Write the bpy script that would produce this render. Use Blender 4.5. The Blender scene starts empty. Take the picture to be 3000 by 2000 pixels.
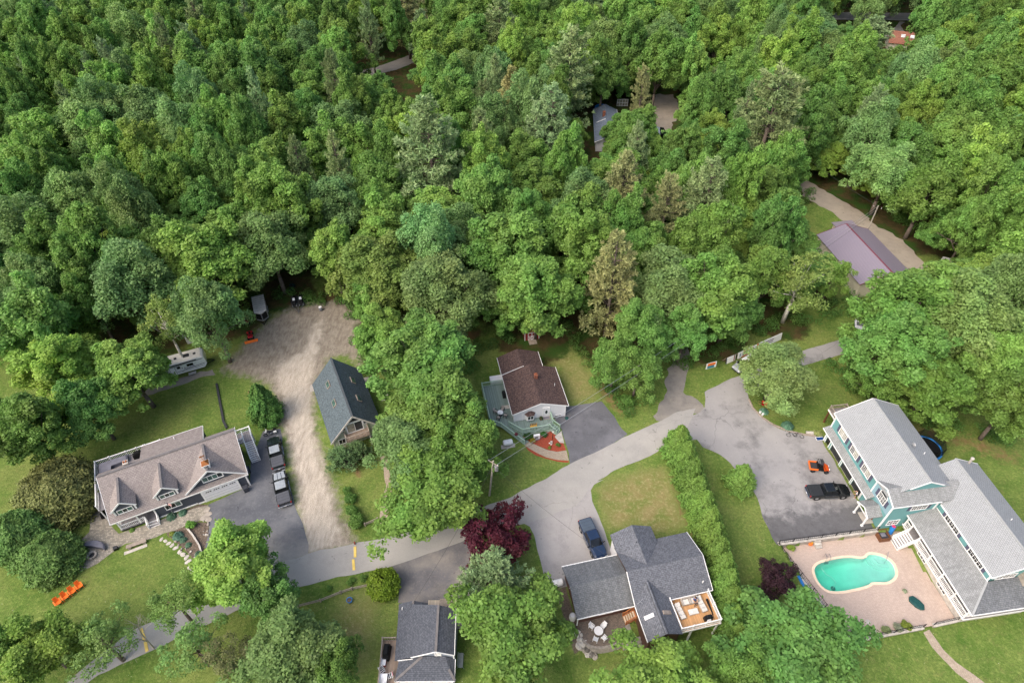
import bpy, math, random
import numpy as np
from mathutils import Matrix, Vector
R = math.radians
scene = bpy.context.scene
# ---------------------------------------------------------------- camera, sky, sun, exposure
camd = bpy.data.cameras.new('camera'); cam = bpy.data.objects.new('camera', camd)
scene.collection.objects.link(cam); scene.camera = cam
camd.sensor_width = 36.0; camd.lens = 22.56; camd.clip_start = 0.5; camd.clip_end = 3000
cam.matrix_world = Matrix.Translation((0, 0, 80)) @ Matrix.Rotation(R(45.25), 4, 'X') @ Matrix.Rotation(R(-0.4), 4, 'Z')
SUN_EL, SUN_AZ = 48.0, 234.0          # elevation; azimuth clockwise from +Y (light comes from the left, a little behind us)
world = bpy.data.worlds.new('World'); scene.world = world; world.use_nodes = True
wn = world.node_tree.nodes; wl = world.node_tree.links
sky = wn.new('ShaderNodeTexSky'); sky.sky_type = 'NISHITA'; sky.sun_disc = False
sky.sun_elevation = R(SUN_EL); sky.sun_rotation = R(SUN_AZ); sky.air_density = 1.0; sky.dust_density = 6.0; sky.ozone_density = 1.0
bg = wn['Background']; bg.inputs['Strength'].default_value = 0.15
wl.new(sky.outputs[0], bg.inputs['Color'])
sd = bpy.data.lights.new('sun', 'SUN'); sd.energy = 0.8; sd.angle = R(60); sd.color = (1.0, 0.955, 0.88)
sun = bpy.data.objects.new('sun', sd); scene.collection.objects.link(sun)
_d = Vector((math.sin(R(SUN_AZ)) * math.cos(R(SUN_EL)), math.cos(R(SUN_AZ)) * math.cos(R(SUN_EL)), math.sin(R(SUN_EL))))
sun.rotation_euler = _d.to_track_quat('Z', 'Y').to_euler(); sun.location = (0, 0, 120)
vs = scene.view_settings; vs.view_transform = 'Standard'; vs.look = 'None'; vs.gamma = 1.0; vs.use_curve_mapping = False
vs.exposure = 0.78
scene.render.engine = 'CYCLES'
cy = scene.cycles; cy.max_bounces = 6; cy.diffuse_bounces = 5; cy.glossy_bounces = 2; cy.transmission_bounces = 4
cy.transparent_max_bounces = 4; cy.caustics_reflective = False; cy.caustics_refractive = False
cy.use_adaptive_sampling = True; cy.adaptive_threshold = 0.015; cy.use_denoising = True; cy.denoiser = 'OPENIMAGEDENOISE'; cy.denoising_prefilter = 'NONE'
scene.render.use_persistent_data = False
COL = scene.collection.objects


# ---------------------------------------------------------------- helpers
def lin(h):
    r = [int(h[i:i+2], 16) / 255 for i in (0, 2, 4)]
    return tuple(c / 12.92 if c <= .04045 else ((c + .055) / 1.055) ** 2.4 for c in r)
def link(o, parent=None):
    COL.link(o)
    if parent is not None: o.parent = parent
    return o
def tag(o, label=None, cat=None, group=None, kind=None):
    if label: o['label'] = label
    if cat: o['category'] = cat
    if group: o['group'] = group
    if kind: o['kind'] = kind
    return o
def thing(name, label, cat, loc=(0, 0, 0), rz=0.0, group=None):
    o = bpy.data.objects.new(name, None); o.empty_display_size = .3
    o.location = loc; o.rotation_euler = (0, 0, rz)
    COL.link(o); return tag(o, label, cat, group)
def dup(root, loc, rz, label, group=None, scale=None):
    def cp(o, par):
        c = o.copy(); COL.link(c); c.parent = par
        for ch in KIDS.get(o.name, []): cp(ch, c)
        return c
    r = cp(root, None); r.location = loc; r.rotation_euler = (0, 0, rz)
    if scale: r.scale = (scale,) * 3 if not hasattr(scale, '__len__') else scale
    r['label'] = label
    if group: r['group'] = group
    return r
KIDS = {}
class MB:
    def __init__(s): s.v = []; s.f = []; s.m = []
    def face(s, pts, mi=0):
        n = len(s.v); s.v += [tuple(p) for p in pts]; s.f.append(tuple(range(n, n + len(pts)))); s.m.append(mi); return s
    def box(s, x0, x1, y0, y1, z0, z1, mi=0):
        n = len(s.v)
        s.v += [(x0,y0,z0),(x1,y0,z0),(x1,y1,z0),(x0,y1,z0),(x0,y0,z1),(x1,y0,z1),(x1,y1,z1),(x0,y1,z1)]
        s.f += [tuple(n+i for i in q) for q in ((0,3,2,1),(4,5,6,7),(0,1,5,4),(1,2,6,5),(2,3,7,6),(3,0,4,7))]; s.m += [mi]*6; return s
    def tbox(s, x0, x1, y0, y1, z0, z1, t, mi=0):      # box tapering by t towards its top
        n = len(s.v)
        s.v += [(x0,y0,z0),(x1,y0,z0),(x1,y1,z0),(x0,y1,z0),(x0+t,y0+t,z1),(x1-t,y0+t,z1),(x1-t,y1-t,z1),(x0+t,y1-t,z1)]
        s.f += [tuple(n+i for i in q) for q in ((0,3,2,1),(4,5,6,7),(0,1,5,4),(1,2,6,5),(2,3,7,6),(3,0,4,7))]; s.m += [mi]*6; return s
    def hexa(s, p, mi=0):                               # 8 points: bottom 4 ccw, top 4 ccw
        n = len(s.v); s.v += [tuple(q) for q in p]
        s.f += [tuple(n+i for i in q) for q in ((0,3,2,1),(4,5,6,7),(0,1,5,4),(1,2,6,5),(2,3,7,6),(3,0,4,7))]; s.m += [mi]*6; return s
    def bar(s, a, b, w, h, mi=0):
        a = Vector(a); b = Vector(b); d = (b - a)
        if d.length < 1e-6: return s
        d.normalize(); up = Vector((0, 0, 1)) if abs(d.z) < .95 else Vector((1, 0, 0))
        x = d.cross(up).normalized() * (w / 2); y = x.cross(d).normalized() * (h / 2)
        return s.hexa([a-x-y, a+x-y, b+x-y, b-x-y, a-x+y, a+x+y, b+x+y, b-x+y], mi)
    def cyl(s, a, b, r0, r1=None, n=8, mi=0):
        r1 = r0 if r1 is None else r1
        a = Vector(a); b = Vector(b); d = (b - a).normalized(); up = Vector((0, 0, 1)) if abs(d.z) < .9 else Vector((1, 0, 0))
        x = d.cross(up).normalized(); y = d.cross(x).normalized(); k = len(s.v)
        for c, r in ((a, r0), (b, r1)):
            for i in range(n):
                t = 2 * math.pi * i / n; s.v.append(tuple(c + x * (r * math.cos(t)) + y * (r * math.sin(t))))
        for i in range(n): s.f.append((k+i, k+n+i, k+n+(i+1) % n, k+(i+1) % n)); s.m.append(mi)
        s.f.append(tuple(k+i for i in range(n))); s.f.append(tuple(k+n+n-1-i for i in range(n))); s.m += [mi, mi]
        return s
    def prism(s, poly, z0, z1, mi=0, zt=None):
        n = len(s.v); k = len(poly); zt = zt or [z1] * k
        s.v += [(p[0], p[1], z0) for p in poly] + [(p[0], p[1], z) for p, z in zip(poly, zt)]
        for i in range(k): j = (i+1) % k; s.f.append((n+i, n+j, n+k+j, n+k+i)); s.m.append(mi)
        s.f.append(tuple(n+k+i for i in range(k))); s.f.append(tuple(n+k-1-i for i in range(k))); s.m += [mi, mi]; return s
    def profile(s, pts, y0, y1, mi=0):                  # xz outline (ccw seen from -y) extruded along y
        n = len(s.v); k = len(pts)
        s.v += [(p[0], y0, p[1]) for p in pts] + [(p[0], y1, p[1]) for p in pts]
        for i in range(k): j = (i+1) % k; s.f.append((n+j, n+i, n+k+i, n+k+j)); s.m.append(mi)
        s.f.append(tuple(n+i for i in range(k))); s.f.append(tuple(n+k+k-1-i for i in range(k))); s.m += [mi, mi]; return s
    def ball(s, c, rx, ry, rz, n=10, m=6, z0=-1.0, mi=0, jit=0, rnd=None):
        k = len(s.v)
        for j in range(m + 1):
            t = math.asin(z0) + (math.pi / 2 - math.asin(z0)) * j / m
            for i in range(n):
                a = 2 * math.pi * i / n; q = 1 + (rnd.uniform(-jit, jit) if rnd else 0)
                s.v.append((c[0] + rx*q*math.cos(t)*math.cos(a), c[1] + ry*q*math.cos(t)*math.sin(a), c[2] + rz*q*math.sin(t)))
        for j in range(m):
            for i in range(n):
                s.f.append((k+j*n+i, k+j*n+(i+1) % n, k+(j+1)*n+(i+1) % n, k+(j+1)*n+i)); s.m.append(mi)
        s.f.append(tuple(k+n-1-i for i in range(n))); s.m.append(mi); return s
    def lathe(s, c, prof, n=14, mi=0):
        k = len(s.v)
        for r, z in prof:
            for i in range(n):
                a = 2*math.pi*i/n; s.v.append((c[0]+r*math.cos(a), c[1]+r*math.sin(a), c[2]+z))
        for j in range(len(prof)-1):
            for i in range(n): s.f.append((k+j*n+i, k+j*n+(i+1) % n, k+(j+1)*n+(i+1) % n, k+(j+1)*n+i)); s.m.append(mi)
        s.f.append(tuple(k+n-1-i for i in range(n))); e = k+(len(prof)-1)*n; s.f.append(tuple(e+i for i in range(n))); s.m += [mi, mi]; return s
    def torus(s, c, R0, r, axis='y', n=16, m=8, mi=0):
        k = len(s.v)
        for i in range(n):
            a = 2*math.pi*i/n
            for j in range(m):
                b = 2*math.pi*j/m; q = R0 + r*math.cos(b); h = r*math.sin(b)
                p = (q*math.cos(a), h, q*math.sin(a)) if axis == 'y' else ((q*math.cos(a), q*math.sin(a), h) if axis == 'z' else (h, q*math.cos(a), q*math.sin(a)))
                s.v.append((c[0]+p[0], c[1]+p[1], c[2]+p[2]))
        for i in range(n):
            for j in range(m): s.f.append((k+i*m+j, k+((i+1) % n)*m+j, k+((i+1) % n)*m+(j+1) % m, k+i*m+(j+1) % m)); s.m.append(mi)
        return s
    def slab(s, pts, t, mi=0):                          # a thick plane: pts ccw seen from above, thickness t downwards
        n = len(s.v); k = len(pts)
        s.v += [tuple(p) for p in pts] + [(p[0], p[1], p[2]-t) for p in pts]
        s.f.append(tuple(n+i for i in range(k))); s.f.append(tuple(n+k+k-1-i for i in range(k)))
        for i in range(k): j = (i+1) % k; s.f.append((n+i, n+k+i, n+k+j, n+j))
        s.m += [mi]*(k+2); return s
    def mesh(s, name, mats, smooth=False):
        me = bpy.data.meshes.new(name); me.from_pydata(s.v, [], s.f)
        for m in (mats if isinstance(mats, (list, tuple)) else [mats]): me.materials.append(MAT[m])
        if len(me.polygons) == len(s.m) and max(s.m, default=0) > 0: me.polygons.foreach_set('material_index', s.m)
        if smooth: me.polygons.foreach_set('use_smooth', [True]*len(me.polygons))
        uvl = me.uv_layers.new(name='UVMap'); co = np.array(s.v); out = np.zeros((len(me.loops), 2))
        for p in me.polygons:
            nx, ny, nz = p.normal
            if abs(nz) > .999: u = np.array((1, 0, 0)); v = np.array((0, 1, 0))
            else:
                l = math.hypot(nx, ny); u = np.array((-ny/l, nx/l, 0)); v = np.cross((nx, ny, nz), u)
            for li, vi in zip(p.loop_indices, p.vertices): out[li] = (co[vi] @ u, co[vi] @ v)
        uvl.data.foreach_set('uv', out.ravel()); me.update(); return me
    def build(s, name, mats, parent=None, smooth=False, bevel=0, loc=None, label=None, kind=None):
        o = bpy.data.objects.new(name, s.mesh(name, mats, smooth)); link(o, parent)
        if parent is not None: KIDS.setdefault(parent.name, []).append(o)
        if bevel:
            b = o.modifiers.new('bevel', 'BEVEL'); b.width = bevel; b.segments = 2; b.limit_method = 'ANGLE'; b.angle_limit = R(40)
        if loc: o.location = loc
        if label: o['label'] = label
        if kind: o['kind'] = kind
        return o
def share(name, me, parent, loc=(0,0,0), rot=(0,0,0), scale=(1,1,1), kind=None):
    o = bpy.data.objects.new(name, me); link(o, parent); o.location = loc; o.rotation_euler = rot; o.scale = scale
    if parent is not None: KIDS.setdefault(parent.name, []).append(o)
    if kind: o['kind'] = kind
    return o

# ---------------------------------------------------------------- materials
MAT = {}
def newmat(name):
    m = bpy.data.materials.new(name); m.use_nodes = True; MAT[name] = m
    n = m.node_tree.nodes; l = m.node_tree.links; return m, n, l, n['Principled BSDF']
def mixc(n, l, fac, a, b, mode='MIX'):
    x = n.new('ShaderNodeMix'); x.data_type = 'RGBA'; x.blend_type = mode
    for sock, val in ((x.inputs[0], fac), (x.inputs[6], a), (x.inputs[7], b)):
        if hasattr(val, 'links'): l.new(val, sock)
        elif isinstance(val, (int, float)): sock.default_value = val
        else: sock.default_value = (*val[:3], 1)
    return x.outputs[2]
def noise(n, l, vec, scale, detail=4, rough=.55, lo=.3, hi=.7):
    t = n.new('ShaderNodeTexNoise'); t.inputs['Scale'].default_value = scale; t.inputs['Detail'].default_value = detail; t.inputs['Roughness'].default_value = rough
    if vec is not None: l.new(vec, t.inputs['Vector'])
    r = n.new('ShaderNodeMapRange'); r.inputs['From Min'].default_value = lo; r.inputs['From Max'].default_value = hi
    l.new(t.outputs[0], r.inputs['Value']); return r.outputs[0]
def math_(n, l, op, a, b=None):
    x = n.new('ShaderNodeMath'); x.operation = op
    for sock, val in zip(x.inputs, (a, b)):
        if val is None: continue
        if hasattr(val, 'links'): l.new(val, sock)
        else: sock.default_value = val
    return x.outputs[0]
def setp(b, rough=.8, spec=.3, metal=0):
    b.inputs['Roughness'].default_value = rough; b.inputs['Specular IOR Level'].default_value = spec; b.inputs['Metallic'].default_value = metal
def wpos(n): return n.new('ShaderNodeNewGeometry').outputs['Position']
def bumpn(n, l, b, h, strength=.3, dist=.02):
    k = n.new('ShaderNodeBump'); k.inputs['Strength'].default_value = strength; k.inputs['Distance'].default_value = dist
    l.new(h, k.inputs['Height']); l.new(k.outputs[0], b.inputs['Normal'])
def plain(name, hexc, rough=.6, var=.15, scale=2.5, spec=.3, metal=0, dirt=.0, k=1.0):
    m, n, l, b = newmat(name); c = tuple(v*k for v in (lin(hexc) if isinstance(hexc, str) else hexc)); P = wpos(n)
    f = noise(n, l, P, scale); col = mixc(n, l, f, tuple(v*(1-var) for v in c), tuple(min(1, v*(1+var)) for v in c))
    if dirt:
        f2 = noise(n, l, P, scale*.35, 5, .65, .5, .75); col = mixc(n, l, math_(n, l, 'MULTIPLY', f2, dirt), col, tuple(v*.45 for v in c))
    l.new(col, b.inputs['Base Color']); setp(b, rough, spec, metal); return m
def shingle(name, c1, c2, c3, stain=.25, tab=.34, row=.21):
    m, n, l, b = newmat(name); uv = n.new('ShaderNodeUVMap').outputs[0]; P = wpos(n)
    t = n.new('ShaderNodeTexBrick'); l.new(uv, t.inputs['Vector']); t.inputs['Scale'].default_value = 1
    t.inputs['Brick Width'].default_value = tab; t.inputs['Row Height'].default_value = row; t.inputs['Mortar Size'].default_value = .02; t.inputs['Bias'].default_value = -.1
    for s_, h in (('Color1', c1), ('Color2', c2)): t.inputs[s_].default_value = (*lin(h), 1)
    t.inputs['Mortar'].default_value = (*[v*.45 for v in lin(c1)], 1)
    col = mixc(n, l, math_(n, l, 'MULTIPLY', noise(n, l, P, 4.5, 3, .6, .45, .65), .4), t.outputs[0], lin(c3))
    mp = n.new('ShaderNodeMapping'); mp.inputs['Scale'].default_value = (1.6, .22, 1); l.new(uv, mp.inputs['Vector'])
    st = noise(n, l, mp.outputs[0], 1.1, 5, .6, .45, .75)
    col = mixc(n, l, math_(n, l, 'MULTIPLY', st, stain), col, tuple(v*.5 for v in lin(c1)))
    col = mixc(n, l, math_(n, l, 'MULTIPLY', noise(n, l, P, .7, 4, .6, .5, .8), .25), col, tuple(min(1, v*1.35) for v in lin(c2)))
    l.new(col, b.inputs['Base Color']); setp(b, .9, .2); bumpn(n, l, b, t.outputs[1], .5, .01); return m
def siding(name, hexc, pitch=.12, rough=.6):
    m, n, l, b = newmat(name); c = lin(hexc); uv = n.new('ShaderNodeUVMap').outputs[0]; P = wpos(n)
    sx = n.new('ShaderNodeSeparateXYZ'); l.new(uv, sx.inputs[0])
    fr = math_(n, l, 'FRACT', math_(n, l, 'DIVIDE', sx.outputs[1], pitch))
    col = mixc(n, l, math_(n, l, 'GREATER_THAN', fr, .9), c, tuple(v*.6 for v in c))
    col = mixc(n, l, math_(n, l, 'MULTIPLY', noise(n, l, P, .9, 5, .6, .45, .75), .18), col, tuple(v*.7 for v in c))
    l.new(col, b.inputs['Base Color']); setp(b, rough, .3); bumpn(n, l, b, fr, .4, .02); return m
def planks(name, hexc, pitch=.14, dark=.55, var=.2, along='v'):
    m, n, l, b = newmat(name); c = lin(hexc); uv = n.new('ShaderNodeUVMap').outputs[0]; P = wpos(n)
    sx = n.new('ShaderNodeSeparateXYZ'); l.new(uv, sx.inputs[0]); q = sx.outputs[0 if along == 'v' else 1]
    dv = math_(n, l, 'DIVIDE', q, pitch); fr = math_(n, l, 'FRACT', dv); fl = math_(n, l, 'FLOOR', dv)
    wn_ = n.new('ShaderNodeTexWhiteNoise'); wn_.noise_dimensions = '1D'; l.new(fl, wn_.inputs['W'])
    col = mixc(n, l, wn_.outputs[0], tuple(v*(1-var) for v in c), tuple(min(1, v*(1+var)) for v in c))
    col = mixc(n, l, math_(n, l, 'GREATER_THAN', fr, .9), col, tuple(v*dark for v in c))
    col = mixc(n, l, math_(n, l, 'MULTIPLY', noise(n, l, P, 1.5, 5, .6, .45, .75), .3), col, tuple(v*.65 for v in c))
    l.new(col, b.inputs['Base Color']); setp(b, .75, .25); return m
def pavers(name, c1, c2, cm, bw=.22, rh=.11, stain='5A5048', st=.3, vcol=.4):
    m, n, l, b = newmat(name); P = wpos(n)
    t = n.new('ShaderNodeTexBrick'); l.new(P, t.inputs['Vector']); t.inputs['Scale'].default_value = 1
    t.inputs['Brick Width'].default_value = bw; t.inputs['Row Height'].default_value = rh; t.inputs['Mortar Size'].default_value = .012
    for s_, h in (('Color1', c1), ('Color2', c2), ('Mortar', cm)): t.inputs[s_].default_value = (*lin(h), 1)
    col = mixc(n, l, math_(n, l, 'MULTIPLY', noise(n, l, P, 4.5, 3, .7, .4, .65), vcol), t.outputs[0], lin(cm))
    col = mixc(n, l, math_(n, l, 'MULTIPLY', noise(n, l, P, .35, 6, .65, .48, .75), st), col, lin(stain))
    l.new(col, b.inputs['Base Color']); setp(b, .85, .25); bumpn(n, l, b, t.outputs[1], .4, .01); return m
def asphalt(name, base, light, dark, fl=.5, fd=.5, sc=.25, crack=0, seal=None):
    m, n, l, b = newmat(name); P = wpos(n)
    col = mixc(n, l, math_(n, l, 'MULTIPLY', noise(n, l, P, sc, 6, .62, .42, .68), fl), lin(base), lin(light))
    mp = n.new('ShaderNodeMapping'); mp.inputs['Location'].default_value = (13, 7, 3); l.new(P, mp.inputs['Vector'])
    col = mixc(n, l, math_(n, l, 'MULTIPLY', noise(n, l, mp.outputs[0], sc*1.7, 7, .68, .5, .72), fd), col, lin(dark))
    col = mixc(n, l, math_(n, l, 'MULTIPLY', noise(n, l, P, 3.2, 3, .7, .55, .7), .35), col, lin(light))
    col = mixc(n, l, .16, col, mixc(n, l, noise(n, l, P, 14, 3, .7), (.02, .02, .02), lin(light)))
    nz = n.new('ShaderNodeTexNoise'); nz.inputs['Scale'].default_value = .55; nz.inputs['Detail'].default_value = 5; l.new(P, nz.inputs['Vector'])
    va = n.new('ShaderNodeVectorMath'); va.operation = 'MULTIPLY_ADD'; l.new(nz.outputs[1], va.inputs[0]); va.inputs[1].default_value = (2.2, 2.2, 0); l.new(P, va.inputs[2])
    v = n.new('ShaderNodeTexVoronoi'); v.feature = 'DISTANCE_TO_EDGE'; v.voronoi_dimensions = '2D'; v.inputs['Scale'].default_value = .2; l.new(va.outputs[0], v.inputs['Vector'])
    ck = math_(n, l, 'MULTIPLY', math_(n, l, 'LESS_THAN', v.outputs['Distance'], .011), noise(n, l, P, .12, 2, .5, .5, .62))
    col = mixc(n, l, math_(n, l, 'MULTIPLY', ck, crack), col, tuple(x*.55 for x in lin(dark)))
    sp_ = n.new('ShaderNodeTexVoronoi'); sp_.inputs['Scale'].default_value = .7; l.new(va.outputs[0], sp_.inputs['Vector'])
    col = mixc(n, l, math_(n, l, 'MULTIPLY', math_(n, l, 'LESS_THAN', sp_.outputs['Distance'], .09), .45), col, tuple(x*.6 for x in lin(dark)))
    if seal:                                            # a darker sealed stretch past a line across the drive
        dp = n.new('ShaderNodeVectorMath'); dp.operation = 'DOT_PRODUCT'; l.new(P, dp.inputs[0]); dp.inputs[1].default_value = seal[0]
        ns = n.new('ShaderNodeTexNoise'); ns.inputs['Scale'].default_value = .5; ns.inputs['Detail'].default_value = 8; ns.inputs['Roughness'].default_value = .7; l.new(P, ns.inputs['Vector'])
        q_ = math_(n, l, 'ADD', dp.outputs['Value'], math_(n, l, 'MULTIPLY', math_(n, l, 'SUBTRACT', ns.outputs[0], .5), seal[3]))
        r_ = n.new('ShaderNodeMapRange'); r_.interpolation_type = 'SMOOTHSTEP'; r_.inputs['From Min'].default_value = seal[1]; r_.inputs['From Max'].default_value = seal[2]; l.new(q_, r_.inputs['Value'])
        sd_ = lin(seal[4]) if len(seal) > 4 else None
        col = mixc(n, l, math_(n, l, 'MULTIPLY', r_.outputs[0], .85), col, sd_ if sd_ else mixc(n, l, noise(n, l, P, 1.2, 5, .7), tuple(x*.8 for x in lin(dark)), tuple(x*1.25 for x in lin(dark))))
    l.new(col, b.inputs['Base Color']); setp(b, .92, .2); return m
def leafmat(name, trans=.3, rough=.5, spec=.25, sat=1.0):
    m, n, l, b = newmat(name); oi = n.new('ShaderNodeObjectInfo'); at = n.new('ShaderNodeAttribute'); at.attribute_name = 'tint'
    P = wpos(n)
    g = n.new('ShaderNodeMapRange'); g.inputs['From Min'].default_value = 0; g.inputs['From Max'].default_value = 1; g.inputs['To Min'].default_value = .62; g.inputs['To Max'].default_value = 1.5
    l.new(at.outputs['Fac'], g.inputs['Value'])
    rv = n.new('ShaderNodeMapRange'); rv.inputs['To Min'].default_value = .86; rv.inputs['To Max'].default_value = 1.16; l.new(oi.outputs['Random'], rv.inputs['Value'])
    sc = n.new('ShaderNodeVectorMath'); sc.operation = 'SCALE'; l.new(oi.outputs['Color'], sc.inputs[0]); l.new(math_(n, l, 'MULTIPLY', g.outputs[0], rv.outputs[0]), sc.inputs['Scale'])
    hv = n.new('ShaderNodeHueSaturation'); l.new(sc.outputs[0], hv.inputs['Color']); hv.inputs['Saturation'].default_value = sat
    hr = n.new('ShaderNodeMapRange'); hr.inputs['To Min'].default_value = .478; hr.inputs['To Max'].default_value = .512
    l.new(noise(n, l, P, .13, 3, .5, .3, .7), hr.inputs['Value']); l.new(hr.outputs[0], hv.inputs['Hue'])
    l.new(hv.outputs[0], b.inputs['Base Color']); setp(b, rough, spec)
    tr = n.new('ShaderNodeBsdfTranslucent'); l.new(hv.outputs[0], tr.inputs['Color'])
    ms = n.new('ShaderNodeMixShader'); ms.inputs[0].default_value = trans; l.new(b.outputs[0], ms.inputs[1]); l.new(tr.outputs[0], ms.inputs[2])
    l.new(ms.outputs[0], n['Material Output'].inputs['Surface']); return m
leafmat('leaf', .35); leafmat('needle', .15, .55, .2); leafmat('leaf_glossy', .3, .38, .5)
plain('bark', '6B6058', .95, .3, 3); plain('bark_pale', 'A39C90', .95, .25, 3); plain('bark_birch', 'C9C4BA', .9, .35, 5)
plain('white', 'EDEDEC', .5, .04); plain('white_old', 'D2D0CB', .65, .1, 2, dirt=.3); plain('vinyl_white', 'E4E4E6', .5, .04)
plain('black', '17181A', .5, .2); plain('rubber', '1B1B1C', .85, .2); plain('dark_grey', '3A3B3E', .6, .2); plain('grey', '85868A', .6, .15)
plain('steel', 'A9ABAE', .35, .1, metal=.8); plain('alu', 'B9BABB', .4, .1, metal=.6); plain('chrome', 'D5D7DA', .15, .05, metal=1)
plain('concrete', 'B5AEA5', .9, .15, 1.5, dirt=.4); plain('stone', 'A49C92', .9, .3, 1.2, dirt=.4); plain('stone_pale', 'BDB7AE', .9, .25, 2, dirt=.25)
plain('stone_dark', '6A6660', .9, .4, 2.5); plain('block', '958F87', .95, .2, 3, dirt=.3)
plain('wood', '9A7B58', .8, .25, 3, dirt=.3); plain('wood_grey', '9C9085', .85, .25, 3, dirt=.35); plain('wood_brown', '6E4A33', .8, .25, 3); plain('cedar', 'A66A42', .75, .25, 3)
plain('orange', 'F0772E', .45, .06); plain('orange_dark', 'D0561F', .45, .1); plain('red', 'C0232A', .45, .12); plain('red_dark', '8E2A2C', .6, .15)
plain('copper', 'A56A3E', .45, .25, 4, metal=.5); plain('yellow', 'E2C56B', .8, .12, 2, dirt=.35); plain('blue', '2E7FC8', .45, .12); plain('blue_dark', '24427A', .4, .15)
plain('green_tarp', '1F4A48', .55, .25, 6); plain('grey_cover', '74747E', .8, .15, 2.5); plain('black_cover', '101113', .75, .3, 4); plain('cushion', 'CFCBC4', .9, .06); plain('wicker', 'A8A097', .85, .15, 6)
plain('pink', 'E24C7A', .6, .1); plain('teal_paint', '2E7F9A', .6, .1); plain('gold', 'D8A53C', .7, .2, 6); plain('brick_red', '8C5A48', .9, .3, 5)
plain('skin', 'C89A7E', .6, .05); plain('shirt_white', 'E6DEDC', .85, .05); plain('shirt_blue', '5B6590', .9, .35, 14); plain('shorts', '3D4048', .9, .1); plain('hair', '4A3A2C', .9, .2)
plain('bulb', 'E8E4DC', .4, .03); plain('mulch_red', '9A4A36', .95, .3, 6); plain('terracotta', 'A0603F', .8, .2)
plain('trim_teal', '6FAFB0', .6, .06)
def glassm(name, col, rough=.08, spec=.6):
    m, n, l, b = newmat(name); P = wpos(n); c = lin(col)
    l.new(mixc(n, l, noise(n, l, P, 1.2, 2, .5), tuple(v*.6 for v in c), tuple(v*1.5 for v in c)), b.inputs['Base Color']); setp(b, rough, spec); return m
glassm('glass', '2B3235'); glassm('glass_dark', '14171A'); glassm('glass_green', '46605A'); glassm('glass_curtain', '8C8A7C', .2); glassm('lamp_glass', 'DCDDDD', .1); glassm('lamp_red', '9C1218', .15)
def paint(name, col, rough=.25):
    m, n, l, b = newmat(name); c = lin(col); P = wpos(n)
    l.new(mixc(n, l, noise(n, l, P, 2, 3), tuple(v*.9 for v in c), tuple(v*1.1 for v in c)), b.inputs['Base Color']); setp(b, rough, .5)
    b.inputs['Coat Weight'].default_value = .6; b.inputs['Coat Roughness'].default_value = .06; return m
paint('paint_black', '141719'); paint('paint_dkgreen', '1B2422'); paint('paint_blue', '1C2E4A'); paint('paint_silver_and_sheen', '9AA0A5'); paint('paint_white', 'DCDEDE')
plain('tonneau', '54565C', .55, .08, 3); plain('tonneau_dark', '2E3033', .55, .1, 3); plain('tonneau_blue', '4E5A68', .55, .08, 3)
shingle('roof_taupe', '968E8A', '857C7A', 'A69E9B', .2); shingle('roof_green', '59646A', '49545A', '78868C', .15); shingle('roof_brown', '594844', '42383A', '86706A', .12)
shingle('roof_grey', '6C6F76', '595C64', '888B93', .3); shingle('roof_grey_old', '787B7E', '64676B', '8E9295', .8); shingle('roof_dark', '5A5E66', '4A4E56', '6E727C', .15)
shingle('roof_light', '9FA2A4', '9A9D9F', 'A6A9AB', .10); shingle('roof_light_stained', '989A9A', '868888', 'A6A8A8', .6); shingle('roof_rust', 'A5705E', '8F604F', 'B58676', .2); shingle('roof_blue', '7C8794', '6C7784', '8E98A4', .2)
plain('ridge_cap', '6F6C6C', .9, .15); plain('ridge_cap_dark', '4A5054', .9, .15); plain('ridge_light', '9FA1A1', .9, .1)
siding('siding_grey', '4E535E'); siding('siding_white', 'E8E8EA', .14); siding('siding_teal', '6FA3A4'); siding('siding_blue', '8FB0BC'); siding('siding_beige', 'CFC9B6', .3); siding('siding_sage', 'AEB5A6', .14); siding('siding_brown', '5D433C', .2); siding('siding_slate', '8C94A2', .12); siding('siding_cream', 'D8D2C2', .14)
planks('deck_green', '7F9089', .14); planks('deck_tan', 'C79A6C', .12, .6, .12); planks('deck_grey', '8E8A8C', .14); planks('deck_old', 'A08E7E', .14, .5, .25); planks('deck_pale', 'C9BBA8', .14)
plain('rail_green', 'A8C2AE', .6, .08)
def metalroof(name, hexc):
    m, n, l, b = newmat(name); c = lin(hexc); uv = n.new('ShaderNodeUVMap').outputs[0]; P = wpos(n)
    sx = n.new('ShaderNodeSeparateXYZ'); l.new(uv, sx.inputs[0]); fr = math_(n, l, 'FRACT', math_(n, l, 'DIVIDE', sx.outputs[0], .3))
    col = mixc(n, l, math_(n, l, 'GREATER_THAN', fr, .75), c, tuple(v*.55 for v in c)); col = mixc(n, l, math_(n, l, 'MULTIPLY', noise(n, l, P, .3, 4), .25), col, tuple(v*.8 for v in c))
    l.new(col, b.inputs['Base Color']); setp(b, .4, .4, .15); bumpn(n, l, b, fr, .6, .03); return m
metalroof('roof_metal', '968C98'); plain('metal_red', '7C4450', .45, .1)
asphalt('asphalt_road', 'A2A09C', 'B4B0AA', '858482', .7, .45, .18, .22); asphalt('asphalt_dark', '5A5D64', '8A8B8E', '44474E', .7, .5, .2, 0, ((.2, -.98, 0), -50.5, -43.5, 7.0, 'A9A49C')); asphalt('asphalt_e', '6A6A70', 'A09A92', '4C4D54', .75, .6, .22)
asphalt('asphalt_d', 'A19E9C', 'B5B1AE', '78777A', .6, .5, .2, .22); asphalt('asphalt_c', '64656A', '84848A', '45474C', .65, .65, .22, .5); asphalt('asphalt_f', '989696', 'ABA8A6', '565658', .6, .75, .16, .3, ((.132, -.991, 0), 9.8-52.28, 12.8-52.28, 9.0))
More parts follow.
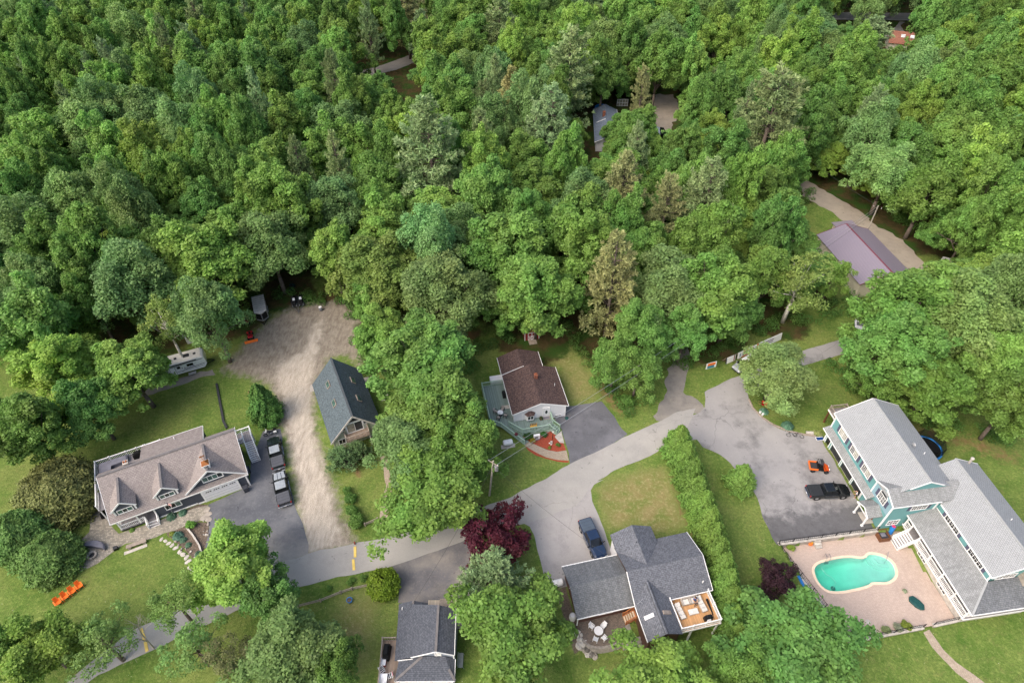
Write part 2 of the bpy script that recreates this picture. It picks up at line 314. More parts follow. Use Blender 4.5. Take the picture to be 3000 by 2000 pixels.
asphalt('gravel_grey', '85817D', 'A09A90', '625E5A', .6, .5, .5); asphalt('gravel_tan', '9A9186', 'B0A696', '746B60', .6, .5, .3); asphalt('highway_tar', '8C8A88', '9A9896', '767472', .4, .4, .2)
pavers('paver_pool', 'C9B6A8', 'BBA89C', 'A8968A', .24, .12, '8F7F76', .35, .35); pavers('paver_cream', 'B9B1A2', '8E887E', '6E6A60', .3, .24, '6E6A5C', .4, .5); pavers('paver_patio', '8E7E72', '6E645C', '5A544E', .2, .12, '5A554F', .5, .5); pavers('paver_walk', 'BFB09C', 'A99A88', '8A7E70', .22, .14, '7A7060', .3, .4)
m_, n_, l_, b_ = newmat('soil'); l_.new(mixc(n_, l_, noise(n_, l_, wpos(n_), 4, 5, .7), lin('4A4038'), lin('7A6C5E')), b_.inputs['Base Color']); setp(b_, .95, .2)

GEO = {
 'road': [(-52.83,23.73),(-50.58,26.82),(-47.15,30.66),(-41.49,34.0),(-35.88,37.27),(-31.57,39.32),(-27.46,40.96),(-21.06,42.38),(-16.49,43.3),(-7.79,45.96),(-1.13,49.03),(2.61,50.8),(8.54,54.85),(13.31,57.39),(18.36,60.29),(23.49,62.85),(26.56,64.61),(29.42,65.28),(26.88,60.75),(21.72,56.7),(14.19,53.25),(11.43,51.07),(8.97,47.86),(2.65,45.25),(0.34,44.91),(-2.94,44.62),(-7.0,42.53),(-11.52,40.6),(-15.94,39.07),(-23.57,37.36),(-29.13,35.96),(-36.43,32.48),(-44.57,27.92),(-48.43,26.06),(-51.09,23.36)],
 'drive_d': [(13.32,52.2),(11.69,51.24),(11.11,50.28),(11.23,48.44),(11.9,45.97),(12.55,43.23),(13.12,40.56),(13.71,38.75),(12.52,36.92),(5.88,36.07),(3.98,37.58),(3.45,39.92),(2.94,42.5),(2.78,43.46),(2.3,44.63),(1.24,45.16),(-0.04,44.86),(-1.58,45.02),(2.72,47.91)],
 'drive_e': [(-16.07,39.35),(-15.14,37.94),(-14.71,36.26),(-14.51,34.19),(-6.22,34.05),(-2.82,35.24),(-3.34,39.35),(-4.99,41.77),(-6.92,42.78),(-11.55,40.94)],
 'drive_a': [(-38.87,61.32),(-36.2,61.89),(-33.51,54.17),(-30.7,48.01),(-29.19,45.39),(-27.44,41.94),(-27.21,40.86),(-31.51,39.09),(-35.44,37.27),(-39.89,40.09),(-41.45,42.04),(-41.76,44.66),(-43.01,48.43),(-37.97,51.58),(-39.15,55.73)],
 'drive_c': [(8.18,65.7),(9.94,65.91),(14.42,66.89),(14.85,65.98),(15.99,63.75),(17.03,61.16),(17.75,60.21),(16.08,58.88),(12.56,56.9),(8.55,54.68),(8.45,56.73),(7.94,59.15),(7.57,61.24),(6.5,63.61)],
 'drive_f': [(26.65,61.79),(28.34,63.68),(29.82,64.39),(30.79,65.36),(31.51,68.63),(32.21,69.14),(36.52,71.48),(40.35,73.07),(51.59,78.34),(63.66,82.44),(70.51,84.87),(68.89,81.16),(62.22,78.83),(50.36,74.63),(42.7,71.42),(38.41,68.06),(38.17,66.79),(38.5,64.8),(39.35,63.1),(40.63,61.67),(42.51,60.49),(44.68,59.78),(46.59,59.42),(47.22,58.72),(49.23,43.78),(42.66,42.7),(35.32,41.62),(34.97,42.64),(34.65,46.19),(34.6,48.98),(34.2,50.59),(32.23,54.83),(31.11,56.12),(28.75,57.67),(28.13,59.02),(26.84,59.03)],
 'track': [(29.27,81.86),(28.92,78.86),(27.25,75.41),(25.28,69.99),(23.6,65.92),(22.17,63.01),(24.04,61.81),(27.25,63.93),(30.06,64.63),(31.09,65.85),(29.87,67.37),(28.08,68.15),(28.44,69.96),(30.0,74.83),(30.68,78.25),(31.28,81.23)],
 'gravel': [(61.27,141.78),(67.07,133.77),(67.34,125.51),(68.98,123.56),(70.9,120.09),(72.13,117.35),(76.39,113.49),(77.87,102.62),(78.49,95.95),(83.02,95.9),(83.01,102.81),(82.77,105.42),(81.72,112.28),(78.64,114.91),(77.89,119.39),(75.99,123.47),(75.0,125.09),(71.11,131.45),(66.76,143.36)],
 'lot_h': [(40.71,181.18),(48.03,181.06),(46.23,168.63),(42.71,161.01),(41.09,157.74),(38.98,157.41),(39.44,168.73)],
 'highway': [(82.09,251.58),(112.74,249.84),(139.55,248.56),(160.91,246.68),(157.11,239.02),(136.23,240.82),(110.05,242.04),(80.11,243.69)],
 'drive_far': [(137.36,239.2),(134.18,234.66),(130.57,231.37),(125.75,226.01),(128.96,224.35),(132.87,222.17),(135.17,226.9),(135.12,231.28),(136.27,235.76),(139.38,239.16)],
 'lane': [(-67.82,186.72),(-51.48,196.24),(-39.12,204.94),(-29.4,215.41),(-26.66,209.66),(-35.33,200.35),(-48.6,191.7),(-63.5,181.32)],
 'dirt': [(-32.15,40.7),(-27.43,40.52),(-21.4,41.73),(-21.33,42.87),(-22.7,44.62),(-23.9,46.73),(-26.05,51.5),(-28.15,55.59),(-30.09,59.93),(-31.86,65.36),(-32.59,69.51),(-31.5,77.09),(-28.86,77.54),(-25.76,75.18),(-26.64,78.47),(-27.9,81.9),(-28.31,88.67),(-32.1,91.46),(-37.29,91.51),(-41.71,89.9),(-44.53,86.69),(-46.82,82.09),(-48.55,76.32),(-49.18,74.04),(-45.25,73.11),(-40.36,70.86),(-37.52,65.41),(-36.06,61.49),(-34.09,57.77),(-31.29,50.89),(-29.16,44.67),(-28.24,41.78)],
 'dirt_light': [(-27.52,40.94),(-23.03,42.03),(-24.6,46.13),(-26.76,51.51),(-28.96,56.65),(-31.34,62.21),(-32.89,68.66),(-33.72,74.8),(-34.16,83.47),(-34.91,87.12),(-35.88,86.6),(-36.58,78.56),(-40.09,76.24),(-40.28,73.06),(-37.34,67.87),(-35.14,61.48),(-32.92,55.98),(-30.49,49.28),(-28.89,44.67)],
 'yard_c_dry': [(5.18,78.86),(10.0,79.61),(12.48,75.13),(14.45,70.65),(14.26,67.12),(10.83,66.02),(8.76,66.49),(7.59,74.16),(5.05,75.2)],
 'needles': [(4.48,86.73),(8.6,88.77),(10.38,85.2),(13.87,80.12),(15.06,73.09),(16.51,68.26),(17.82,64.61),(17.51,63.51),(16.61,64.62),(14.97,67.12),(13.83,73.6),(11.8,78.26),(8.32,83.79),(6.2,80.19),(4.75,82.98)],
 'needles2': [(-28.11,63.37),(-26.91,62.68),(-23.67,56.21),(-22.06,52.61),(-22.81,52.61),(-25.32,56.84),(-27.33,60.69)],
 'needles3': [(58.15,66.08),(63.91,61.88),(71.38,59.83),(76.54,55.99),(74.83,52.98),(68.91,56.05),(62.42,58.62),(58.88,62.6)],
 'needles4': [(72.4,135.24),(76.43,135.19),(77.8,122.07),(82.17,118.0),(81.86,110.43),(77.87,112.94),(76.28,122.09),(73.49,129.2)],
 'dry_d': [(13.65,51.87),(18.65,53.62),(22.18,54.05),(23.15,50.92),(23.58,47.31),(24.01,44.88),(21.08,43.53),(18.92,43.36),(16.96,44.54),(14.21,43.97),(13.0,44.38),(12.26,47.61),(11.8,50.36)],
 'needles_hedge': [(22.71,52.69),(23.15,50.92),(23.73,45.28),(24.05,43.32),(25.67,35.69),(25.69,31.6),(25.76,29.27),(25.77,25.61),(23.96,25.62),(24.53,30.04),(25.14,34.85),(24.27,43.51),(23.31,45.89)],
 'dry_e': [(-21.97,35.82),(-17.55,35.35),(-16.75,32.76),(-16.98,28.71),(-17.72,25.67),(-20.03,25.32),(-22.3,28.74),(-22.26,32.8)],
 'bed_c': [(1.61,59.8),(3.27,60.05),(5.94,60.95),(6.85,60.02),(7.58,59.05),(8.03,57.36),(6.69,57.01),(5.25,57.39),(3.82,58.13),(2.64,58.93)],
 'bed_c2': [(1.84,57.99),(2.48,57.67),(3.69,56.78),(4.94,56.05),(6.6,55.53),(8.33,55.41),(8.31,55.16),(6.59,55.28),(4.84,55.7),(3.42,56.37),(2.25,57.31)],
 'walk_c': [(1.8,58.36),(2.51,58.93),(3.82,58.13),(5.25,57.39),(6.69,57.01),(8.07,57.26),(8.35,55.41),(6.6,55.53),(4.94,56.05),(3.69,56.78),(2.48,57.67)],
 'walk_c2': [(6.41,59.86),(7.52,60.99),(7.7,59.69),(7.81,58.62),(7.13,58.73)],
 'patio_a': [(-60.23,50.38),(-58.42,48.25),(-55.5,45.38),(-54.0,43.99),(-51.09,45.14),(-47.82,46.52),(-44.3,47.93),(-42.96,48.33),(-42.22,46.07),(-43.39,45.78),(-47.75,43.94),(-48.77,43.37),(-52.28,42.44),(-53.28,41.51),(-54.63,39.86),(-56.63,38.62),(-57.74,39.7),(-59.08,42.3),(-57.94,44.41),(-59.06,47.22)],
 'bed_a': [(-47.57,43.94),(-45.13,45.1),(-43.53,45.68),(-42.08,45.67),(-41.37,43.51),(-41.35,40.31),(-42.39,40.32),(-44.31,41.81),(-46.21,43.16)],
 'bed_a2': [(-53.73,44.18),(-50.9,45.14),(-49.95,44.54),(-52.77,43.59)],
 'bed_a3': [(-49.14,45.93),(-44.48,48.45),(-43.37,48.44),(-43.01,47.92),(-46.22,46.61),(-48.62,45.52)],
 'walk_b': [(-20.15,56.93),(-19.07,56.57),(-18.31,54.12),(-17.47,52.09),(-17.34,48.86),(-17.5,44.88),(-18.5,44.89),(-18.64,48.24),(-18.38,51.44),(-19.18,54.13)],
 'pool': [(39.31,38.3),(39.63,38.91),(40.39,39.42),(41.47,39.72),(42.87,40.04),(44.21,40.22),(45.37,40.16),(46.29,40.0),(46.85,40.15),(47.31,40.57),(47.74,40.67),(48.69,40.55),(49.52,40.18),(50.1,39.45),(50.09,38.53),(49.84,37.82),(49.25,37.23),(48.27,36.74),(47.13,36.75),(46.17,36.76),(45.86,36.46),(44.57,36.08),(43.55,35.89),(42.32,35.66),(41.15,35.57),(40.25,35.72),(39.67,36.21),(39.3,37.1)],
 'terrace': [(7.24,31.76),(15.0,33.7),(15.15,32.4),(13.62,31.4),(13.42,30.31),(12.93,30.21),(12.82,29.35),(11.74,29.0),(10.67,28.81),(9.89,28.76),(9.22,28.92),(8.63,29.27),(8.15,29.84),(8.0,30.56),(7.92,31.6)],
 'terrace_gravel': [(5.25,36.35),(6.59,36.34),(7.48,32.52),(8.09,32.03),(8.11,30.31),(8.47,28.94),(7.16,28.2),(6.67,30.17),(5.91,33.34),(5.18,34.99)],
 'path_f': [(50.16,30.54),(51.02,30.9),(51.25,29.91),(51.63,28.49),(52.48,27.05),(53.49,25.98),(54.63,24.75),(53.45,24.42),(52.86,24.76),(51.91,25.89),(51.08,27.35),(50.46,28.8)],
 'stones_a': [(-47.71,43.13),(-47.06,42.87),(-46.5,42.53),(-45.92,42.23),(-45.31,41.85),(-44.56,41.3),(-44.0,40.93),(-43.35,40.51),(-42.91,39.9),(-42.34,39.05),(-41.71,38.46)],
 'rock_a': [(-42.22,45.22),(-41.98,44.6),(-41.86,43.99),(-45.58,42.9),(-45.03,42.48),(-44.19,41.88),(-43.54,41.38),(-43.09,40.96),(-42.51,40.63),(-42.1,40.34),(-41.89,43.39),(-42.87,45.84)],
 'dark_strip': [(-49.2,71.1),(-47.33,67.04),(-45.57,63.19),(-44.61,61.83)],
 'split_e': [(-26.92,33.74),(-24.27,34.43),(-21.9,35.45),(-20.56,35.9),(-18.55,36.35)],
 'split_b': [(-20.33,44.9),(-18.7,45.72)],
 'split_a': [(-44.84,44.79),(-43.54,43.61),(-42.12,42.07),(-41.33,40.76)],
 'curb_f': [(38.24,67.04),(38.41,65.17),(39.39,63.22),(40.67,61.78),(42.54,60.6),(44.72,59.9),(46.61,59.49)],
}
UNDER = [[[-44.75,95.19],[-36.75,91.61]],[[-36.75,91.61],[-31.66,92.05]],[[-31.66,92.05],[-27.65,87.23]],[[-26.78,81.83],[-23.71,73.55]],[[-10.13,78.27],[-1.21,80.71]],[[-7.12,77.41],[-5.75,71.84]],[[5.68,86.89],[9.89,84.11]],[[9.89,84.11],[13.86,73.98]],[[14.94,73.19],[16.53,67.18]],[[16.53,67.18],[18.91,64.33]],[[21.27,73.13],[21.4,66.41]],[[23.36,75.49],[25.81,79.59]],[[29.24,78.72],[29.47,73.84]],[[30.6,79.55],[33.96,81.23]],[[32.7,75.4],[37.78,79.47]],[[37.99,80.32],[48.32,84.62]],[[49.49,86.44],[53.24,86.4]],[[51.55,85.04],[61.69,87.24]],[[62.39,89.12],[65.42,92.0]],[[51.92,75.21],[54.83,75.18]],[[54.55,74.39],[59.1,71.23]],[[54.56,71.27],[58.43,66.79]],[[59.92,70.46],[61.43,66.05]],[[60.83,64.65],[65.44,62.89]],[[65.44,62.89],[71.53,61.15]],[[71.53,61.15],[75.9,58.5]],[[-64.93,81.35],[-58.1,84.35]],[[-50.72,86.54],[-49.93,90.3]],[[-53.28,84.75],[-50.17,84.72]],[[-66.76,81.36],[-69.88,74.78]],[[69.57,129.25],[65.37,123.6]],[[81.94,124.79],[85.14,117.96]],[[85.14,117.96],[87.86,107.97]],[[-71.19,76.39],[-70.99,70.93]]]
# planted trees: type, x, y, height, crown radius, 1, label
TREES = [
('m',-13.43,67.1,16.1,7.74,1,'light green maple behind the dark roofed chalet, top of the tall clump'),
('m',-10.49,58.69,15.5,6.79,1,'fresh green maple in the middle of the clump left of the white house'),
('m',-6.45,53.44,13.2,5.06,1,'mid green maple reaching the green deck of the white house'),
('s',-14.75,53.2,12,4.61,1,'silvery leaved tree beside the chalet balcony'),
('m',-10.66,45.95,11,7.39,1,'broad dark green maple hanging over the road beside the utility pole'),
('r',-2.81,40.83,6.5,4.94,1,'dark maroon Japanese maple standing on the grass strip by the road'),
('y',-2.27,35.16,8,4.76,1,'pale grey-green young pine in front of the maroon tree'),
('m',-0.04,28.09,10.5,6.39,1,'large round green maple between the small dark roofed house and the stone patio'),
('b',15.74,21.73,9.5,6.47,1,'large yellow-green maple at the bottom edge below the roof deck'),
('m',31.02,26.53,10,7.16,1,'large green maple at the bottom edge below the swimming pool'),
('m',25.0,24.23,8.5,3.9,1,'dark green tree at the bottom end of the cedar hedge'),
('o',40.95,67.06,10.3,5.29,1,'pale green flowering cherry tree on the lawn beside the teal house driveway'),
('v',32.41,50.81,5,1.98,1,'small cone shaped tree on the strip between hedge and driveway'),
('j',32.85,36.07,4,2.56,1,'dark purple-leaved plum tree outside the pool fence'),
('u',-16.46,36.03,3.2,1.89,1,'round yellow-green bush at the corner of the small house driveway'),
('q',-25.09,54.66,3.6,2.37,1,'left pine shrub in front of the chalet balcony'),
('q',-22.84,56.0,3.2,2.15,1,'right pine shrub in front of the chalet balcony'),
('a',-38.66,63.97,7.5,2.37,1,'tall dense green arborvitae between dirt lot and parked pickups'),
('d',-63.09,48.99,7,5.07,1,'huge browning arborvitae dome beside the grey house'),
('e',-65.09,42.59,6,3.59,1,'dark green arborvitae dome at the left edge of the frame'),
('e',-60.05,39.7,5.0,3.41,1,'dark green arborvitae dome behind the orange lawn chairs'),
('b',-67.81,65.82,14.9,6.16,1,'bright green maple at the left, upper of the pair behind the browning dome'),
('m',-67.78,55.21,14.9,5.44,1,'mid green maple above the browning arborvitae dome at left edge'),
('b',-57.82,66.39,13.8,5.83,1,'light green maple with bare trunk base behind the grey house'),
('m',-61.42,59.99,12.6,4.22,1,'slim leaning maple with thin crown over the back lawn'),
('s',-48.54,76.18,17.9,4.77,1,'tall silvery aspen beside the white camper trailer'),
('k',-55.11,74.7,16.6,3.17,1,'thin pale birch in front of the white camper trailer'),
('s',-62.78,83.05,19.2,6.33,1,'silvery tree in the woods above the camper trailer'),
('b',-52.34,88.46,19.2,7.81,1,'broad yellow-green maple overhanging the grey cargo trailer'),
('s',-43.5,94.36,17.9,5.86,1,'silvery green tree at the head of the dirt lot'),
('m',-74.66,73.21,19.2,6.76,1,'big mid green maple at left edge of the woods'),
('b',-33.73,36.07,11.5,5.11,1,'bright green maple over the road end of the paved driveway'),
('m',-29.09,33.18,9,3.64,1,'dark green half of the roadside maple pair'),
('l',-39.58,32.03,9,2.8,1,'small light green tree left of the roadside maple'),
('b',-52.3,26.84,9.5,4.36,1,'bright green maple in the bottom left corner'),
('m',-57.33,26.98,9,2.85,1,'dark green tree cut by the left edge near the bottom'),
('l',-46.21,27.64,9,3.26,1,'pale green tree over the road in the bottom left'),
('l',-35.84,27.02,9,3.05,1,'mid green tree at bottom beside the bare branched tree'),
('f',-30.71,25.47,8.5,3.01,1,'reddish green tree at the bottom edge left of the dry lawn'),
('s',-24.78,26.47,9.5,5.1,1,'pale green bushy tree at the bottom edge by the dry lawn'),
('m',-19.35,25.05,8.5,2.62,1,'narrow green tree at the bottom edge beside the small house deck'),
('n',-43.18,28.98,8,3.32,1,'bare grey branched tree beside the road at bottom left'),
('m',64.99,76.22,17.9,8.39,1,'large green maple beside the purple metal roof'),
('s',69.73,72.58,17.9,7.05,1,'grey-green tree cluster right of the purple metal roof'),
('m',58.37,68.57,16.1,6.52,1,'dark green maple above the end of the paved lane'),
('b',72.09,66.25,14.9,5.41,1,'mid green tree with dead branches at right edge'),
('m',63.51,64.15,12.6,6.41,1,'dark green maple behind the teal house roof'),
('m',58.02,65.97,6.9,4.0,1,'low leafy maple on the bank by the teal house lawn'),
('m',71.45,58.84,13.8,4.9,1,'tall green tree at the right edge behind teal house'),
('k',49.23,85.21,14.1,5.15,1,'white trunked birch clump left of the purple metal roof'),
('b',44.68,87.54,15.4,4.73,1,'yellow-green birch above the painted sign panels'),
('m',58.73,91.35,9.0,3.14,1,'dark green tree against the wall of the purple roofed barn'),
('b',-0.49,91.77,19.2,8.29,1,'bright yellow-green oak with forked trunk in the middle of the woods'),
('o',-11.27,81.68,17.9,6.61,1,'pale flowering tree with thin crown above the dirt lot edge'),
('m',4.02,81.51,17.9,7.2,1,'dark green maple over the red garden shed'),
('g',-22.5,88.24,16.6,7.87,1,'feathery light green tree at the edge of the dirt lot'),
('m',-24.11,83.78,11.5,3.44,1,'small dark green tree at the edge of the dirt lot'),
('b',-21.22,75.69,11.5,4.74,1,'round bright green tree behind the chalet'),
('p',16.36,80.89,23.0,6.26,1,'tall browning white pine beside the dry lawn'),
('o',26.35,82.21,16.6,6.36,1,'bright flowering tree right of the browning pine'),
('m',33.38,81.19,17.9,6.88,1,'broad green maple over the gravel track'),
('m',36.47,80.02,14.1,5.13,1,'green maple leaning over the painted sign panels'),
('m',20.9,74.81,14.1,4.95,1,'dark green maple left of the gravel track'),
('p',21.23,107.24,21.8,5.98,1,'yellowish white pine in the central woods, leftmost of three'),
('p',29.44,104.37,19.2,4.53,1,'small yellowish white pine in the central woods, middle of three'),
('p',36.81,104.68,21.8,6.59,1,'grey-green white pine in the central woods, rightmost of three'),
('p',-16.0,117.74,28.2,9.9,1,'tallest white pine in the woods with pale grey-green plumes'),
('p',14.59,160.1,25.6,9.53,1,'large blue-green white pine left of the blue-grey roof'),
('p',0.38,147.32,21.8,6.48,1,'browning white pine in the upper central woods'),
('p',9.09,133.98,23.0,7.68,1,'dark white pine left of the house in the woods'),
('p',55.78,131.1,26.9,10.26,1,'large grey white pine in the right hand woods'),
('p',-31.75,209.11,23.0,8.87,1,'yellowish pine near the top edge centre-left'),
('p',-2.87,197.06,23.0,9.02,1,'grey pine near the top edge centre'),
('p',24.37,216.1,21.8,8.55,1,'dark pine near the top edge right of centre'),
('p',5.72,134.56,19.2,4.91,1,'slim pine left of the blue-grey roof'),
('p',106.93,197.61,15.4,8.09,1,'grey-green pine beside the rust coloured roof'),
('p',32.58,156.62,17.9,3.64,1,'narrow brownish spruce behind the house in the woods'),
('m',19.71,67.95,9.8,4.0,1,'low green maple at the corner between gravel track and dry lawn'),
('m',49.89,101.91,16.6,5.48,1,'dense green maple left of the purple metal roof'),
('b',50.68,112.71,16.6,5.82,1,'light green maple above the bend of the gravel road'),
('m',16.07,69.11,10.3,3.76,1,'green maple beside the foot of the browning pine'),
('m',28.26,75.17,12.8,3.82,1,'green maple right of the gravel track mouth'),
('n',56.41,175.94,14,7.45,1,'dead grey tree standing in the right hand woods'),
('s',13.52,108.18,17.9,5.3,1,'silver leaved tree in the central woods'),
('s',-75.64,137.72,19.2,5.34,1,'rounded silvery tree standing alone in the left hand woods'),
('m',26.55,134.4,15.4,4.91,1,'green tree in front of the house in the woods'),
('m',30.14,142.51,14.1,4.69,1,'pointed green tree in front of the blue-grey roof'),
('h',24.47,56.59,6.4,2.11,1,'first (northernmost) arborvitae of the tall hedge beside the teal house driveway'),
('h',24.92,53.84,6.4,2.06,1,'second arborvitae of the tall hedge beside the teal house driveway'),
('h',25.17,50.85,6.7,2.01,1,'third arborvitae of the tall hedge beside the teal house driveway'),
('h',25.46,48.21,6.4,1.97,1,'fourth arborvitae of the tall hedge beside the teal house driveway'),
('h',25.73,45.81,6.4,1.93,1,'fifth arborvitae of the tall hedge beside the teal house driveway'),
('h',25.95,43.49,6.5,1.9,1,'sixth arborvitae of the tall hedge beside the teal house driveway'),
('h',26.13,41.37,6.1,1.87,1,'seventh arborvitae of the tall hedge beside the teal house driveway'),
('h',26.16,39.16,6.4,1.83,1,'eighth arborvitae of the tall hedge beside the teal house driveway'),
('h',26.31,37.08,6.5,1.8,1,'ninth arborvitae of the tall hedge beside the teal house driveway'),
('h',26.31,35.07,6.6,1.76,1,'tenth arborvitae of the tall hedge beside the teal house driveway'),
('h',26.4,33.28,6.1,1.74,1,'eleventh arborvitae of the tall hedge beside the teal house driveway'),
('h',26.23,31.19,6.2,1.7,1,'twelfth arborvitae of the tall hedge beside the teal house driveway'),
('h',26.08,29.24,6.1,1.67,1,'last (nearest the camera) arborvitae of the tall hedge beside the teal house driveway'),
]
# trees of the woods by type: x, y, height, crown radius in decimetres
def deci(d): return [(t, *[v/10 for v in d[t][i:i+4]], 0) for t in d for i in range(0, len(d[t]), 4)]
TREES += deci({'m':[132,896,207,66,-432,1042,217,68,-642,942,160,62,828,1107,182,66,-726,893,223,57,342,939,198,59,921,964,216,59,-238,991,168,61,41,1129,156,66,120,997,188,57,-980,1211,213,64,-501,1220,183,64,-524,1012,157,57,231,1185,159,62,-46,1081,205,58,-1097,1211,171,60,-814,924,192,50,-400,1291,181,60,914,1052,210,52,1043,1278,189,59,356,1130,171,54,456,1231,200,57,1204,1592,198,67,-708,816,176,44,-129,1392,214,60,1135,1520,170,64,-606,1080,158,51,1013,1141,167,52,-867,855,172,44,-568,1163,206,52,32,1019,173,48,-780,1559,173,63,701,1406,195,58,-617,1616,214,64,240,933,160,46,-924,1079,204,49,563,1209,182,52,-835,1127,168,50,469,948,208,44,-1289,1794,174,68,-136,1301,187,54,-753,1753,181,66,858,1258,176,52,-56,1174,225,48,393,1717,205,63,-662,1128,206,47,816,1599,191,59,525,1486,190,56,209,998,188,43,-969,1537,216,56,-1389,1929,176,67,-741,1077,210,44,1039,1520,221,56,-912,1150,198,46,435,1072,222,44,-873,1571,206,56,699,1831,171,63,-1137,1724,190,60,1007,1368,218,50,-582,1742,177,60,-69,2116,215,69,-1244,1976,211,65,-174,1625,191,57,1120,1352,161,50,-255,1066,169,43,1388,1926,173,64,848,2338,212,73,615,1477,207,52,900,1680,172,58,-134,1550,191,54,862,1346,157,49,-1065,2178,210,68,1464,2096,177,67,-240,2422,174,74,-621,1224,188,45,-358,1562,156,53,-1118,1974,181,62,664,1333,185,47,14,2362,156,72,-1592,2374,198,71,-123,1925,176,61,-719,1174,163,44,-1414,2054,198,64,396,2087,192,64,337,1210,156,44,-684,2263,187,68,-672,1520,185,51,100,1925,167,60,-256,1233,190,44,636,2313,167,69,113,1214,196,43,243,1680,207,54,-663,1786,201,56,-560,1309,224,44,-230,1905,191,58,369,1270,172,44,523,2047,194,61,963,1912,158,58,-298,2317,193,66,-1308,2356,212,67,1080,1617,160,51,51,1597,202,50,-174,1464,176,47,715,1572,187,49,105,1455,214,46,-105,1816,180,54,330,1807,207,54,768,1485,169,47,583,1648,180,50,-479,1487,163,47,-274,1431,173,45,-1135,1424,169,45,723,2441,182,67,-682,1354,186,43,-1090,1803,212,53,742,2146,180,60,-153,2011,192,57,119,1701,191,50,-379,1486,200,45,536,1949,176,55,868,1509,172,46,-516,1685,179,49,447,1448,196,44,-626,2092,165,58,40,2130,223,58,1704,2359,160,63,-583,1537,198,46,-441,1645,182,48,-1125,1631,214,47,943,1532,160,46,-1173,2180,219,58,571,2215,161,60,913,1761,167,50,-964,1884,210,52,447,2262,214,60,-978,1714,175,49,457,1523,156,45,-708,1973,194,54,-1070,1566,167,46,-160,2260,184,59,-914,2432,201,62,1196,1903,160,52,-1248,1548,163,45,-1487,1992,171,54],'s':[-896,989,179,68,791,783,198,50,-133,907,223,50,791,1196,164,60,-857,1441,191,66,-341,1068,176,54,-934,1341,207,61,-390,1401,170,62,-820,1048,206,50,-788,825,181,44,-101,980,158,48,-836,1351,169,57,-700,1012,221,45,430,1862,197,67,269,1874,187,65,787,1312,197,49,-111,1709,158,59,-1061,1892,211,62,888,1961,176,63,1154,1705,170,56,36,1408,219,48,680,2225,223,66,455,2356,185,69,-567,1836,184,57,-1452,2297,170,67,-41,1373,203,46,250,2058,175,59,-1282,2212,184,62,-940,1433,224,44,-1312,1603,193,47,-1568,2152,155,59,1038,1678,170,49,-1036,2316,178,62,-736,1486,213,44,779,1959,192,53,-1148,1881,175,52,-980,1633,199,46,-42,1669,187,47],'b':[832,856,167,58,-142,1053,157,65,-1034,1336,184,69,-270,1150,163,62,942,1273,192,63,-494,1126,196,56,915,1152,209,56,-324,939,157,49,-225,1303,185,59,-764,1232,205,54,-814,1671,211,65,1218,1447,216,58,-192,1763,190,68,-308,1286,175,53,-850,1254,209,52,842,978,193,44,1388,1820,219,66,-471,1837,193,65,32,1270,155,51,-513,1375,192,53,691,1668,217,58,-906,1650,201,58,331,2323,213,74,-507,1575,157,56,-435,2101,222,67,809,1862,202,61,1190,1782,173,59,1086,1444,191,51,724,2030,209,64,51,2031,198,63,960,1443,192,49,-684,1248,175,45,-678,1427,197,48,-617,1372,196,46,1512,2258,194,65,-473,1747,207,54,460,1361,164,46,23,2259,224,64,-1077,2412,202,67,-997,2046,166,59,-209,1402,173,45,217,1970,192,57,-1000,1954,214,56,1511,1937,156,56,154,2074,158,59,-1230,1872,216,54,-856,1878,199,54,584,1885,185,54,-1386,1812,168,52,1342,1634,196,48,228,2361,190,63,-1132,2302,181,62,126,2361,214,62,502,2163,222,57,2,1754,220,48,1301,1943,170,52],'p':[-64,1292,202,42,-409,1959,237,45,-1355,2210,199,38,-1056,1636,197,42,-823,2148,174,37,-35,1573,203,42,-806,2276,251,44,-260,1990,176,52,-1042,1470,191,40,-916,2003,230,51,831,1423,190,44,-348,1170,217,40,-65,1502,174,41,-1471,2186,233,51,-431,1186,200,41,-1255,1702,186,49,-573,1422,240,43,1434,2343,203,46,-862,1793,209,51,536,1407,204,38,-890,1730,250,38,-432,1574,220,39,-1054,1722,197,40,270,1270,181,40]})
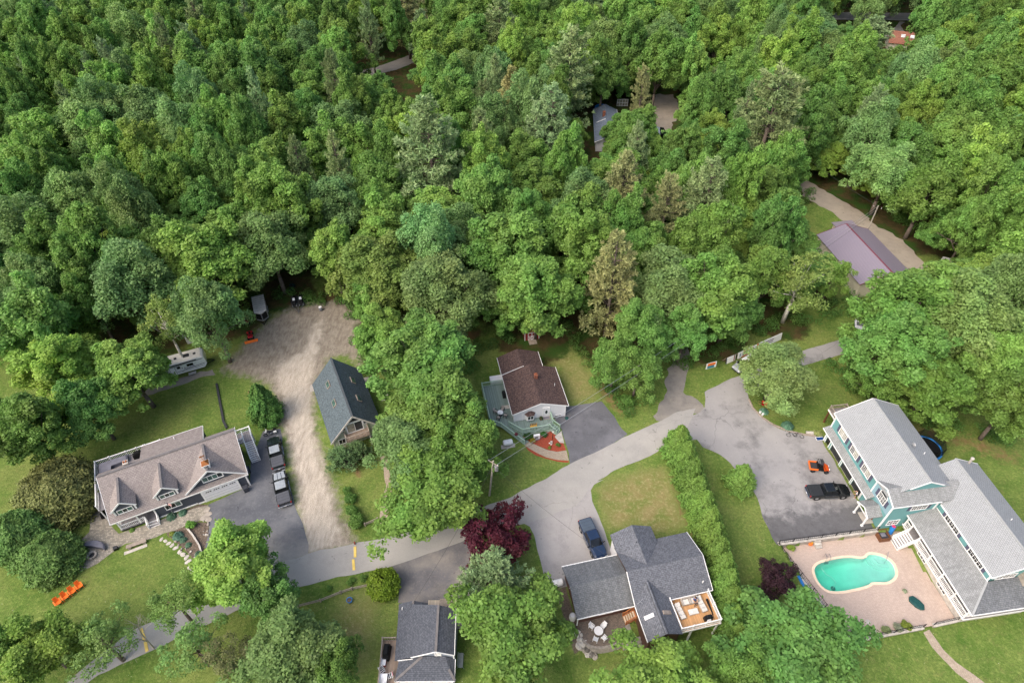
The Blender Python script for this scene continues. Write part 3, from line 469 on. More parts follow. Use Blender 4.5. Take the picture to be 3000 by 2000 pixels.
FARTREES = deci({'m':[1220,2805,158,74,645,2400,166,47,1569,1845,191,60,-1419,2724,161,56,-98,2354,206,55,1705,2530,219,56,-312,2210,214,45,-963,2216,165,56,1273,1723,218,45,-1685,2566,218,74,816,1747,156,48,-1875,2659,172,74,-791,2588,163,66,-1226,2788,177,58,-1256,1431,208,51,-130,2824,173,71,-1868,2542,183,70,711,2846,166,68,-750,2126,190,47,1607,2239,156,48,-1170,2051,195,52,12,1862,183,44,402,2641,218,49,-1106,2587,218,71,-1199,1648,223,44,-463,2488,199,58,-1540,2529,196,54,-652,1920,188,51,-970,917,200,59,924,829,159,57,162,1778,214,46,-395,2563,198,62,503,2689,218,72,206,2608,201,72,-1654,2747,187,57,-1573,2070,192,52,114,2490,196,68,1648,2453,193,49,1848,2268,188,48,-890,760,211,49,-253,2536,185,49,-275,2709,188,71,146,2175,190,47,-1714,2214,187,66,1732,2269,179,46,816,2713,188,47,-1826,2756,158,63,569,2527,198,68,-773,2872,166,70,286,1740,175,43,1352,2544,159,73,-1358,2440,170,55,-1348,2137,164,54,-1425,2828,157,51,-379,2279,172,51,-913,2769,205,58,-727,1647,199,43,894,2624,213,68,310,2610,177,48,-1270,2452,198,54,-330,2888,167,55,242,2706,189,61,-796,2461,207,58,-772,2371,191,54,1924,2387,173,62,-666,2398,225,49,-1181,1533,208,43,-1828,2431,162,48,892,2871,157,48,1296,1448,188,48,-645,2572,182,51,-1928,2834,168,52,835,2213,176,53,961,898,192,44,1374,2165,191,51,-903,2134,164,50,822,707,158,60,1952,2602,201,55,-1003,1003,179,50,-1562,2254,191,50,-809,1991,198,50,-1661,1986,168,64,-1110,2942,157,64,547,2348,209,56,-712,2517,196,58,928,2106,209,53,-1465,1811,174,50,1343,2031,223,46,-388,2452,181,52,2107,2718,166,57,-1450,1702,166,53,-1750,2338,179,52,-523,2707,207,51,1396,1707,224,52,710,2707,212,58,-1810,2922,172,74,962,2236,167,44,1231,2375,175,51,-195,2087,202,54,-1992,2532,196,67,-783,2782,195,50,-1124,2809,178,48,1539,2636,178,54,1522,2359,221,64,1507,2792,179,66,-832,2208,160,55,703,2542,169,53,-1163,2433,160,47,983,2572,177,69,-2163,2862,175,49,572,2812,155,66,-1707,2466,212,58,-1238,2299,189,55,1505,2015,172,48,944,2743,200,48,-54,2242,187,43,-119,2459,181,60,510,1574,169,45,1050,2305,191,59,1365,1503,198,47,131,2805,172,49,-1061,2512,179,49,250,2276,179,48,1221,1264,175,54,-880,2050,215,43,1842,2642,225,46,-1026,2836,193,69,-158,2596,203,58,-1103,2081,183,43,1156,2415,203,53,-659,2892,166,46,-938,2533,213,48,1679,2024,165,53,1291,1816,182,43,1075,2639,174,60,-245,2219,203,44,594,1568,192,44,272,2840,171,49,1640,2595,170,54,-1322,1878,219,44,-1806,2201,157,46,2172,2823,167,51,-1551,1797,175,44,1069,1088,198,43,902,2520,209,62,222,2497,168,48,-402,2811,155,62,2023,2811,160,49,-1740,2814,163,49,-17,2904,155,64,-945,2692,205,51,1491,1846,200,46,362,2889,165,55,-648,2173,196,45,-1567,1971,202,48,-592,2298,162,44,-258,2804,197,57,858,2427,187,48,1608,2336,214,47,-1973,2711,169,50,-1677,2315,175,51,190,2887,156,73,-324,2629,204,54,-1326,2810,201,65,732,2625,171,51,-1404,2920,168,61,1358,2869,164,53,1453,2593,211,47,609,2006,190,52,1253,2030,223,48,878,2791,195,57,-681,1708,201,47,1270,1652,188,44,1519,2166,188,51,1250,2288,224,45,1742,2447,215,61,1779,2574,199,58,1425,2009,217,52,-335,1998,218,47,1446,1635,194,66,-1899,2370,163,49,1441,2200,176,50,62,1792,170,43,-750,2201,161,52,-223,2896,159,56,-843,2942,157,51],'s':[1205,1368,197,51,-77,2697,157,69,-2049,2780,178,69,394,2783,189,66,17,2671,203,52,1621,2695,183,67,-1455,2621,183,48,1011,1594,214,45,1333,2772,197,51,1721,2191,168,57,-1179,2655,197,48,1161,1208,180,55,-696,2652,220,60,426,2558,216,52,1495,1722,182,63,-1396,2537,206,65,1077,2508,222,70,-1560,2721,184,48,1489,2505,224,64,1715,2651,204,72,907,2188,223,44,-1376,1659,223,59,135,2269,168,45,1166,2708,194,53,-2066,2670,162,67,-1562,1896,174,48,-1657,2117,212,66,384,2200,207,55,1138,2299,217,56,-1515,2925,167,58,1356,2406,219,74,-953,2322,197,49,-1779,2637,167,60,1120,2141,216,47,1636,2829,172,48,1834,2391,186,55,391,2447,155,54,687,1505,182,44,950,2352,187,48,794,2570,211,51,-1359,1542,161,51,1397,1562,196,44,-541,2342,172,47,-1844,2287,188,54,611,2084,202,44,-529,2597,179,71,-694,2802,210,58,1252,2711,181,60,-526,2147,176,46,1737,2083,166,58,-698,2051,165,51,1574,2502,198,51,76,1515,191,44,1328,2307,225,47,-1592,2816,175,49,-596,2499,169,63,810,2841,174,56,-1165,1260,176,47,76,2859,169,54,-1920,2758,168,47,1728,2794,188,48,894,1855,160,51,689,1753,220,43,-174,2746,198,50,-1269,1341,159,43,665,2134,185,46,-1926,2928,162,50,-1345,2274,206,53,-1492,2105,197,54,2034,2568,207,53],'p':[486,2497,185,40,-1198,2563,175,45,1266,2610,186,52,-593,2867,200,48,2020,2751,181,43,1305,1516,215,39,199,2797,200,47,-1289,2738,204,41,-1325,2904,185,50,1411,2808,191,50,1620,2002,192,43,-1218,2887,184,42,-1536,2639,188,41,1904,2682,228,44,-240,2619,243,41,-539,2455,231,40,-1739,2725,190,40,-1998,2923,183,61,599,2732,196,40,-1026,2646,209,52],'b':[-16,2516,198,72,1147,2585,175,50,-938,1805,223,44,-1469,2410,156,60,1004,1019,175,66,-1300,2068,176,53,1805,2745,172,60,1904,2496,210,48,1364,2691,218,47,118,2704,159,58,309,2524,204,47,416,1988,188,52,-1042,1082,162,67,169,1881,216,48,271,2432,163,50,-1034,2738,172,65,675,1953,223,50,1901,2805,167,69,1407,2265,186,51,1043,2722,166,61,-387,2718,187,60,1449,2699,176,59,747,2297,215,59,-452,2205,192,50,-1497,2801,213,53,-2284,2965,156,63,-1495,1880,210,45,-2066,2868,190,49,-1247,2133,188,55,-468,2304,222,59,854,2091,221,45,762,2774,200,48,2034,2660,210,48,-861,2338,161,56,-874,2622,217,51,-909,2858,172,64,-616,2715,161,71,627,2634,195,61,-1204,1797,219,44,-447,2654,189,49,-520,2020,212,51,-762,1873,210,44,1825,2486,186,48,1572,2071,223,54,-1690,2882,182,53,961,1822,183,45,-1186,1326,222,46,-1337,1465,169,55,-549,2220,205,47,50,2755,202,57,-805,2068,207,45,196,2238,159,44,-1258,2611,215,55,333,1983,163,51,321,2114,217,45,114,1834,171,45,-513,2870,155,71,1028,2399,163,48,96,2600,186,70,1057,2816,159,54,1623,2152,225,43,886,760,216,44,-951,2611,204,47,-1652,2661,218,57,1231,2533,168,48,-621,1997,186,44,-937,830,192,46,-1613,2484,207,58,1616,1920,215,61,-1932,2463,157,53,-158,2174,166,48,-1324,2670,188,56,1089,1150,206,46,965,2818,186,49,-1631,2238,156,45,1988,2505,197,48,470,1704,205,44,1280,1370,178,44,-398,2362,196,48,-1121,1130,187,48,523,1839,210,44,-1234,2703,184,51,36,1671,167,47,231,1788,163,45,-831,2703,178,54]})
# understorey of the woods: x, y in decimetres
LOWTREES = [875,1209,-761,1017,-1207,1376,-564,1217,-1372,1768,-682,1625,-379,1639,-1352,1727,651,1607,-27,1221,1332,1678,-734,1594,-464,1086,1335,1743,282,916,-814,1485,-1086,1286,-337,1458,-43,1747,-818,878,-786,1427,747,1878,428,1326,-528,1623,592,1524,768,1572,967,1757,-385,1216,832,1548,-82,1234,1278,1592,449,1280,-87,1574,-751,942,-96,1340,-205,946,946,1105,-822,986,-38,977,1147,1459,53,1899,839,1923,-1552,1851,-22,1146,-259,1489,-1466,1748,51,1212,617,1703,-277,1028,1200,1836,-1080,1685,-198,1865,928,1346,1246,1780,-110,1481,-923,1472,-664,1077,-411,1350,907,1487,886,872,-199,1360,-1447,1882,-467,1278,-1416,1754,122,1396,-715,1899,1206,1706,95,1124,-876,1100,562,1161,102,1047,-634,1294,177,937,-246,1363,914,908,337,1317,1432,1862,249,1131,-296,1388,-208,1494,1118,1275,1525,1792,749,1337,531,1080,-1304,1920,990,1674,-742,1426,-804,1773,-914,1925,766,1748,1248,1504,1051,1413,2,1364,13,1061,850,1643,1295,1764,-1308,1653,1175,1420,-492,1423,-1070,1144,175,1212,-584,1270,828,1793,-84,924,92,1755,1355,1579,1323,1848,-336,1658,-267,1563,366,1927,549,1697,705,1460,-864,902,-190,1010,-850,796,1145,1606,-915,1876,746,804,-1254,1491,-561,1683,294,983,783,1677,-1260,1591,1452,1937,102,940,-111,1109,143,1304,402,934,-1052,1525,886,1442,-77,1412,-1102,1345,526,1900,374,1778,65,1856,1106,1696,-864,1182,-305,1543,1071,1738,-600,1928,186,1158,-741,1126,630,1543,127,1512,-1142,1337,1440,1808,-687,1473,-638,1045,-914,893,-337,987,325,1268,-394,1718,-536,1451,1102,1871,-1337,1829,966,1067,-28,1418,954,1713,-820,1847,-1098,1481,-185,1096,-178,1703,848,806,-801,1188,406,1147,-730,1811,-1204,1941,582,1382,-994,1144,-789,1132,210,862,968,946,250,984,947,1020,-1170,1391,1170,1304,-873,1945,-799,1900,474,1946,-62,1851,-960,1282,1107,1202,-1131,1511,-308,1205,428,989,-424,1244,48,954,1057,1846,1088,1821,-290,973,-41,1616,412,1210,772,1398,285,1823,488,1269,-603,1790,-1008,955,-1147,1172,-473,1532,-714,1858,-465,1386,608,1254,400,856,-1027,1681,-911,1252,1011,1896,986,1192,-1040,1215,-587,929,549,1023,-952,1759,-564,1110,-18,831,-375,1031,-630,1704,-1019,1800,-921,1520,1152,1887,978,1862,-432,1133,1277,1864,1229,1673,-1026,1847,489,1799,-1184,1850,915,1582,-350,1718,1154,1256,-51,1023,-833,1931,-1000,1290,90,1270,-514,961,-499,1065,-994,1590,-1008,1899,904,1907,146,1948,-338,1339,665,1451,-971,1054,-1078,1430,-856,945,617,1928,-1193,1715,-515,1289,551,1534,634,1814,-1295,1723,-1162,1479,-282,917,232,1734,-81,1639,1004,1456,-1015,1408,805,1508,-121,1770,518,1626,-420,1507,294,1190,1066,1210,331,882,72,889,672,1891,971,1340,865,1738,266,1455,-881,1323,-1388,1607,-989,1486,328,1759,-634,999,1241,1887,851,1048,308,1112,1517,1882,-117,1870,1015,1220,-913,1196,-528,1865,384,1331,269,876,121,1172,-753,1923,-644,1482,-543,1069,961,1602,-1202,1438,-1124,1575,-1508,1796,-1137,1808,487,1179,-735,1275,920,1622,-1041,1765,1065,1328,-180,1565,-99,876,-521,1787,882,1014,-593,1488,761,1840,-471,1894,-934,1584,726,1526,-727,1552,1056,1041,168,1713,-834,1746,-153,1817,-1021,1255,156,1266,-829,1538,426,1931,-1240,1631,-362,1126,-153,952,-1304,1542,-574,1581,-691,1585,-823,1606,175,1831,782,1789,1015,957,621,1370,1433,1760,76,1637,-1522,1947,823,1679,835,1299,-1197,1591,1024,1082,-730,1697,-22,1822,216,1301,747,1629,-238,1833,1063,1565,-200,1051,-444,1426,-617,1180,983,1510,-603,1321,-130,1244,-888,807,1387,1655,-395,1091,892,1802,-806,1283,427,1030,515,892,-634,1434,888,1550,-747,848,-1447,1945,1190,1530,715,1919,36,1548,1030,1739,711,1357,-721,974,-231,1105,-196,1261,994,1301,15,1319,-1076,1379,1040,1808,245,1921,-481,985,852,907,380,1820,-1372,1861,63,1062,393,1383,-770,1823,-391,1166,694,849,446,1117,-1299,1497,1556,1913,-669,862,-680,1305,570,1449,154,1037,1125,1774,-879,1517,-61,1797,-68,1895,641,1664,192,898,-15,1273,350,992,494,1660,212,1250,-481,1620,-1153,1668,-338,1397,-668,1194,494,1874,-569,1364,-910,1388,-563,965,-240,1531,543,983,-1281,1862,492,1426,-337,1501,1052,1917,-147,998,611,1412,-906,1836,771,1528,626,1771,-440,1697,-227,1576,565,1823,-1231,1744,-295,1091,-164,1892,1258,1417,505,1378,549,1592,-627,1527,333,1856,215,1839,-33,1327,-953,1667,917,1220,-729,1332,753,849,407,1252,-338,1607,399,1096,-649,1666,1118,1654,-575,1013,713,1715,1238,1932,1238,1330,798,1250,1242,1822,-3,1634,-287,1340,-184,1935,-319,1137,-234,1450,1110,1109,-406,1450,-804,783,250,1233,518,1234,1091,1491,789,1912,-130,1602,853,1835,1306,1556,97,1554,49,1726,851,1156,148,1455,925,1413,-1037,1170,804,1460,548,924,968,1396,1018,1941,-92,1035,-708,1388,1462,1892,372,1879,631,1868,419,1415,-744,786,-66,853,-70,1129,-1415,1853,1159,1846,271,1096,-985,1100,-72,1460,1135,1150,-960,974,307,1931,1473,1772,892,1384,872,944,1075,1379,1171,1651,-952,1123,258,1402,-987,1377,6,980,-1087,1749,189,1923,997,1799,-1268,1901,671,1550,-1126,1281,-524,1739,-526,1504,1034,1184,1131,1815,-1060,1029,705,1621,-120,1659,0,1187,742,1677,373,886,251,1026,506,1730,1327,1790,315,1361,165,1673,-604,1131,-768,1634,-865,1060,-638,1746,874,1595,-1219,1295,-779,977,-194,1823,894,1107,-1207,1498,1254,1550,-649,1574,114,1789,-783,1334,-1097,1851,-332,1244,-1483,1922,-918,936,448,1158,70,988,865,1891,-1334,1949,737,1775,1182,1481,-5,1904,-167,1511,890,1297,-937,1031,978,1565,-702,1092,-214,1222,-11,1700,-1598,1926,-487,1332,62,1465,960,1646,1373,1755,1033,1630,743,1440,1124,1416,-1170,1767,24,1815,488,1079,-692,931,559,1120,630,1306,-1253,1380,1369,1873,812,1375,483,1316,-448,1314,80,1414,135,1128,-763,1168,1445,1702]

# ---------------------------------------------------------------- terrain
def smooth(a, b, x):
    t = np.clip((np.asarray(x, float) - a) / (b - a), 0, 1); return t * t * (3 - 2 * t)
def frame(ox, oy, ang):
    c, s = math.cos(R(ang)), math.sin(R(ang))
    return (lambda u, v: (ox + u*c - v*s, oy + u*s + v*c)), (lambda x, y: ((x-ox)*c + (y-oy)*s, -(x-ox)*s + (y-oy)*c))
FW, FL = frame(47.3, 59.05, -82.4)          # teal house: u runs south along the garage front, v runs into the house
DW, DL = frame(7.62, 31.15, 12.23)          # house with the roof deck
POOLDECK = [FW(15.55, -13.85), FW(28.45, -10.4), FW(27.75, 4.7), FW(27.75, 3.7), FW(15.55, 3.7)]
def sdist(px, py, poly):
    px = np.asarray(px, float); py = np.asarray(py, float); d = np.full(px.shape, 1e9); ins = np.zeros(px.shape, bool)
    for (x0, y0), (x1, y1) in zip(poly, poly[1:] + poly[:1]):
        ex, ey = x1-x0, y1-y0; t = np.clip(((px-x0)*ex + (py-y0)*ey) / (ex*ex + ey*ey + 1e-12), 0, 1)
        d = np.minimum(d, np.hypot(px-x0-t*ex, py-y0-t*ey))
        if abs(y1-y0) > 1e-9: ins ^= ((y0 > py) != (y1 > py)) & (px < (x1-x0)*(py-y0)/(y1-y0) + x0)
    return np.where(ins, -d, d)
def zg(x, y):
    x = np.asarray(x, float); y = np.asarray(y, float)
    u, v = FL(x, y); z = -0.9 * smooth(16, 26, u) * smooth(-24, -14, v)
    du, dv = DL(x, y); z = z - 1.0 * smooth(-1.2, -3.2, dv) * smooth(-5, -1, du) * (1 - smooth(19, 24, du))
    return z
def zat(x, y): return float(zg(np.array([x]), np.array([y]))[0])
TERR = GEO['terrace']
def axis(lo, hi, fine, flo, fhi):
    a = list(np.arange(flo, fhi + .01, fine)); s = fine; x = flo
    while x > lo: s *= 1.25; x -= s; a.insert(0, x)
    s = fine; x = a[-1]
    while x < hi: s *= 1.25; x += s; a.append(x)
    return np.array(a)
gx = axis(-600, 600, .42, -72, 84); gy = axis(-120, 900, .42, 18, 108)
XX, YY = np.meshgrid(gx, gy); P = XX.ravel(), YY.ravel()
rngn = np.random.default_rng(5)
ZZ = zg(*P); ZZ = np.where(sdist(*P, POOLDECK) < -.25, -3.4, ZZ); ZZ = np.where(sdist(*P, TERR) < -.3, -1.3, ZZ)
ZZ = ZZ + np.where(np.abs(ZZ) < .5, rngn.normal(0, .006, ZZ.shape) - .012, 0)
me = bpy.data.meshes.new('ground'); nx, ny = len(gx), len(gy)
idx = np.arange(nx*ny).reshape(ny, nx); q = np.stack([idx[:-1, :-1], idx[:-1, 1:], idx[1:, 1:], idx[1:, :-1]], -1).reshape(-1, 4)
me.vertices.add(nx*ny); me.vertices.foreach_set('co', np.stack([P[0], P[1], ZZ], -1).ravel())
me.loops.add(q.size); me.loops.foreach_set('vertex_index', q.ravel()); me.polygons.add(len(q))
me.polygons.foreach_set('loop_start', np.arange(0, q.size, 4)); me.update(calc_edges=True)
me.polygons.foreach_set('use_smooth', [True]*len(q))
def soft(name, w): return np.clip(.5 - sdist(*P, GEO[name]) / w, 0, 1)
W = dict(dirt=soft('dirt', 4.0), sand=soft('dirt_light', 3.5))
W['dry'] = np.max([soft('yard_c_dry', 6)*.9, soft('dry_d', 4), soft('dry_e', 6)*.9], 0)
W['needle'] = np.max([soft('needles', 2.6), soft('needles2', 1.2), soft('needles3', 4.5)*.7, soft('needles4', 3), soft('needles_hedge', 1.0)], 0)
W['soil'] = np.max([soft('bed_a', .5), soft('bed_a2', .4), soft('bed_a3', .4), soft('terrace_gravel', .8)], 0)
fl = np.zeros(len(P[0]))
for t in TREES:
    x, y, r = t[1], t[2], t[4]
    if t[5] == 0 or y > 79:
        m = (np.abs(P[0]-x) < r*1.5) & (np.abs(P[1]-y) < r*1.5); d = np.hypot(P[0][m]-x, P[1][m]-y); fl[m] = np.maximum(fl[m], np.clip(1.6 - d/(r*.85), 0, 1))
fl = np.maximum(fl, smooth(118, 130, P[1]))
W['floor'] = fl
for k, v in W.items():
    a = me.attributes.new(k, 'FLOAT', 'POINT'); a.data.foreach_set('value', v.astype(np.float32))
m, n, l, b = newmat('ground'); Pn = wpos(n)
def wmask(k, sc=1.1, amp=.9, lo=.35, hi=.65):
    at = n.new('ShaderNodeAttribute'); at.attribute_name = k
    nz = n.new('ShaderNodeTexNoise'); nz.inputs['Scale'].default_value = sc; nz.inputs['Detail'].default_value = 6; nz.inputs['Roughness'].default_value = .65; l.new(Pn, nz.inputs['Vector'])
    s_ = math_(n, l, 'ADD', at.outputs['Fac'], math_(n, l, 'MULTIPLY', math_(n, l, 'SUBTRACT', nz.outputs[0], .5), amp))
    r_ = n.new('ShaderNodeMapRange'); r_.interpolation_type = 'SMOOTHSTEP'; r_.inputs['From Min'].default_value = lo; r_.inputs['From Max'].default_value = hi; l.new(s_, r_.inputs['Value']); return r_.outputs[0]
grass = mixc(n, l, noise(n, l, Pn, .35, 6, .6, .35, .68), lin('55732F'), lin('768A44'))
grass = mixc(n, l, math_(n, l, 'MULTIPLY', noise(n, l, Pn, .12, 5, .6, .45, .7), .55), grass, lin('8E9054'))
grass = mixc(n, l, math_(n, l, 'MULTIPLY', noise(n, l, Pn, 1.3, 6, .72, .52, .75), .5), grass, lin('8C7E58'))
grass = mixc(n, l, math_(n, l, 'MULTIPLY', noise(n, l, Pn, 3.5, 5, .7, .42, .7), .6), grass, lin('3C5422'))
grass = mixc(n, l, math_(n, l, 'MULTIPLY', noise(n, l, Pn, 2.1, 6, .75, .5, .66), .55), grass, lin('93A05A'))
clov = n.new('ShaderNodeTexVoronoi'); clov.inputs['Scale'].default_value = .9; l.new(Pn, clov.inputs['Vector'])
grass = mixc(n, l, math_(n, l, 'LESS_THAN', clov.outputs['Distance'], .035), grass, lin('CFCDB4'))
dry = mixc(n, l, noise(n, l, Pn, .9, 6, .65), lin('7E7848'), lin('A09068'))
dry = mixc(n, l, math_(n, l, 'MULTIPLY', noise(n, l, Pn, .45, 6, .68, .42, .6), .85), dry, lin('6A7A3A')); dry = mixc(n, l, math_(n, l, 'MULTIPLY', noise(n, l, Pn, 2.2, 5, .7, .5, .7), .5), dry, lin('C0B088'))
needle = mixc(n, l, noise(n, l, Pn, 1.6, 6, .65), lin('75563C'), lin('967A5C'))
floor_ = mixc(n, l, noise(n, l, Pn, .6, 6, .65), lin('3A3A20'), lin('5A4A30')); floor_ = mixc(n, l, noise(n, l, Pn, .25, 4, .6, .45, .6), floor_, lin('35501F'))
mpg = n.new('ShaderNodeMapping'); mpg.inputs['Rotation'].default_value = (0, 0, R(-21)); mpg.inputs['Scale'].default_value = (1.5, .38, 1); l.new(Pn, mpg.inputs['Vector'])
dirt = mixc(n, l, noise(n, l, Pn, .8, 7, .68, .35, .68), lin('7A7064'), lin('989082'))
dirt = mixc(n, l, math_(n, l, 'MULTIPLY', noise(n, l, mpg.outputs[0], 1.5, 6, .65, .45, .65), .55), dirt, lin('AEA598'))
sand = mixc(n, l, noise(n, l, mpg.outputs[0], 1.2, 7, .68, .32, .66), lin('A2978A'), lin('CBC1B2'))
soil = mixc(n, l, noise(n, l, Pn, 4, 5, .7), lin('4E453C'), lin('85776A'))
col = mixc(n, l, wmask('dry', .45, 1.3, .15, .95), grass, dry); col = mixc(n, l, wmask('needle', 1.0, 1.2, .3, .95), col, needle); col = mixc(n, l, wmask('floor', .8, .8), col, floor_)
col = mixc(n, l, wmask('dirt', .9, 1.3, .2, .8), col, dirt); col = mixc(n, l, wmask('sand', .55, 1.1, .3, .8), col, sand); col = mixc(n, l, wmask('soil', 3, .4), col, soil)
l.new(col, b.inputs['Base Color']); setp(b, .95, .15)
bumpn(n, l, b, noise(n, l, Pn, 6, 5, .75), .7, .08)
me.materials.append(MAT['ground']); ground = link(bpy.data.objects.new('ground', me)); tag(ground, kind='structure')

rs = random.Random(3)
def sheet(name, poly, z, mat, jit=.06, kind='structure', parent=None, step=.4, th=None):
    pts = []
    for (x0, y0), (x1, y1) in zip(poly, poly[1:] + poly[:1]):
        L = math.hypot(x1-x0, y1-y0); k = max(1, int(L/step))
        for i in range(k): t = i/k; pts.append((x0+(x1-x0)*t, y0+(y1-y0)*t))
    off = np.array([(rs.gauss(0, 1), rs.gauss(0, 1)) for _ in pts])
    for _ in range(3): off = (np.roll(off, 1, 0) + off*1.2 + np.roll(off, -1, 0))/3.2
    pts = [(p[0]+o[0]*jit*2.2, p[1]+o[1]*jit*2.2) for p, o in zip(pts, off)]
    mb = MB()
    if th: mb.prism(pts, z-th, z)
    else:
        zz = zg(np.array([p[0] for p in pts]), np.array([p[1] for p in pts])); mb.face([(p[0], p[1], float(h)+z) for p, h in zip(pts, zz)])
    a = sum(p[0]*q[1]-q[0]*p[1] for p, q in zip(pts, pts[1:]+pts[:1]))
    if a < 0: mb.f = [f[::-1] for f in mb.f]
    o = mb.build(name, mat, parent)
    if parent is None: tag(o, kind=kind)
    return o
def smoothpoly(poly, it=2):
    for _ in range(it):
        o = []
        for p, q in zip(poly, poly[1:] + poly[:1]): o += [(p[0]*.75+q[0]*.25, p[1]*.75+q[1]*.25), (p[0]*.25+q[0]*.75, p[1]*.25+q[1]*.75)]
        poly = o
    return poly
sheet('gravel_track', smoothpoly(GEO['track'], 1), .006, 'gravel_grey', .2)
sheet('gravel_road', smoothpoly(GEO['gravel'], 1), .006, 'gravel_tan', .25)
sheet('gravel_lot', smoothpoly(GEO['lot_h'], 1), .006, 'gravel_tan', .3)
sheet('highway', GEO['highway'], .006, 'highway_tar'); sheet('driveway', GEO['drive_far'], .010, 'highway_tar'); sheet('lane', GEO['lane'], .006, 'highway_tar')
hl = MB(); h0, h1 = GEO['highway'][-1], GEO['highway'][-4]
for t0, t1, ln in ((7, 6, 0),):
    pa = GEO['highway'][4:]; 
    for (x0, y0), (x1, y1) in zip(pa, pa[1:]): hl.face([(x0, y0+.9, .011), (x0, y0+.68, .011), (x1, y1+.68, .011), (x1, y1+.9, .011)][::-1])
tag(hl.build('road_edge_line', 'white_old'), kind='structure')
sheet('driveway', GEO['drive_a'], .008, 'asphalt_dark', .05); sheet('driveway', GEO['drive_e'], .012, 'asphalt_e', .07); sheet('driveway', GEO['drive_d'], .012, 'asphalt_d', .05)
sheet('driveway', GEO['drive_c'], .008, 'asphalt_c', .05); sheet('driveway', GEO['drive_f'], .016, 'asphalt_f', .05)
sheet('road', GEO['road'], .020, 'asphalt_road', .07)
sheet('patio', GEO['patio_a'], .012, 'paver_cream', .06); sheet('paved_walk', GEO['walk_b'], .008, 'paver_walk', .05); sheet('paved_walk', GEO['walk_c'], .014, 'paver_walk', .02); sheet('stone_walk', GEO['walk_c2'], .008, 'stone_pale', .03)
sheet('mulch_bed', GEO['bed_c'], .006, 'mulch_red', .05); sheet('mulch_bed', GEO['bed_c2'], .006, 'mulch_red', .04); sheet('paved_walk', GEO['path_f'], .010, 'paver_walk', .03)
# pool terrace with a hole for the basin
POOL = [tuple(p) for p in GEO['pool']]
cx = sum(p[0] for p in POOL)/len(POOL); cyy = sum(p[1] for p in POOL)/len(POOL)
POOL = smoothpoly(POOL, 1)
def grow(poly, d):
    o = []
    for i, p in enumerate(poly):
        a = poly[i-1]; b_ = poly[(i+1) % len(poly)]; tx, ty = b_[0]-a[0], b_[1]-a[1]; L = math.hypot(tx, ty) or 1
        o.append((p[0] + ty/L*d, p[1] - tx/L*d))
    return o
ar = sum(p[0]*q[1]-q[0]*p[1] for p, q in zip(POOL, POOL[1:]+POOL[:1]))
if ar < 0: POOL = POOL[::-1]
import bmesh
def ring_sheet(name, outer, inner, z, mat):
    bm = bmesh.new(); es = []
    for L in (outer, inner):
        vs_ = [bm.verts.new((x, y, z)) for x, y in L]
        es += [bm.edges.new((vs_[i], vs_[(i+1) % len(vs_)])) for i in range(len(vs_))]
    bmesh.ops.triangle_fill(bm, edges=es, use_beauty=True)
    for f in bm.faces:
        if f.normal.z < 0: f.normal_flip()
    me = bpy.data.meshes.new(name); bm.to_mesh(me); bm.free(); me.materials.append(MAT[mat]); return bpy.data.objects.new(name, me)
PD = [FW(15.35, -13.95), FW(28.55, -10.6), FW(27.95, 4.6), FW(27.6, 3.8), FW(15.35, 3.8)]
tag(link(ring_sheet('pool_terrace', PD, grow(POOL, .28), -.70, 'paver_pool')), kind='structure')

# ---------------------------------------------------------------- plants: crowns are clouds of single leaves on clumps that follow the limbs
def leafmesh(name, C, D, N, L, Wd, tint, mat):
    """quads: centre C, long axis D, normal N, length L, width Wd"""
    n = len(C); D = D - N*np.sum(D*N, 1)[:, None]; D /= np.linalg.norm(D, axis=1)[:, None] + 1e-9; S = np.cross(N, D)
    a = C - D*L[:, None]*.5; b = C + S*Wd[:, None]*.5; c = C + D*L[:, None]*.5; d = C - S*Wd[:, None]*.5
    co = np.stack([a, b, c, d], 1).reshape(-1, 3)
    me = bpy.data.meshes.new(name); me.vertices.add(4*n); me.vertices.foreach_set('co', co.ravel().astype(np.float32))
    me.loops.add(4*n); me.loops.foreach_set('vertex_index', np.arange(4*n)); me.polygons.add(n); me.polygons.foreach_set('loop_start', np.arange(0, 4*n, 4))
    me.update(calc_edges=True)
    at = me.attributes.new('tint', 'FLOAT', 'POINT'); at.data.foreach_set('value', np.repeat(np.clip(tint, 0, 1), 4).astype(np.float32))
    me.materials.append(MAT[mat]); return me
def unit(v): return v / (np.linalg.norm(v, axis=-1, keepdims=True) + 1e-9)
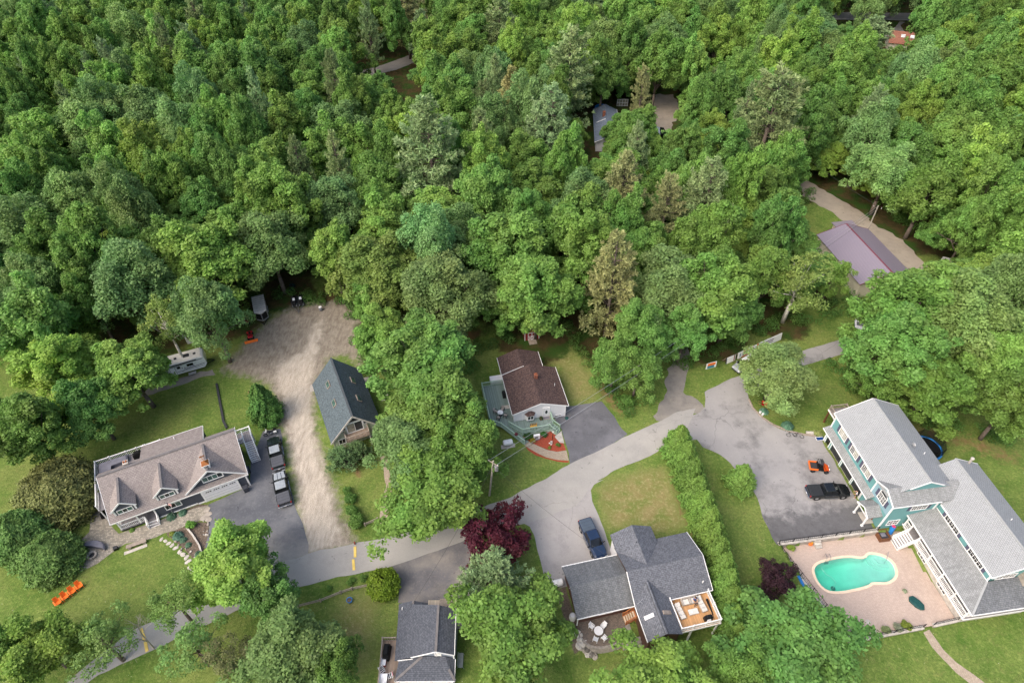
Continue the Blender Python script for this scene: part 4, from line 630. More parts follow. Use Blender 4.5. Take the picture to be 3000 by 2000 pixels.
def broad(seed, r=5.0, h=14.0, base=.24, nc=80, per=240, leaf=.40, dens=1.0, flat=.75, lobes=5, droop=.0, crad=(.9, 1.75), mat='leaf', spire=0.0):
    g = np.random.default_rng(seed); zc = h*(base + (1-base)*.50); rz = h*(1-base)*.5
    ph = g.uniform(0, 6.28, 6); am = g.uniform(.08, .26, 6)
    d = unit(g.normal(size=(nc*3, 3)) + np.array((0, 0, .35))); keep = d[:, 2] > -.75; d = d[keep][:nc]
    a = np.arctan2(d[:, 1], d[:, 0]); el = d[:, 2]
    lob = 1 + sum(am[i]*np.cos((i+1)*a + ph[i] + el*2.0*(i-2)) for i in range(lobes))
    rad = g.uniform(.52, 1.0, len(d))**.75 * lob * .80
    cen = d*rad[:, None]*np.array((r, r, rz)); cen[:, :2] *= (1 - spire*np.clip(cen[:, 2:3]/rz, -.4, 1)); cen[:, 2] += zc
    cr = g.uniform(*crad, len(d))*(r/5.0)**.5
    C = []; N = []; T = []
    for i in range(len(d)):
        m = int(per*dens*(cr[i]/1.3)**2); out = unit(cen[i]-np.array((0, 0, zc*.8)))
        e = unit(g.normal(size=(m, 3)) + out*.55 + np.array((0, 0, .45))); p = cen[i] + e*cr[i]*(g.uniform(.25, 1.0, (m, 1))**.45)*np.array((1, 1, flat))
        p[:, 2] -= droop*np.hypot(p[:, 0]-cen[i, 0], p[:, 1]-cen[i, 1])
        p += g.normal(0, .09, (m, 3))
        C.append(p); N.append(unit(e*.55 + np.array((0, 0, .55)) + g.normal(size=(m, 3))*.55)); T.append(np.clip(.5 + g.normal(0, .13) + g.normal(0, .14, m), 0, 1))
    C = np.concatenate(C); N = np.concatenate(N); T = np.concatenate(T); k = len(C)
    L = g.uniform(.5, 1.5, k)*leaf; crown = leafmesh('crown', C, g.normal(size=(k, 3)), N, L, L*g.uniform(.55, .8, k), T, mat)
    mb = MB(); tr = .035*h*.62; lean = g.normal(0, .25, 2); top = (lean[0], lean[1], zc+rz*.35)
    mb.cyl((0, 0, -.4), (lean[0]*.4, lean[1]*.4, h*base*1.2), tr*1.15, tr*.8, 7); mb.cyl((lean[0]*.4, lean[1]*.4, h*base*1.2), top, tr*.8, tr*.25, 6)
    for i in g.choice(len(cen), min(16, len(cen)), replace=False):
        f = g.uniform(.1, .6); s_ = (lean[0]*f, lean[1]*f, h*base*1.1 + (top[2]-h*base*1.1)*f*.8); e_ = cen[i]
        mid = ((s_[0]+e_[0])*.5, (s_[1]+e_[1])*.5, (s_[2]+e_[2])*.5 - .2); mb.cyl(s_, mid, tr*.34, tr*.2, 5); mb.cyl(mid, tuple(e_), tr*.2, .02, 4)
    return crown, mb
def pine(seed, r=6.0, h=18.0, base=.2, whorl=.85, nb=6, tuft=15, ln=.62, mat='needle', shape=.75, up=.22):
    g = np.random.default_rng(seed); C = []; D = []; N = []; T = []; mb = MB()
    mb.cyl((0, 0, -.4), (0, 0, h*.55), .33, .2, 7); mb.cyl((0, 0, h*.55), (g.normal(0, .1), g.normal(0, .1), h*.99), .2, .03, 6)
    z = h*base; irr = g.uniform(.75, 1.15, 64)
    w_ = 0
    while z < h*.985:
        t = (z-h*base)/(h*(1-base)); w_ += 1
        for kb in range(nb if t < .85 else 5):
            a = g.uniform(0, 6.28); Lb = r*((1-t)**shape)*g.uniform(.62, 1.08)*irr[(w_ // 2 + int(a*1.5)) % 64] + .35
            if t < .12 and g.random() < .4: Lb *= .5
            sl = up + .35*t + g.normal(0, .08); tb = np.clip(.5 + g.normal(0, .14), 0, 1)
            p0 = np.array((0, 0, z)); dr = np.array((math.cos(a), math.sin(a), 0))
            e = p0 + dr*Lb + np.array((0, 0, Lb*sl)); mid = p0 + dr*Lb*.5 + np.array((0, 0, Lb*sl*.3))
            if Lb > 1.2: mb.cyl(tuple(p0), tuple(mid), .06, .04, 4); mb.cyl(tuple(mid), tuple(e), .04, .012, 4)
            nt = max(3, int(Lb*2.9))
            for j in range(nt):
                f = .28 + .72*(j+g.uniform(0, 1))/nt; q = (1-f)**2*p0 + 2*f*(1-f)*mid + f*f*e
                side = np.array((-dr[1], dr[0], 0))*g.normal(0, .32*Lb*(1.15-f)*.8) + np.array((0, 0, g.normal(0, .12))); q = q + side
                m = tuft; dd = unit(g.normal(size=(m, 3))*.75 + dr*.7 + side*.3 + np.array((0, 0, .45)))
                C.append(q + dd*ln*.42 + g.normal(0, .05, (m, 3))); D.append(dd); N.append(unit(g.normal(size=(m, 3)) + np.array((0, 0, .9)))); T.append(np.clip(tb + g.normal(0, .13, m), 0, 1))
        z += whorl*g.uniform(.7, 1.25)*(1-.45*t)
    C = np.concatenate(C); D = np.concatenate(D); N = np.concatenate(N); T = np.concatenate(T); k = len(C)
    N = unit(N - D*np.sum(N*D, 1)[:, None]); L = g.uniform(.7, 1.25, k)*ln
    return leafmesh('crown', C, D, N, L, L*.24, T, mat), mb
def cedar(seed, r=2.2, h=6.2, n=9000, prof='cone', leaf=.34, mat='needle', lump=.16):
    g = np.random.default_rng(seed); t = g.beta(1.1, 1.25, n); a = g.uniform(0, 6.28, n)
    ph = g.uniform(0, 6.28, 8)
    if prof == 'cone': rr = np.clip(1.12*(1-t)**.62*(.55+.45*np.minimum(1, t*6+.3)), 0, 1)
    elif prof == 'dome': t = np.where(g.random(n) < .22, 1-.25*g.random(n)**2, t); rr = np.sqrt(np.clip(1-np.abs(t)**2.4, 0, 1))
    else: rr = np.sqrt(np.clip(1-((t-.42)/.582)**2, 0, 1))
    t = np.clip(t, 0, 1); lumpf = 1 + lump*np.sin(a*5+ph[0]+t*9)*np.sin(t*17+ph[1]+a*2) + lump*.7*np.sin(a*9+ph[2]-t*13) + g.normal(0, .05, n)
    rad = rr*r*lumpf*g.uniform(.80, 1.03, n)
    C = np.stack([rad*np.cos(a), rad*np.sin(a), t*h*(1+.05*np.sin(a*3+ph[3])) + g.normal(0, .06, n)], 1)
    O = np.stack([np.cos(a), np.sin(a), .35+.6*t], 1); O = unit(O); D = unit(O*.6 + np.array((0, 0, .8)) + g.normal(size=(n, 3))*.35)
    N = unit(O*.8 + np.array((0, 0, .3)) + g.normal(size=(n, 3))*.6); L = g.uniform(.7, 1.3, n)*leaf
    T = np.clip(.5 + .22*np.sin(a*5+ph[0]+t*9)*np.sin(t*17+ph[1]+a*2) + g.normal(0, .15, n), 0, 1)
    cr = leafmesh('crown', C, D, N, L, L*.5, T, mat); mb = MB(); mb.cyl((0, 0, -.3), (0, 0, h*.9), .16, .03, 6)
    for i in range(14): mb.cyl((0, 0, h*(.1+.05*i)), (math.cos(i*2.4)*r*.6*(1-i/20), math.sin(i*2.4)*r*.6*(1-i/20), h*(.15+.05*i)), .04, .01, 4)
    return cr, mb
def bare(seed, h=8.0, spread=3.0):
    g = random.Random(seed); mb = MB()
    def br(p, d, L, r, k):
        e = tuple(p[i]+d[i]*L for i in range(3)); mb.cyl(p, e, r, r*.62, 5 if k > 1 else 4)
        if k == 0: return
        for _ in range(3 if k > 1 else 4):
            q = Vector((d[0]+g.gauss(0, .5), d[1]+g.gauss(0, .5), d[2]+g.gauss(.05, .28))).normalized(); f = g.uniform(.55, 1)
            br(tuple(p[i]+d[i]*L*f for i in range(3)), q, L*g.uniform(.58, .8), r*.55, k-1)
    br((0, 0, -.3), (0.05, 0, 1), h*.36, .13, 4); return mb
def hosta(seed, r=.6, h=.5, n=220, leaf=.3, mat='leaf'):
    g = np.random.default_rng(seed); a = g.uniform(0, 6.28, n); f = g.uniform(.05, 1, n)**.6
    C = np.stack([f*r*np.cos(a), f*r*np.sin(a), h*(1-f**2*.8) + g.normal(0, .03, n)], 1); O = np.stack([np.cos(a), np.sin(a), np.full(n, .1)], 1)
    N = unit(O*f[:, None]*.8 + np.array((0, 0, .8)) + g.normal(size=(n, 3))*.25); L = g.uniform(.7, 1.3, n)*leaf
    return leafmesh('leaves', C, O, N, L, L*.65, np.clip(.5+g.normal(0, .2, n), 0, 1), mat)
def bushm(seed, r=1.0, h=1.2, n=2200, leaf=.2, mat='leaf', nc=14):
    g = np.random.default_rng(seed); cen = unit(g.normal(size=(nc, 3)) + np.array((0, 0, .4)))*g.uniform(.3, .7, (nc, 1))*np.array((r, r, h*.5)) + np.array((0, 0, h*.5))
    i = g.integers(0, nc, n); e = unit(g.normal(size=(n, 3)) + np.array((0, 0, .4))); C = cen[i] + e*r*.42*g.uniform(.4, 1, (n, 1))**.5*np.array((1, 1, h/r*.6)); C[:, 2] = np.maximum(C[:, 2], .03)
    N = unit(e*.6 + np.array((0, 0, .5)) + g.normal(size=(n, 3))*.5); L = g.uniform(.7, 1.3, n)*leaf
    return leafmesh('leaves', C, g.normal(size=(n, 3)), N, L, L*.65, np.clip(.5 + g.normal(0, .12, nc)[i] + g.normal(0, .14, n), 0, 1), mat)

# ---------------------------------------------------------------- buildings
def window(par,o,d,s0,s1,z0,z1,nx=1,ny=1,fm='white',gm='glass',fw=.1,mull=.06,grid=None,dep=.07,arch=0,name='window'):
    """on a wall running from o in direction d (outward side on the right): frame with a pane (a sub-part) in every opening"""
    L = math.hypot(*d); dx,dy = d[0]/L,d[1]/L; nx_,ny_ = dy,-dx
    def pt(s,z,q): return (o[0]+dx*s+nx_*q,o[1]+dy*s+ny_*q,z)
    def bx(mb,a,b,zz0,zz1,q0,q1): mb.hexa([pt(a,zz0,q1),pt(b,zz0,q1),pt(b,zz0,q0),pt(a,zz0,q0),pt(a,zz1,q1),pt(b,zz1,q1),pt(b,zz1,q0),pt(a,zz1,q0)])
    f = MB(); bx(f,s0-fw,s1+fw,z0-fw,z0,-.01,dep+.02); bx(f,s0-fw,s1+fw,z1,z1+fw,-.01,dep); bx(f,s0-fw,s0,z0,z1,-.01,dep); bx(f,s1,s1+fw,z0,z1,-.01,dep)
    wx = (s1-s0)/nx; wz = (z1-z0)/ny
    for i in range(1,nx): bx(f,s0+i*wx-mull/2,s0+i*wx+mull/2,z0,z1,-.01,dep-.01)
    for j in range(1,ny): bx(f,s0,s1,z0+j*wz-mull/2,z0+j*wz+mull/2,-.01,dep-.012)
    if grid:
        gxn,gzn = grid
        for i in range(nx):
            for k in range(1,gxn): s = s0+i*wx+wx*k/gxn; bx(f,s-.014,s+.014,z0,z1,.02,.045)
        for j in range(ny):
            for k in range(1,gzn): z = z0+j*wz+wz*k/gzn; bx(f,s0,s1,z-.014,z+.014,.02,.044)
    fo_ = f.build(name,fm,par)
    for i in range(nx):
        for j in range(ny):
            p = MB(); g = gm[(i+j*nx) % len(gm)] if isinstance(gm,list) else gm
            p.face([pt(s0+i*wx,z0+j*wz,.018),pt(s0+(i+1)*wx,z0+j*wz,.018),pt(s0+(i+1)*wx,z0+(j+1)*wz,.018),pt(s0+i*wx,z0+(j+1)*wz,.018)]); p.build('pane',g,fo_)
    if arch:
        a = MB(); n_ = 8; c = (s0+s1)/2; rr = (s1-s0)/2
        for k in range(n_):
            t0,t1 = math.pi*k/n_,math.pi*(k+1)/n_
            a.hexa([pt(c+rr*math.cos(t0),z1+fw+arch*math.sin(t0),dep),pt(c+rr*math.cos(t1),z1+fw+arch*math.sin(t1),dep),pt(c+rr*math.cos(t1),z1+fw+arch*math.sin(t1),0),pt(c+rr*math.cos(t0),z1+fw+arch*math.sin(t0),0),
                    pt(c+(rr+.12)*math.cos(t0),z1+fw+(arch+.12)*math.sin(t0),dep),pt(c+(rr+.12)*math.cos(t1),z1+fw+(arch+.12)*math.sin(t1),dep),pt(c+(rr+.12)*math.cos(t1),z1+fw+(arch+.12)*math.sin(t1),0),pt(c+(rr+.12)*math.cos(t0),z1+fw+(arch+.12)*math.sin(t0),0)])
        a.build('arch_trim',fm,fo_); g = MB(); g.face([pt(c+rr*math.cos(math.pi*k/n_),z1+fw+arch*math.sin(math.pi*k/n_),.02) for k in range(n_+1)]); g.build('pane',gm if isinstance(gm,str) else gm[0],fo_)
    return fo_
def shutters(par,o,d,s0,s1,z0,z1,mat='dark_slate',w=.42):
    L = math.hypot(*d); dx,dy = d[0]/L,d[1]/L
    for s in (s0-.12-w,s1+.12):
        m = MB(); p = [(o[0]+dx*t+dy*q,o[1]+dy*t-dx*q) for t,q in ((s,.05),(s+w,.05),(s+w,-.01),(s,-.01))]; m.prism(p,z0,z1); m.build('shutter',mat,par)
plain('dark_slate','55566A',.6,.1)
def trim(par,segs,w=.16,h=.2,mat='white',name='fascia'):
    for a,b in segs: MB().bar(a,b,w,h).build(name,mat,par)
def railing(par,pts,h=.95,mat='white',bal=.2,post=.11,top=True,bal_w=.05,posts=True,skip_bal=False):
    """posts at pts, top and bottom rail between them; thin balusters joined per run"""
    for i,p in enumerate(pts):
        if posts: m = MB(); m.box(p[0]-post/2,p[0]+post/2,p[1]-post/2,p[1]+post/2,p[2]-.02,p[2]+h+.1); m.box(p[0]-post*.65,p[0]+post*.65,p[1]-post*.65,p[1]+post*.65,p[2]+h+.1,p[2]+h+.14); m.build('post',mat,par)
    for a,b in zip(pts,pts[1:]):
        MB().bar((a[0],a[1],a[2]+h),(b[0],b[1],b[2]+h),.12,.08).build('top_rail',mat,par)
        MB().bar((a[0],a[1],a[2]+.12),(b[0],b[1],b[2]+.12),.06,.06).build('bottom_rail',mat,par)
        if skip_bal: continue
        L = math.hypot(b[0]-a[0],b[1]-a[1]); k = max(2,int(L/bal)); m = MB()
        for j in range(1,k):
            t = j/k; x = a[0]+(b[0]-a[0])*t; y = a[1]+(b[1]-a[1])*t; z = a[2]+(b[2]-a[2])*t; m.box(x-bal_w/2,x+bal_w/2,y-bal_w/2,y+bal_w/2,z+.12,z+h)
        o = m.build('balusters',mat,par); o['kind'] = 'stuff'
def stairs(par,p0,p1,wdir,width,n_,mat='deck_grey',riser='white',stringer='white'):
    """treads from p0 (top) to p1 (bottom); wdir = horizontal unit vector across"""
    dx,dy,dz = [(p1[i]-p0[i])/n_ for i in range(3)]; L = math.hypot(dx,dy); fx,fy = dx/L,dy/L
    for i in range(n_):
        c = (p0[0]+dx*(i+.5),p0[1]+dy*(i+.5),p0[2]+dz*(i+.8)); q = lambda s,t,z: (c[0]+fx*s+wdir[0]*t,c[1]+fy*s+wdir[1]*t,z)
        a,w2 = L*.56,width/2; sg = 1 if (fx*wdir[1]-fy*wdir[0]) > 0 else -1
        m = MB(); m.hexa([q(-a,-w2*sg,c[2]-.05),q(a,-w2*sg,c[2]-.05),q(a,w2*sg,c[2]-.05),q(-a,w2*sg,c[2]-.05),q(-a,-w2*sg,c[2]),q(a,-w2*sg,c[2]),q(a,w2*sg,c[2]),q(-a,w2*sg,c[2])]); m.build('tread',mat,par)
        m = MB(); m.hexa([q(a-.03,-w2*sg,c[2]+dz),q(a+.025,-w2*sg,c[2]+dz),q(a+.025,w2*sg,c[2]+dz),q(a-.03,w2*sg,c[2]+dz),q(a-.03,-w2*sg,c[2]+.004),q(a+.025,-w2*sg,c[2]+.004),q(a+.025,w2*sg,c[2]+.004),q(a-.03,w2*sg,c[2]+.004)]); m.build('riser',riser,par)
    for t in (-1,1):
        MB().bar((p0[0]+wdir[0]*t*(width/2+.03),p0[1]+wdir[1]*t*(width/2+.03),p0[2]-.15),(p1[0]+wdir[0]*t*(width/2+.03),p1[1]+wdir[1]*t*(width/2+.03),p1[2]-.1),.06,.26).build('stringer',stringer,par)
def pipe(par,x,y,z,h=.5,r=.06,mat='white',name='vent_pipe'): MB().cyl((x,y,z-.2),(x,y,z+h),r,r,8).build(name,mat,par)
def chimney(par,x,y,z0,z1,s=.7,mat='brick_red',flues=1):
    m = MB(); m.box(x-s/2,x+s/2,y-s/2,y+s/2,z0,z1); m.box(x-s*.58,x+s*.58,y-s*.58,y+s*.58,z1,z1+.12); o = m.build('chimney',mat,par)
    for i in range(flues): xx = x+(i-(flues-1)/2)*s*.5; MB().cyl((xx,y,z1+.1),(xx,y,z1+.35),.13,.12,8).build('flue','terracotta',o)
def quadroof(par,faces,mat,t=.14,name='roof'):
    for f in faces:
        m = MB(); m.slab(f,t); m.build(name,mat,par)

# ---- grey house with dormers and garage (left)
AW,AL = frame(-53.5,43.8,25.7)
A = thing('grey_house','dark grey house with taupe shingle roof, two dormers and white garage door','house',(-53.5,43.8,0),R(25.7))
RA = lambda v: 2.7 + (v-.15)*.609
m = MB()                                             # storeys: porch recess at the left of the front
m.prism([(.3,2.1),(5.1,2.1),(5.1,.45),(10.2,.45),(10.2,.3),(17.35,.3),(17.35,6.7),(.3,6.7)],0,2.62)
for u in (.3,17.35):
    s_ = 1 if u > 1 else -1; q = [(u,.5,2.62),(u,6.7,2.62),(u,6.7,5.45),(u,5.9,5.95)]; m.face(q if s_ > 0 else q[::-1])
m.face([(17.35,6.7,2.6),(.3,6.7,2.6),(.3,6.7,5.45),(17.35,6.7,5.45)])
m.prism([(5.2,6.7),(13.3,6.7),(13.3,9.75),(5.2,9.75)],0,4.6)
m.build('wall','siding_grey',A)
quadroof(A,[[(-.2,.15,RA(.15)),(17.65,.15,RA(.15)),(17.75,5.9,RA(5.9)),(-.3,5.9,RA(5.9))],[(-.3,5.9,RA(5.9)),(17.75,5.9,RA(5.9)),(17.75,6.95,5.55),(-.3,6.95,5.55)],
             [(5.1,5.9,RA(5.9)+.03),(13.45,5.9,RA(5.9)+.03),(13.45,9.95,4.85),(5.1,9.95,4.85)]],'roof_taupe')
MB().bar((-.3,5.9,RA(5.9)+.04),(17.75,5.9,RA(5.9)+.04),.34,.06).build('ridge_cap','ridge_cap',A)
trim(A,[((-.2,.12,2.62),(17.68,.12,2.62)),((-.25,.12,2.6),(-.34,5.9,RA(5.9)-.1)),((17.7,.12,2.6),(17.79,5.9,RA(5.9)-.1)),((17.79,5.9,RA(5.9)-.1),(17.79,6.98,5.45)),((5.06,9.98,4.78),(13.5,9.98,4.78)),((13.5,5.95,6.05),(13.5,9.98,4.78))],.05,.2)
for cu in (2.05, 7.33):                              # dormers
    D_ = MB(); vf = .84; hw = 1.32; ez = 4.2; az = 5.5
    D_.prism([(cu-hw,vf),(cu+hw,vf),(cu+hw,3.2),(cu-hw,3.2)],3.0,ez); D_.face([(cu-hw,vf,ez),(cu+hw,vf,ez),(cu,vf,az)]); dm = D_.build('dormer','siding_grey',A)
    rz = 5.68; vr = (rz-2.7)/.609+.15; el = 4.22; ve = (el-2.7)/.609+.15
    for sg in (-1,1):
        q = [(cu,.68,rz),(cu,vr,rz),(cu+sg*1.58,ve,el),(cu+sg*1.58,.68,el)]; MB().slab(q if sg < 0 else q[::-1],.1).build('dormer_roof','roof_taupe',dm)
        MB().bar((cu,.66,rz-.06),(cu+sg*1.6,.66,el-.06),.06,.2).build('fascia','white',dm)
        MB().box(cu+sg*1.27-.1,cu+sg*1.27+.1,vf-.06,vf+.04,RA(vf)+.1,ez).build('corner_board','white',dm)
    MB().bar((cu,.7,rz+.03),(cu,vr,rz+.03),.3,.05).build('ridge_cap','ridge_cap',dm)
    window(A,(cu-1.0,vf),(1,0),.12,1.88,3.32,4.02,3,1,gm=['glass_green','glass','glass_green'],fw=.09)
ga = MB(); ga.face([(9.9,.78,3.05),(17.1,.78,3.05),(13.25,.78,5.75)]); ga.build('gable_wall','siding_grey',A)
for sg,ue,ze in ((-1,9.4,2.95),(1,17.62,2.8)):
    q = [(13.25,.5,5.95),(13.25,5.5,5.95),(ue,.3,ze)]; m = MB(); m.slab(q if sg < 0 else q[::-1],.1); m.build('gable_roof','roof_taupe',A)
    MB().bar((13.25,.48,5.89),(ue,.27,ze-.06),.06,.22).build('fascia','white',A)
MB().bar((13.25,.6,5.98),(13.25,5.5,5.98),.32,.05).build('ridge_cap','ridge_cap',A)
window(A,(11.9,.78),(1,0),.2,2.75,3.6,4.5,4,1,gm=['glass_green','glass_green','glass_green','glass'],fw=.12)
gd = MB(); gd.box(11.35,15.95,.16,.29,.02,2.32); gdo = gd.build('garage_door','vinyl_white',A)
for j in range(1,4): MB().box(11.36,15.94,.145,.165,.02+j*.575-.012,.02+j*.575+.012).build('panel_joint','grey',gdo)
for gq in range(4):
    for k in range(3): u = 11.75+gq*1.08+k*.28; MB().box(u,u+.21,.147,.168,1.95,2.13).build('pane','glass_dark',gdo)
trim(A,[((11.25,.2,0),(11.25,.2,2.4)),((16.05,.2,0),(16.05,.2,2.4)),((11.2,.2,2.42),(16.1,.2,2.42)),((17.3,.25,0),(17.3,.25,2.6)),((10.2,.26,.12),(11.2,.26,.12)),((5.1,.38,.12),(10.1,.38,.12))],.1,.2,name='trim_board')
window(A,(6.2,.45),(1,0),.2,2.1,1.15,2.05,3,1,gm=['glass_dark','glass_dark','glass_green'],fw=.1)
window(A,(.5,2.1),(1,0),.6,2.3,1.2,2.2,2,1,gm='glass_dark'); MB().box(3.3,4.2,2.02,2.09,.5,2.45).build('door','dark_grey',A)
m = MB(); m.box(.2,5.05,.35,2.1,.38,.5); m.build('porch_floor','deck_grey',A); MB().box(.25,5.0,.45,2.05,0,.38).build('porch_base','dark_grey',A)
for u in (.4,2.8,5.0): MB().box(u-.09,u+.09,.36,.54,.5,2.6).build('post','white',A)
railing(A,[(.35,2.0,.5),(.35,.45,.5),(2.8,.45,.5),(3.4,.45,.5)],.85)
stairs(A,(4.3,.4,.5),(4.3,-.65,0),(1,0),1.35,3); railing(A,[(3.6,.35,.5),(3.6,-.7,.05)],.85); railing(A,[(5.02,.35,.5),(5.02,-.7,.05)],.85)
# back deck, side stairs, chimney, cupola
m = MB(); m.box(-1.55,5.2,6.72,11.2,2.6,2.75); m.box(-1.55,.2,3.0,6.72,2.6,2.75); m.build('deck','deck_grey',A)
for u,v in ((-1.4,11.05),(1.8,11.05),(5.0,11.05),(-1.4,7.5),(-1.4,3.2)): MB().box(u-.08,u+.08,v-.08,v+.08,0,2.6).build('deck_post','white',A)
railing(A,[(-1.45,3.1,2.75),(-1.45,7.1,2.75),(-1.45,11.1,2.75),(.4,11.1,2.75),(2.6,11.1,2.75),(4.0,11.1,2.75),(5.0,11.1,2.75)],1.0)
railing(A,[(5.2,11.1,2.75),(7.25,11.1,2.75)],1.0)
MB().box(5.2,7.3,9.78,11.2,2.6,2.75).build('deck','deck_grey',A); MB().box(7.1,7.26,11.0,11.16,0,2.6).build('deck_post','white',A)
chimney(A,3.4,6.6,4.5,6.3,.62,'concrete',2)
m = MB(); m.box(17.4,19.45,6.1,8.0,2.55,2.7); m.build('landing','deck_grey',A)
for u,v in ((19.35,7.9),(19.35,6.2),(17.6,7.9)): MB().box(u-.08,u+.08,v-.08,v+.08,0,2.55).build('deck_post','white',A)
stairs(A,(18.85,6.3,2.7),(18.85,4.1,0),(1,0),1.1,11)
railing(A,[(17.5,7.95,2.7),(19.42,7.95,2.7),(19.42,6.3,2.7),(19.45,4.1,.1)],.95); railing(A,[(18.25,7.4,2.7),(18.25,6.2,2.7),(18.25,4.1,.1)],.95); railing(A,[(17.45,6.1,2.7),(18.25,6.1,2.7)],.95)
MB().box(17.36,17.42,6.0,6.9,2.7,4.7).build('door','white',A)
cu = MB(); cu.box(12.82,13.72,1.15,2.05,5.3,6.35); cu.box(12.72,13.82,1.05,2.15,6.35,6.43); cup = cu.build('cupola','white',A)
m = MB(); m.face([(12.75,1.08,6.43),(13.79,1.08,6.43),(13.27,1.6,7.0)]); m.face([(13.79,1.08,6.43),(13.79,2.12,6.43),(13.27,1.6,7.0)]); m.face([(13.79,2.12,6.43),(12.75,2.12,6.43),(13.27,1.6,7.0)]); m.face([(12.75,2.12,6.43),(12.75,1.08,6.43),(13.27,1.6,7.0)]); m.build('cupola_roof','copper',cup)
for k in range(3): MB().box(13.0+k*.2,13.12+k*.2,1.13,1.16,5.9,6.2).build('louver','dark_grey',cup)
m = MB(); m.cyl((13.27,1.6,6.95),(13.27,1.6,7.9),.025,.02,6); m.bar((12.9,1.4,7.35),(13.64,1.8,7.35),.03,.03); m.bar((13.05,1.9,7.3),(13.5,1.3,7.3),.03,.03); m.profile([(12.95,7.75),(13.6,7.8),(13.7,8.05),(13.4,7.95),(13.2,8.05),(13.0,7.95)],1.58,1.62); m.build('weathervane','copper',cup)
pipe(A,9.6,8.9,5.1,.5,.07); MB().box(17.42,17.6,2.2,2.9,.3,1.1).build('meter_box','grey',A)

# ---- chalet
B = thing('chalet','sage green chalet with steep dark shingle roof, four skylights and gable balcony','house',(-26.85,56.85,0),R(24.6))
mb = MB(); hz = 2.45; rz = 6.9; sl = (rz-hz)/3.95
mb.prism([(.35,.75),(7.6,.75),(7.6,12.6),(.35,12.6)],0,hz+.25)
for v,s_ in ((.75,1),(12.6,-1)):
    q = [(.35,v,hz+.25),(7.6,v,hz+.25),(7.6,v,hz+.35),(3.97,v,rz-.15),(.35,v,hz+.35)]; mb.face(q if s_ > 0 else q[::-1])
mb.build('wall','siding_sage',B)
quadroof(B,[[(0,.1,hz),(3.97,.1,rz),(3.97,13.0,rz),(0,13.0,hz)][::-1],[(3.97,.1,rz),(7.92,.1,hz),(7.92,13.0,hz),(3.97,13.0,rz)][::-1]],'roof_green',.16)
MB().bar((3.97,.1,rz+.02),(3.97,13.0,rz+.02),.3,.06).build('ridge_cap','ridge_cap_dark',B)
trim(B,[((0,.06,hz-.08),(3.97,.06,rz-.08)),((3.97,.06,rz-.08),(7.92,.06,hz-.08))],.06,.24,'stone_pale')
for (u,v,sg) in ((2.35,9.3,-1),(2.3,5.25,-1),(6.0,9.0,1),(5.85,4.85,1)):
    z = hz + (u if sg < 0 else 7.94-u)*sl; n = Vector((sg*sl,0,1)).normalized(); tu = Vector((1,0,-sg*sl)).normalized()
    c = Vector((u,v,z)); m = MB(); a = .42; b_ = .62; up = n*.16
    def P8(a,b_,z0,z1): return [c+tu*x*a+Vector((0,1,0))*y*b_+n*zz for zz in (z0,z1) for x,y in ((-1,-1),(1,-1),(1,1),(-1,1))]
    m.hexa(P8(a,b_,0,.17)); sk = m.build('skylight','wood_grey',B); m = MB(); m.hexa(P8(a-.07,b_-.07,.165,.185)); m.build('pane','glass_green',sk)
window(B,(2.8,.75),(1,0),.05,2.3,2.75,4.65,2,1,gm=['glass_curtain','glass'],fw=.13,name='sliding_door')
for tri in ([(3.15,5.0),(4.85,5.0),(4.0,5.75)],[(5.35,3.75),(6.45,3.75),(5.35,4.6)],[(2.6,3.75),(1.5,3.75),(2.6,4.6)]):
    m = MB(); c = (sum(p[0] for p in tri)/3,sum(p[1] for p in tri)/3); e = [(c[0]+(p[0]-c[0])*1.32,c[1]+(p[1]-c[1])*1.32) for p in tri]
    def mk(pp,y): return [(p[0],y,p[1]) for p in (pp if (pp[1][0]-pp[0][0])*(pp[2][1]-pp[0][1])-(pp[2][0]-pp[0][0])*(pp[1][1]-pp[0][1]) > 0 else pp[::-1])]
    m.face(mk(e,.70)); ea = mk(e,.70); eb = mk(e,.745)
    for i in range(3): m.face([ea[i],eb[i],eb[(i+1) % 3],ea[(i+1) % 3]])
    w_ = m.build('gable_window','white',B); m = MB(); m.face(mk(tri,.685)); m.build('pane','glass',w_)
m = MB(); m.box(2.2,5.75,-.75,.75,2.45,2.6); m.build('balcony','deck_old',B)
for u in (2.3,5.65): MB().box(u-.08,u+.08,-.72,-.56,0,2.45).build('balcony_post','stone_pale',B)
railing(B,[(2.25,.6,2.6),(2.25,-.7,2.6),(5.7,-.7,2.6),(5.7,.6,2.6)],.9,'wood_grey')
MB().box(6.05,6.95,.68,.755,.05,2.1).build('door','siding_cream',B); window(B,(6.05,.68),(1,0),.25,.65,1.3,1.75,3,2,gm='glass_dark',fw=.03,mull=.03)
m = MB(); m.box(7.0,7.85,-.05,.35,.55,1.3); hp = m.build('heat_pump','white',B,bevel=.03); m = MB(); m.cyl((7.42,-.055,.92),(7.42,-.09,.92),.27,.27,16); m.build('fan_grille','grey',hp)
window(B,(1.0,.75),(1,0),.2,1.1,.9,1.9,2,1); trim(B,[((7.6,.72,0),(7.6,.72,2.5)),((.35,.72,0),(.35,.72,2.5))],.12,.12,'stone_pale','corner_board'); pipe(B,7.5,12.2,3.0,.45,.05)
sheet('concrete_pad',[(-33.2,69.2),(-30.6,70.3),(-31.2,71.6),(-33.6,70.8)],.012,'concrete',.02); sheet('concrete_pad',[(-25.4,72.2),(-23.3,72.8),(-23.0,71.0),(-24.6,70.6)],.012,'concrete',.02); sheet('concrete_pad',[(-22.0,69.5),(-20.8,69.9),(-20.0,67.6),(-21.2,67.2)],.012,'concrete',.02)

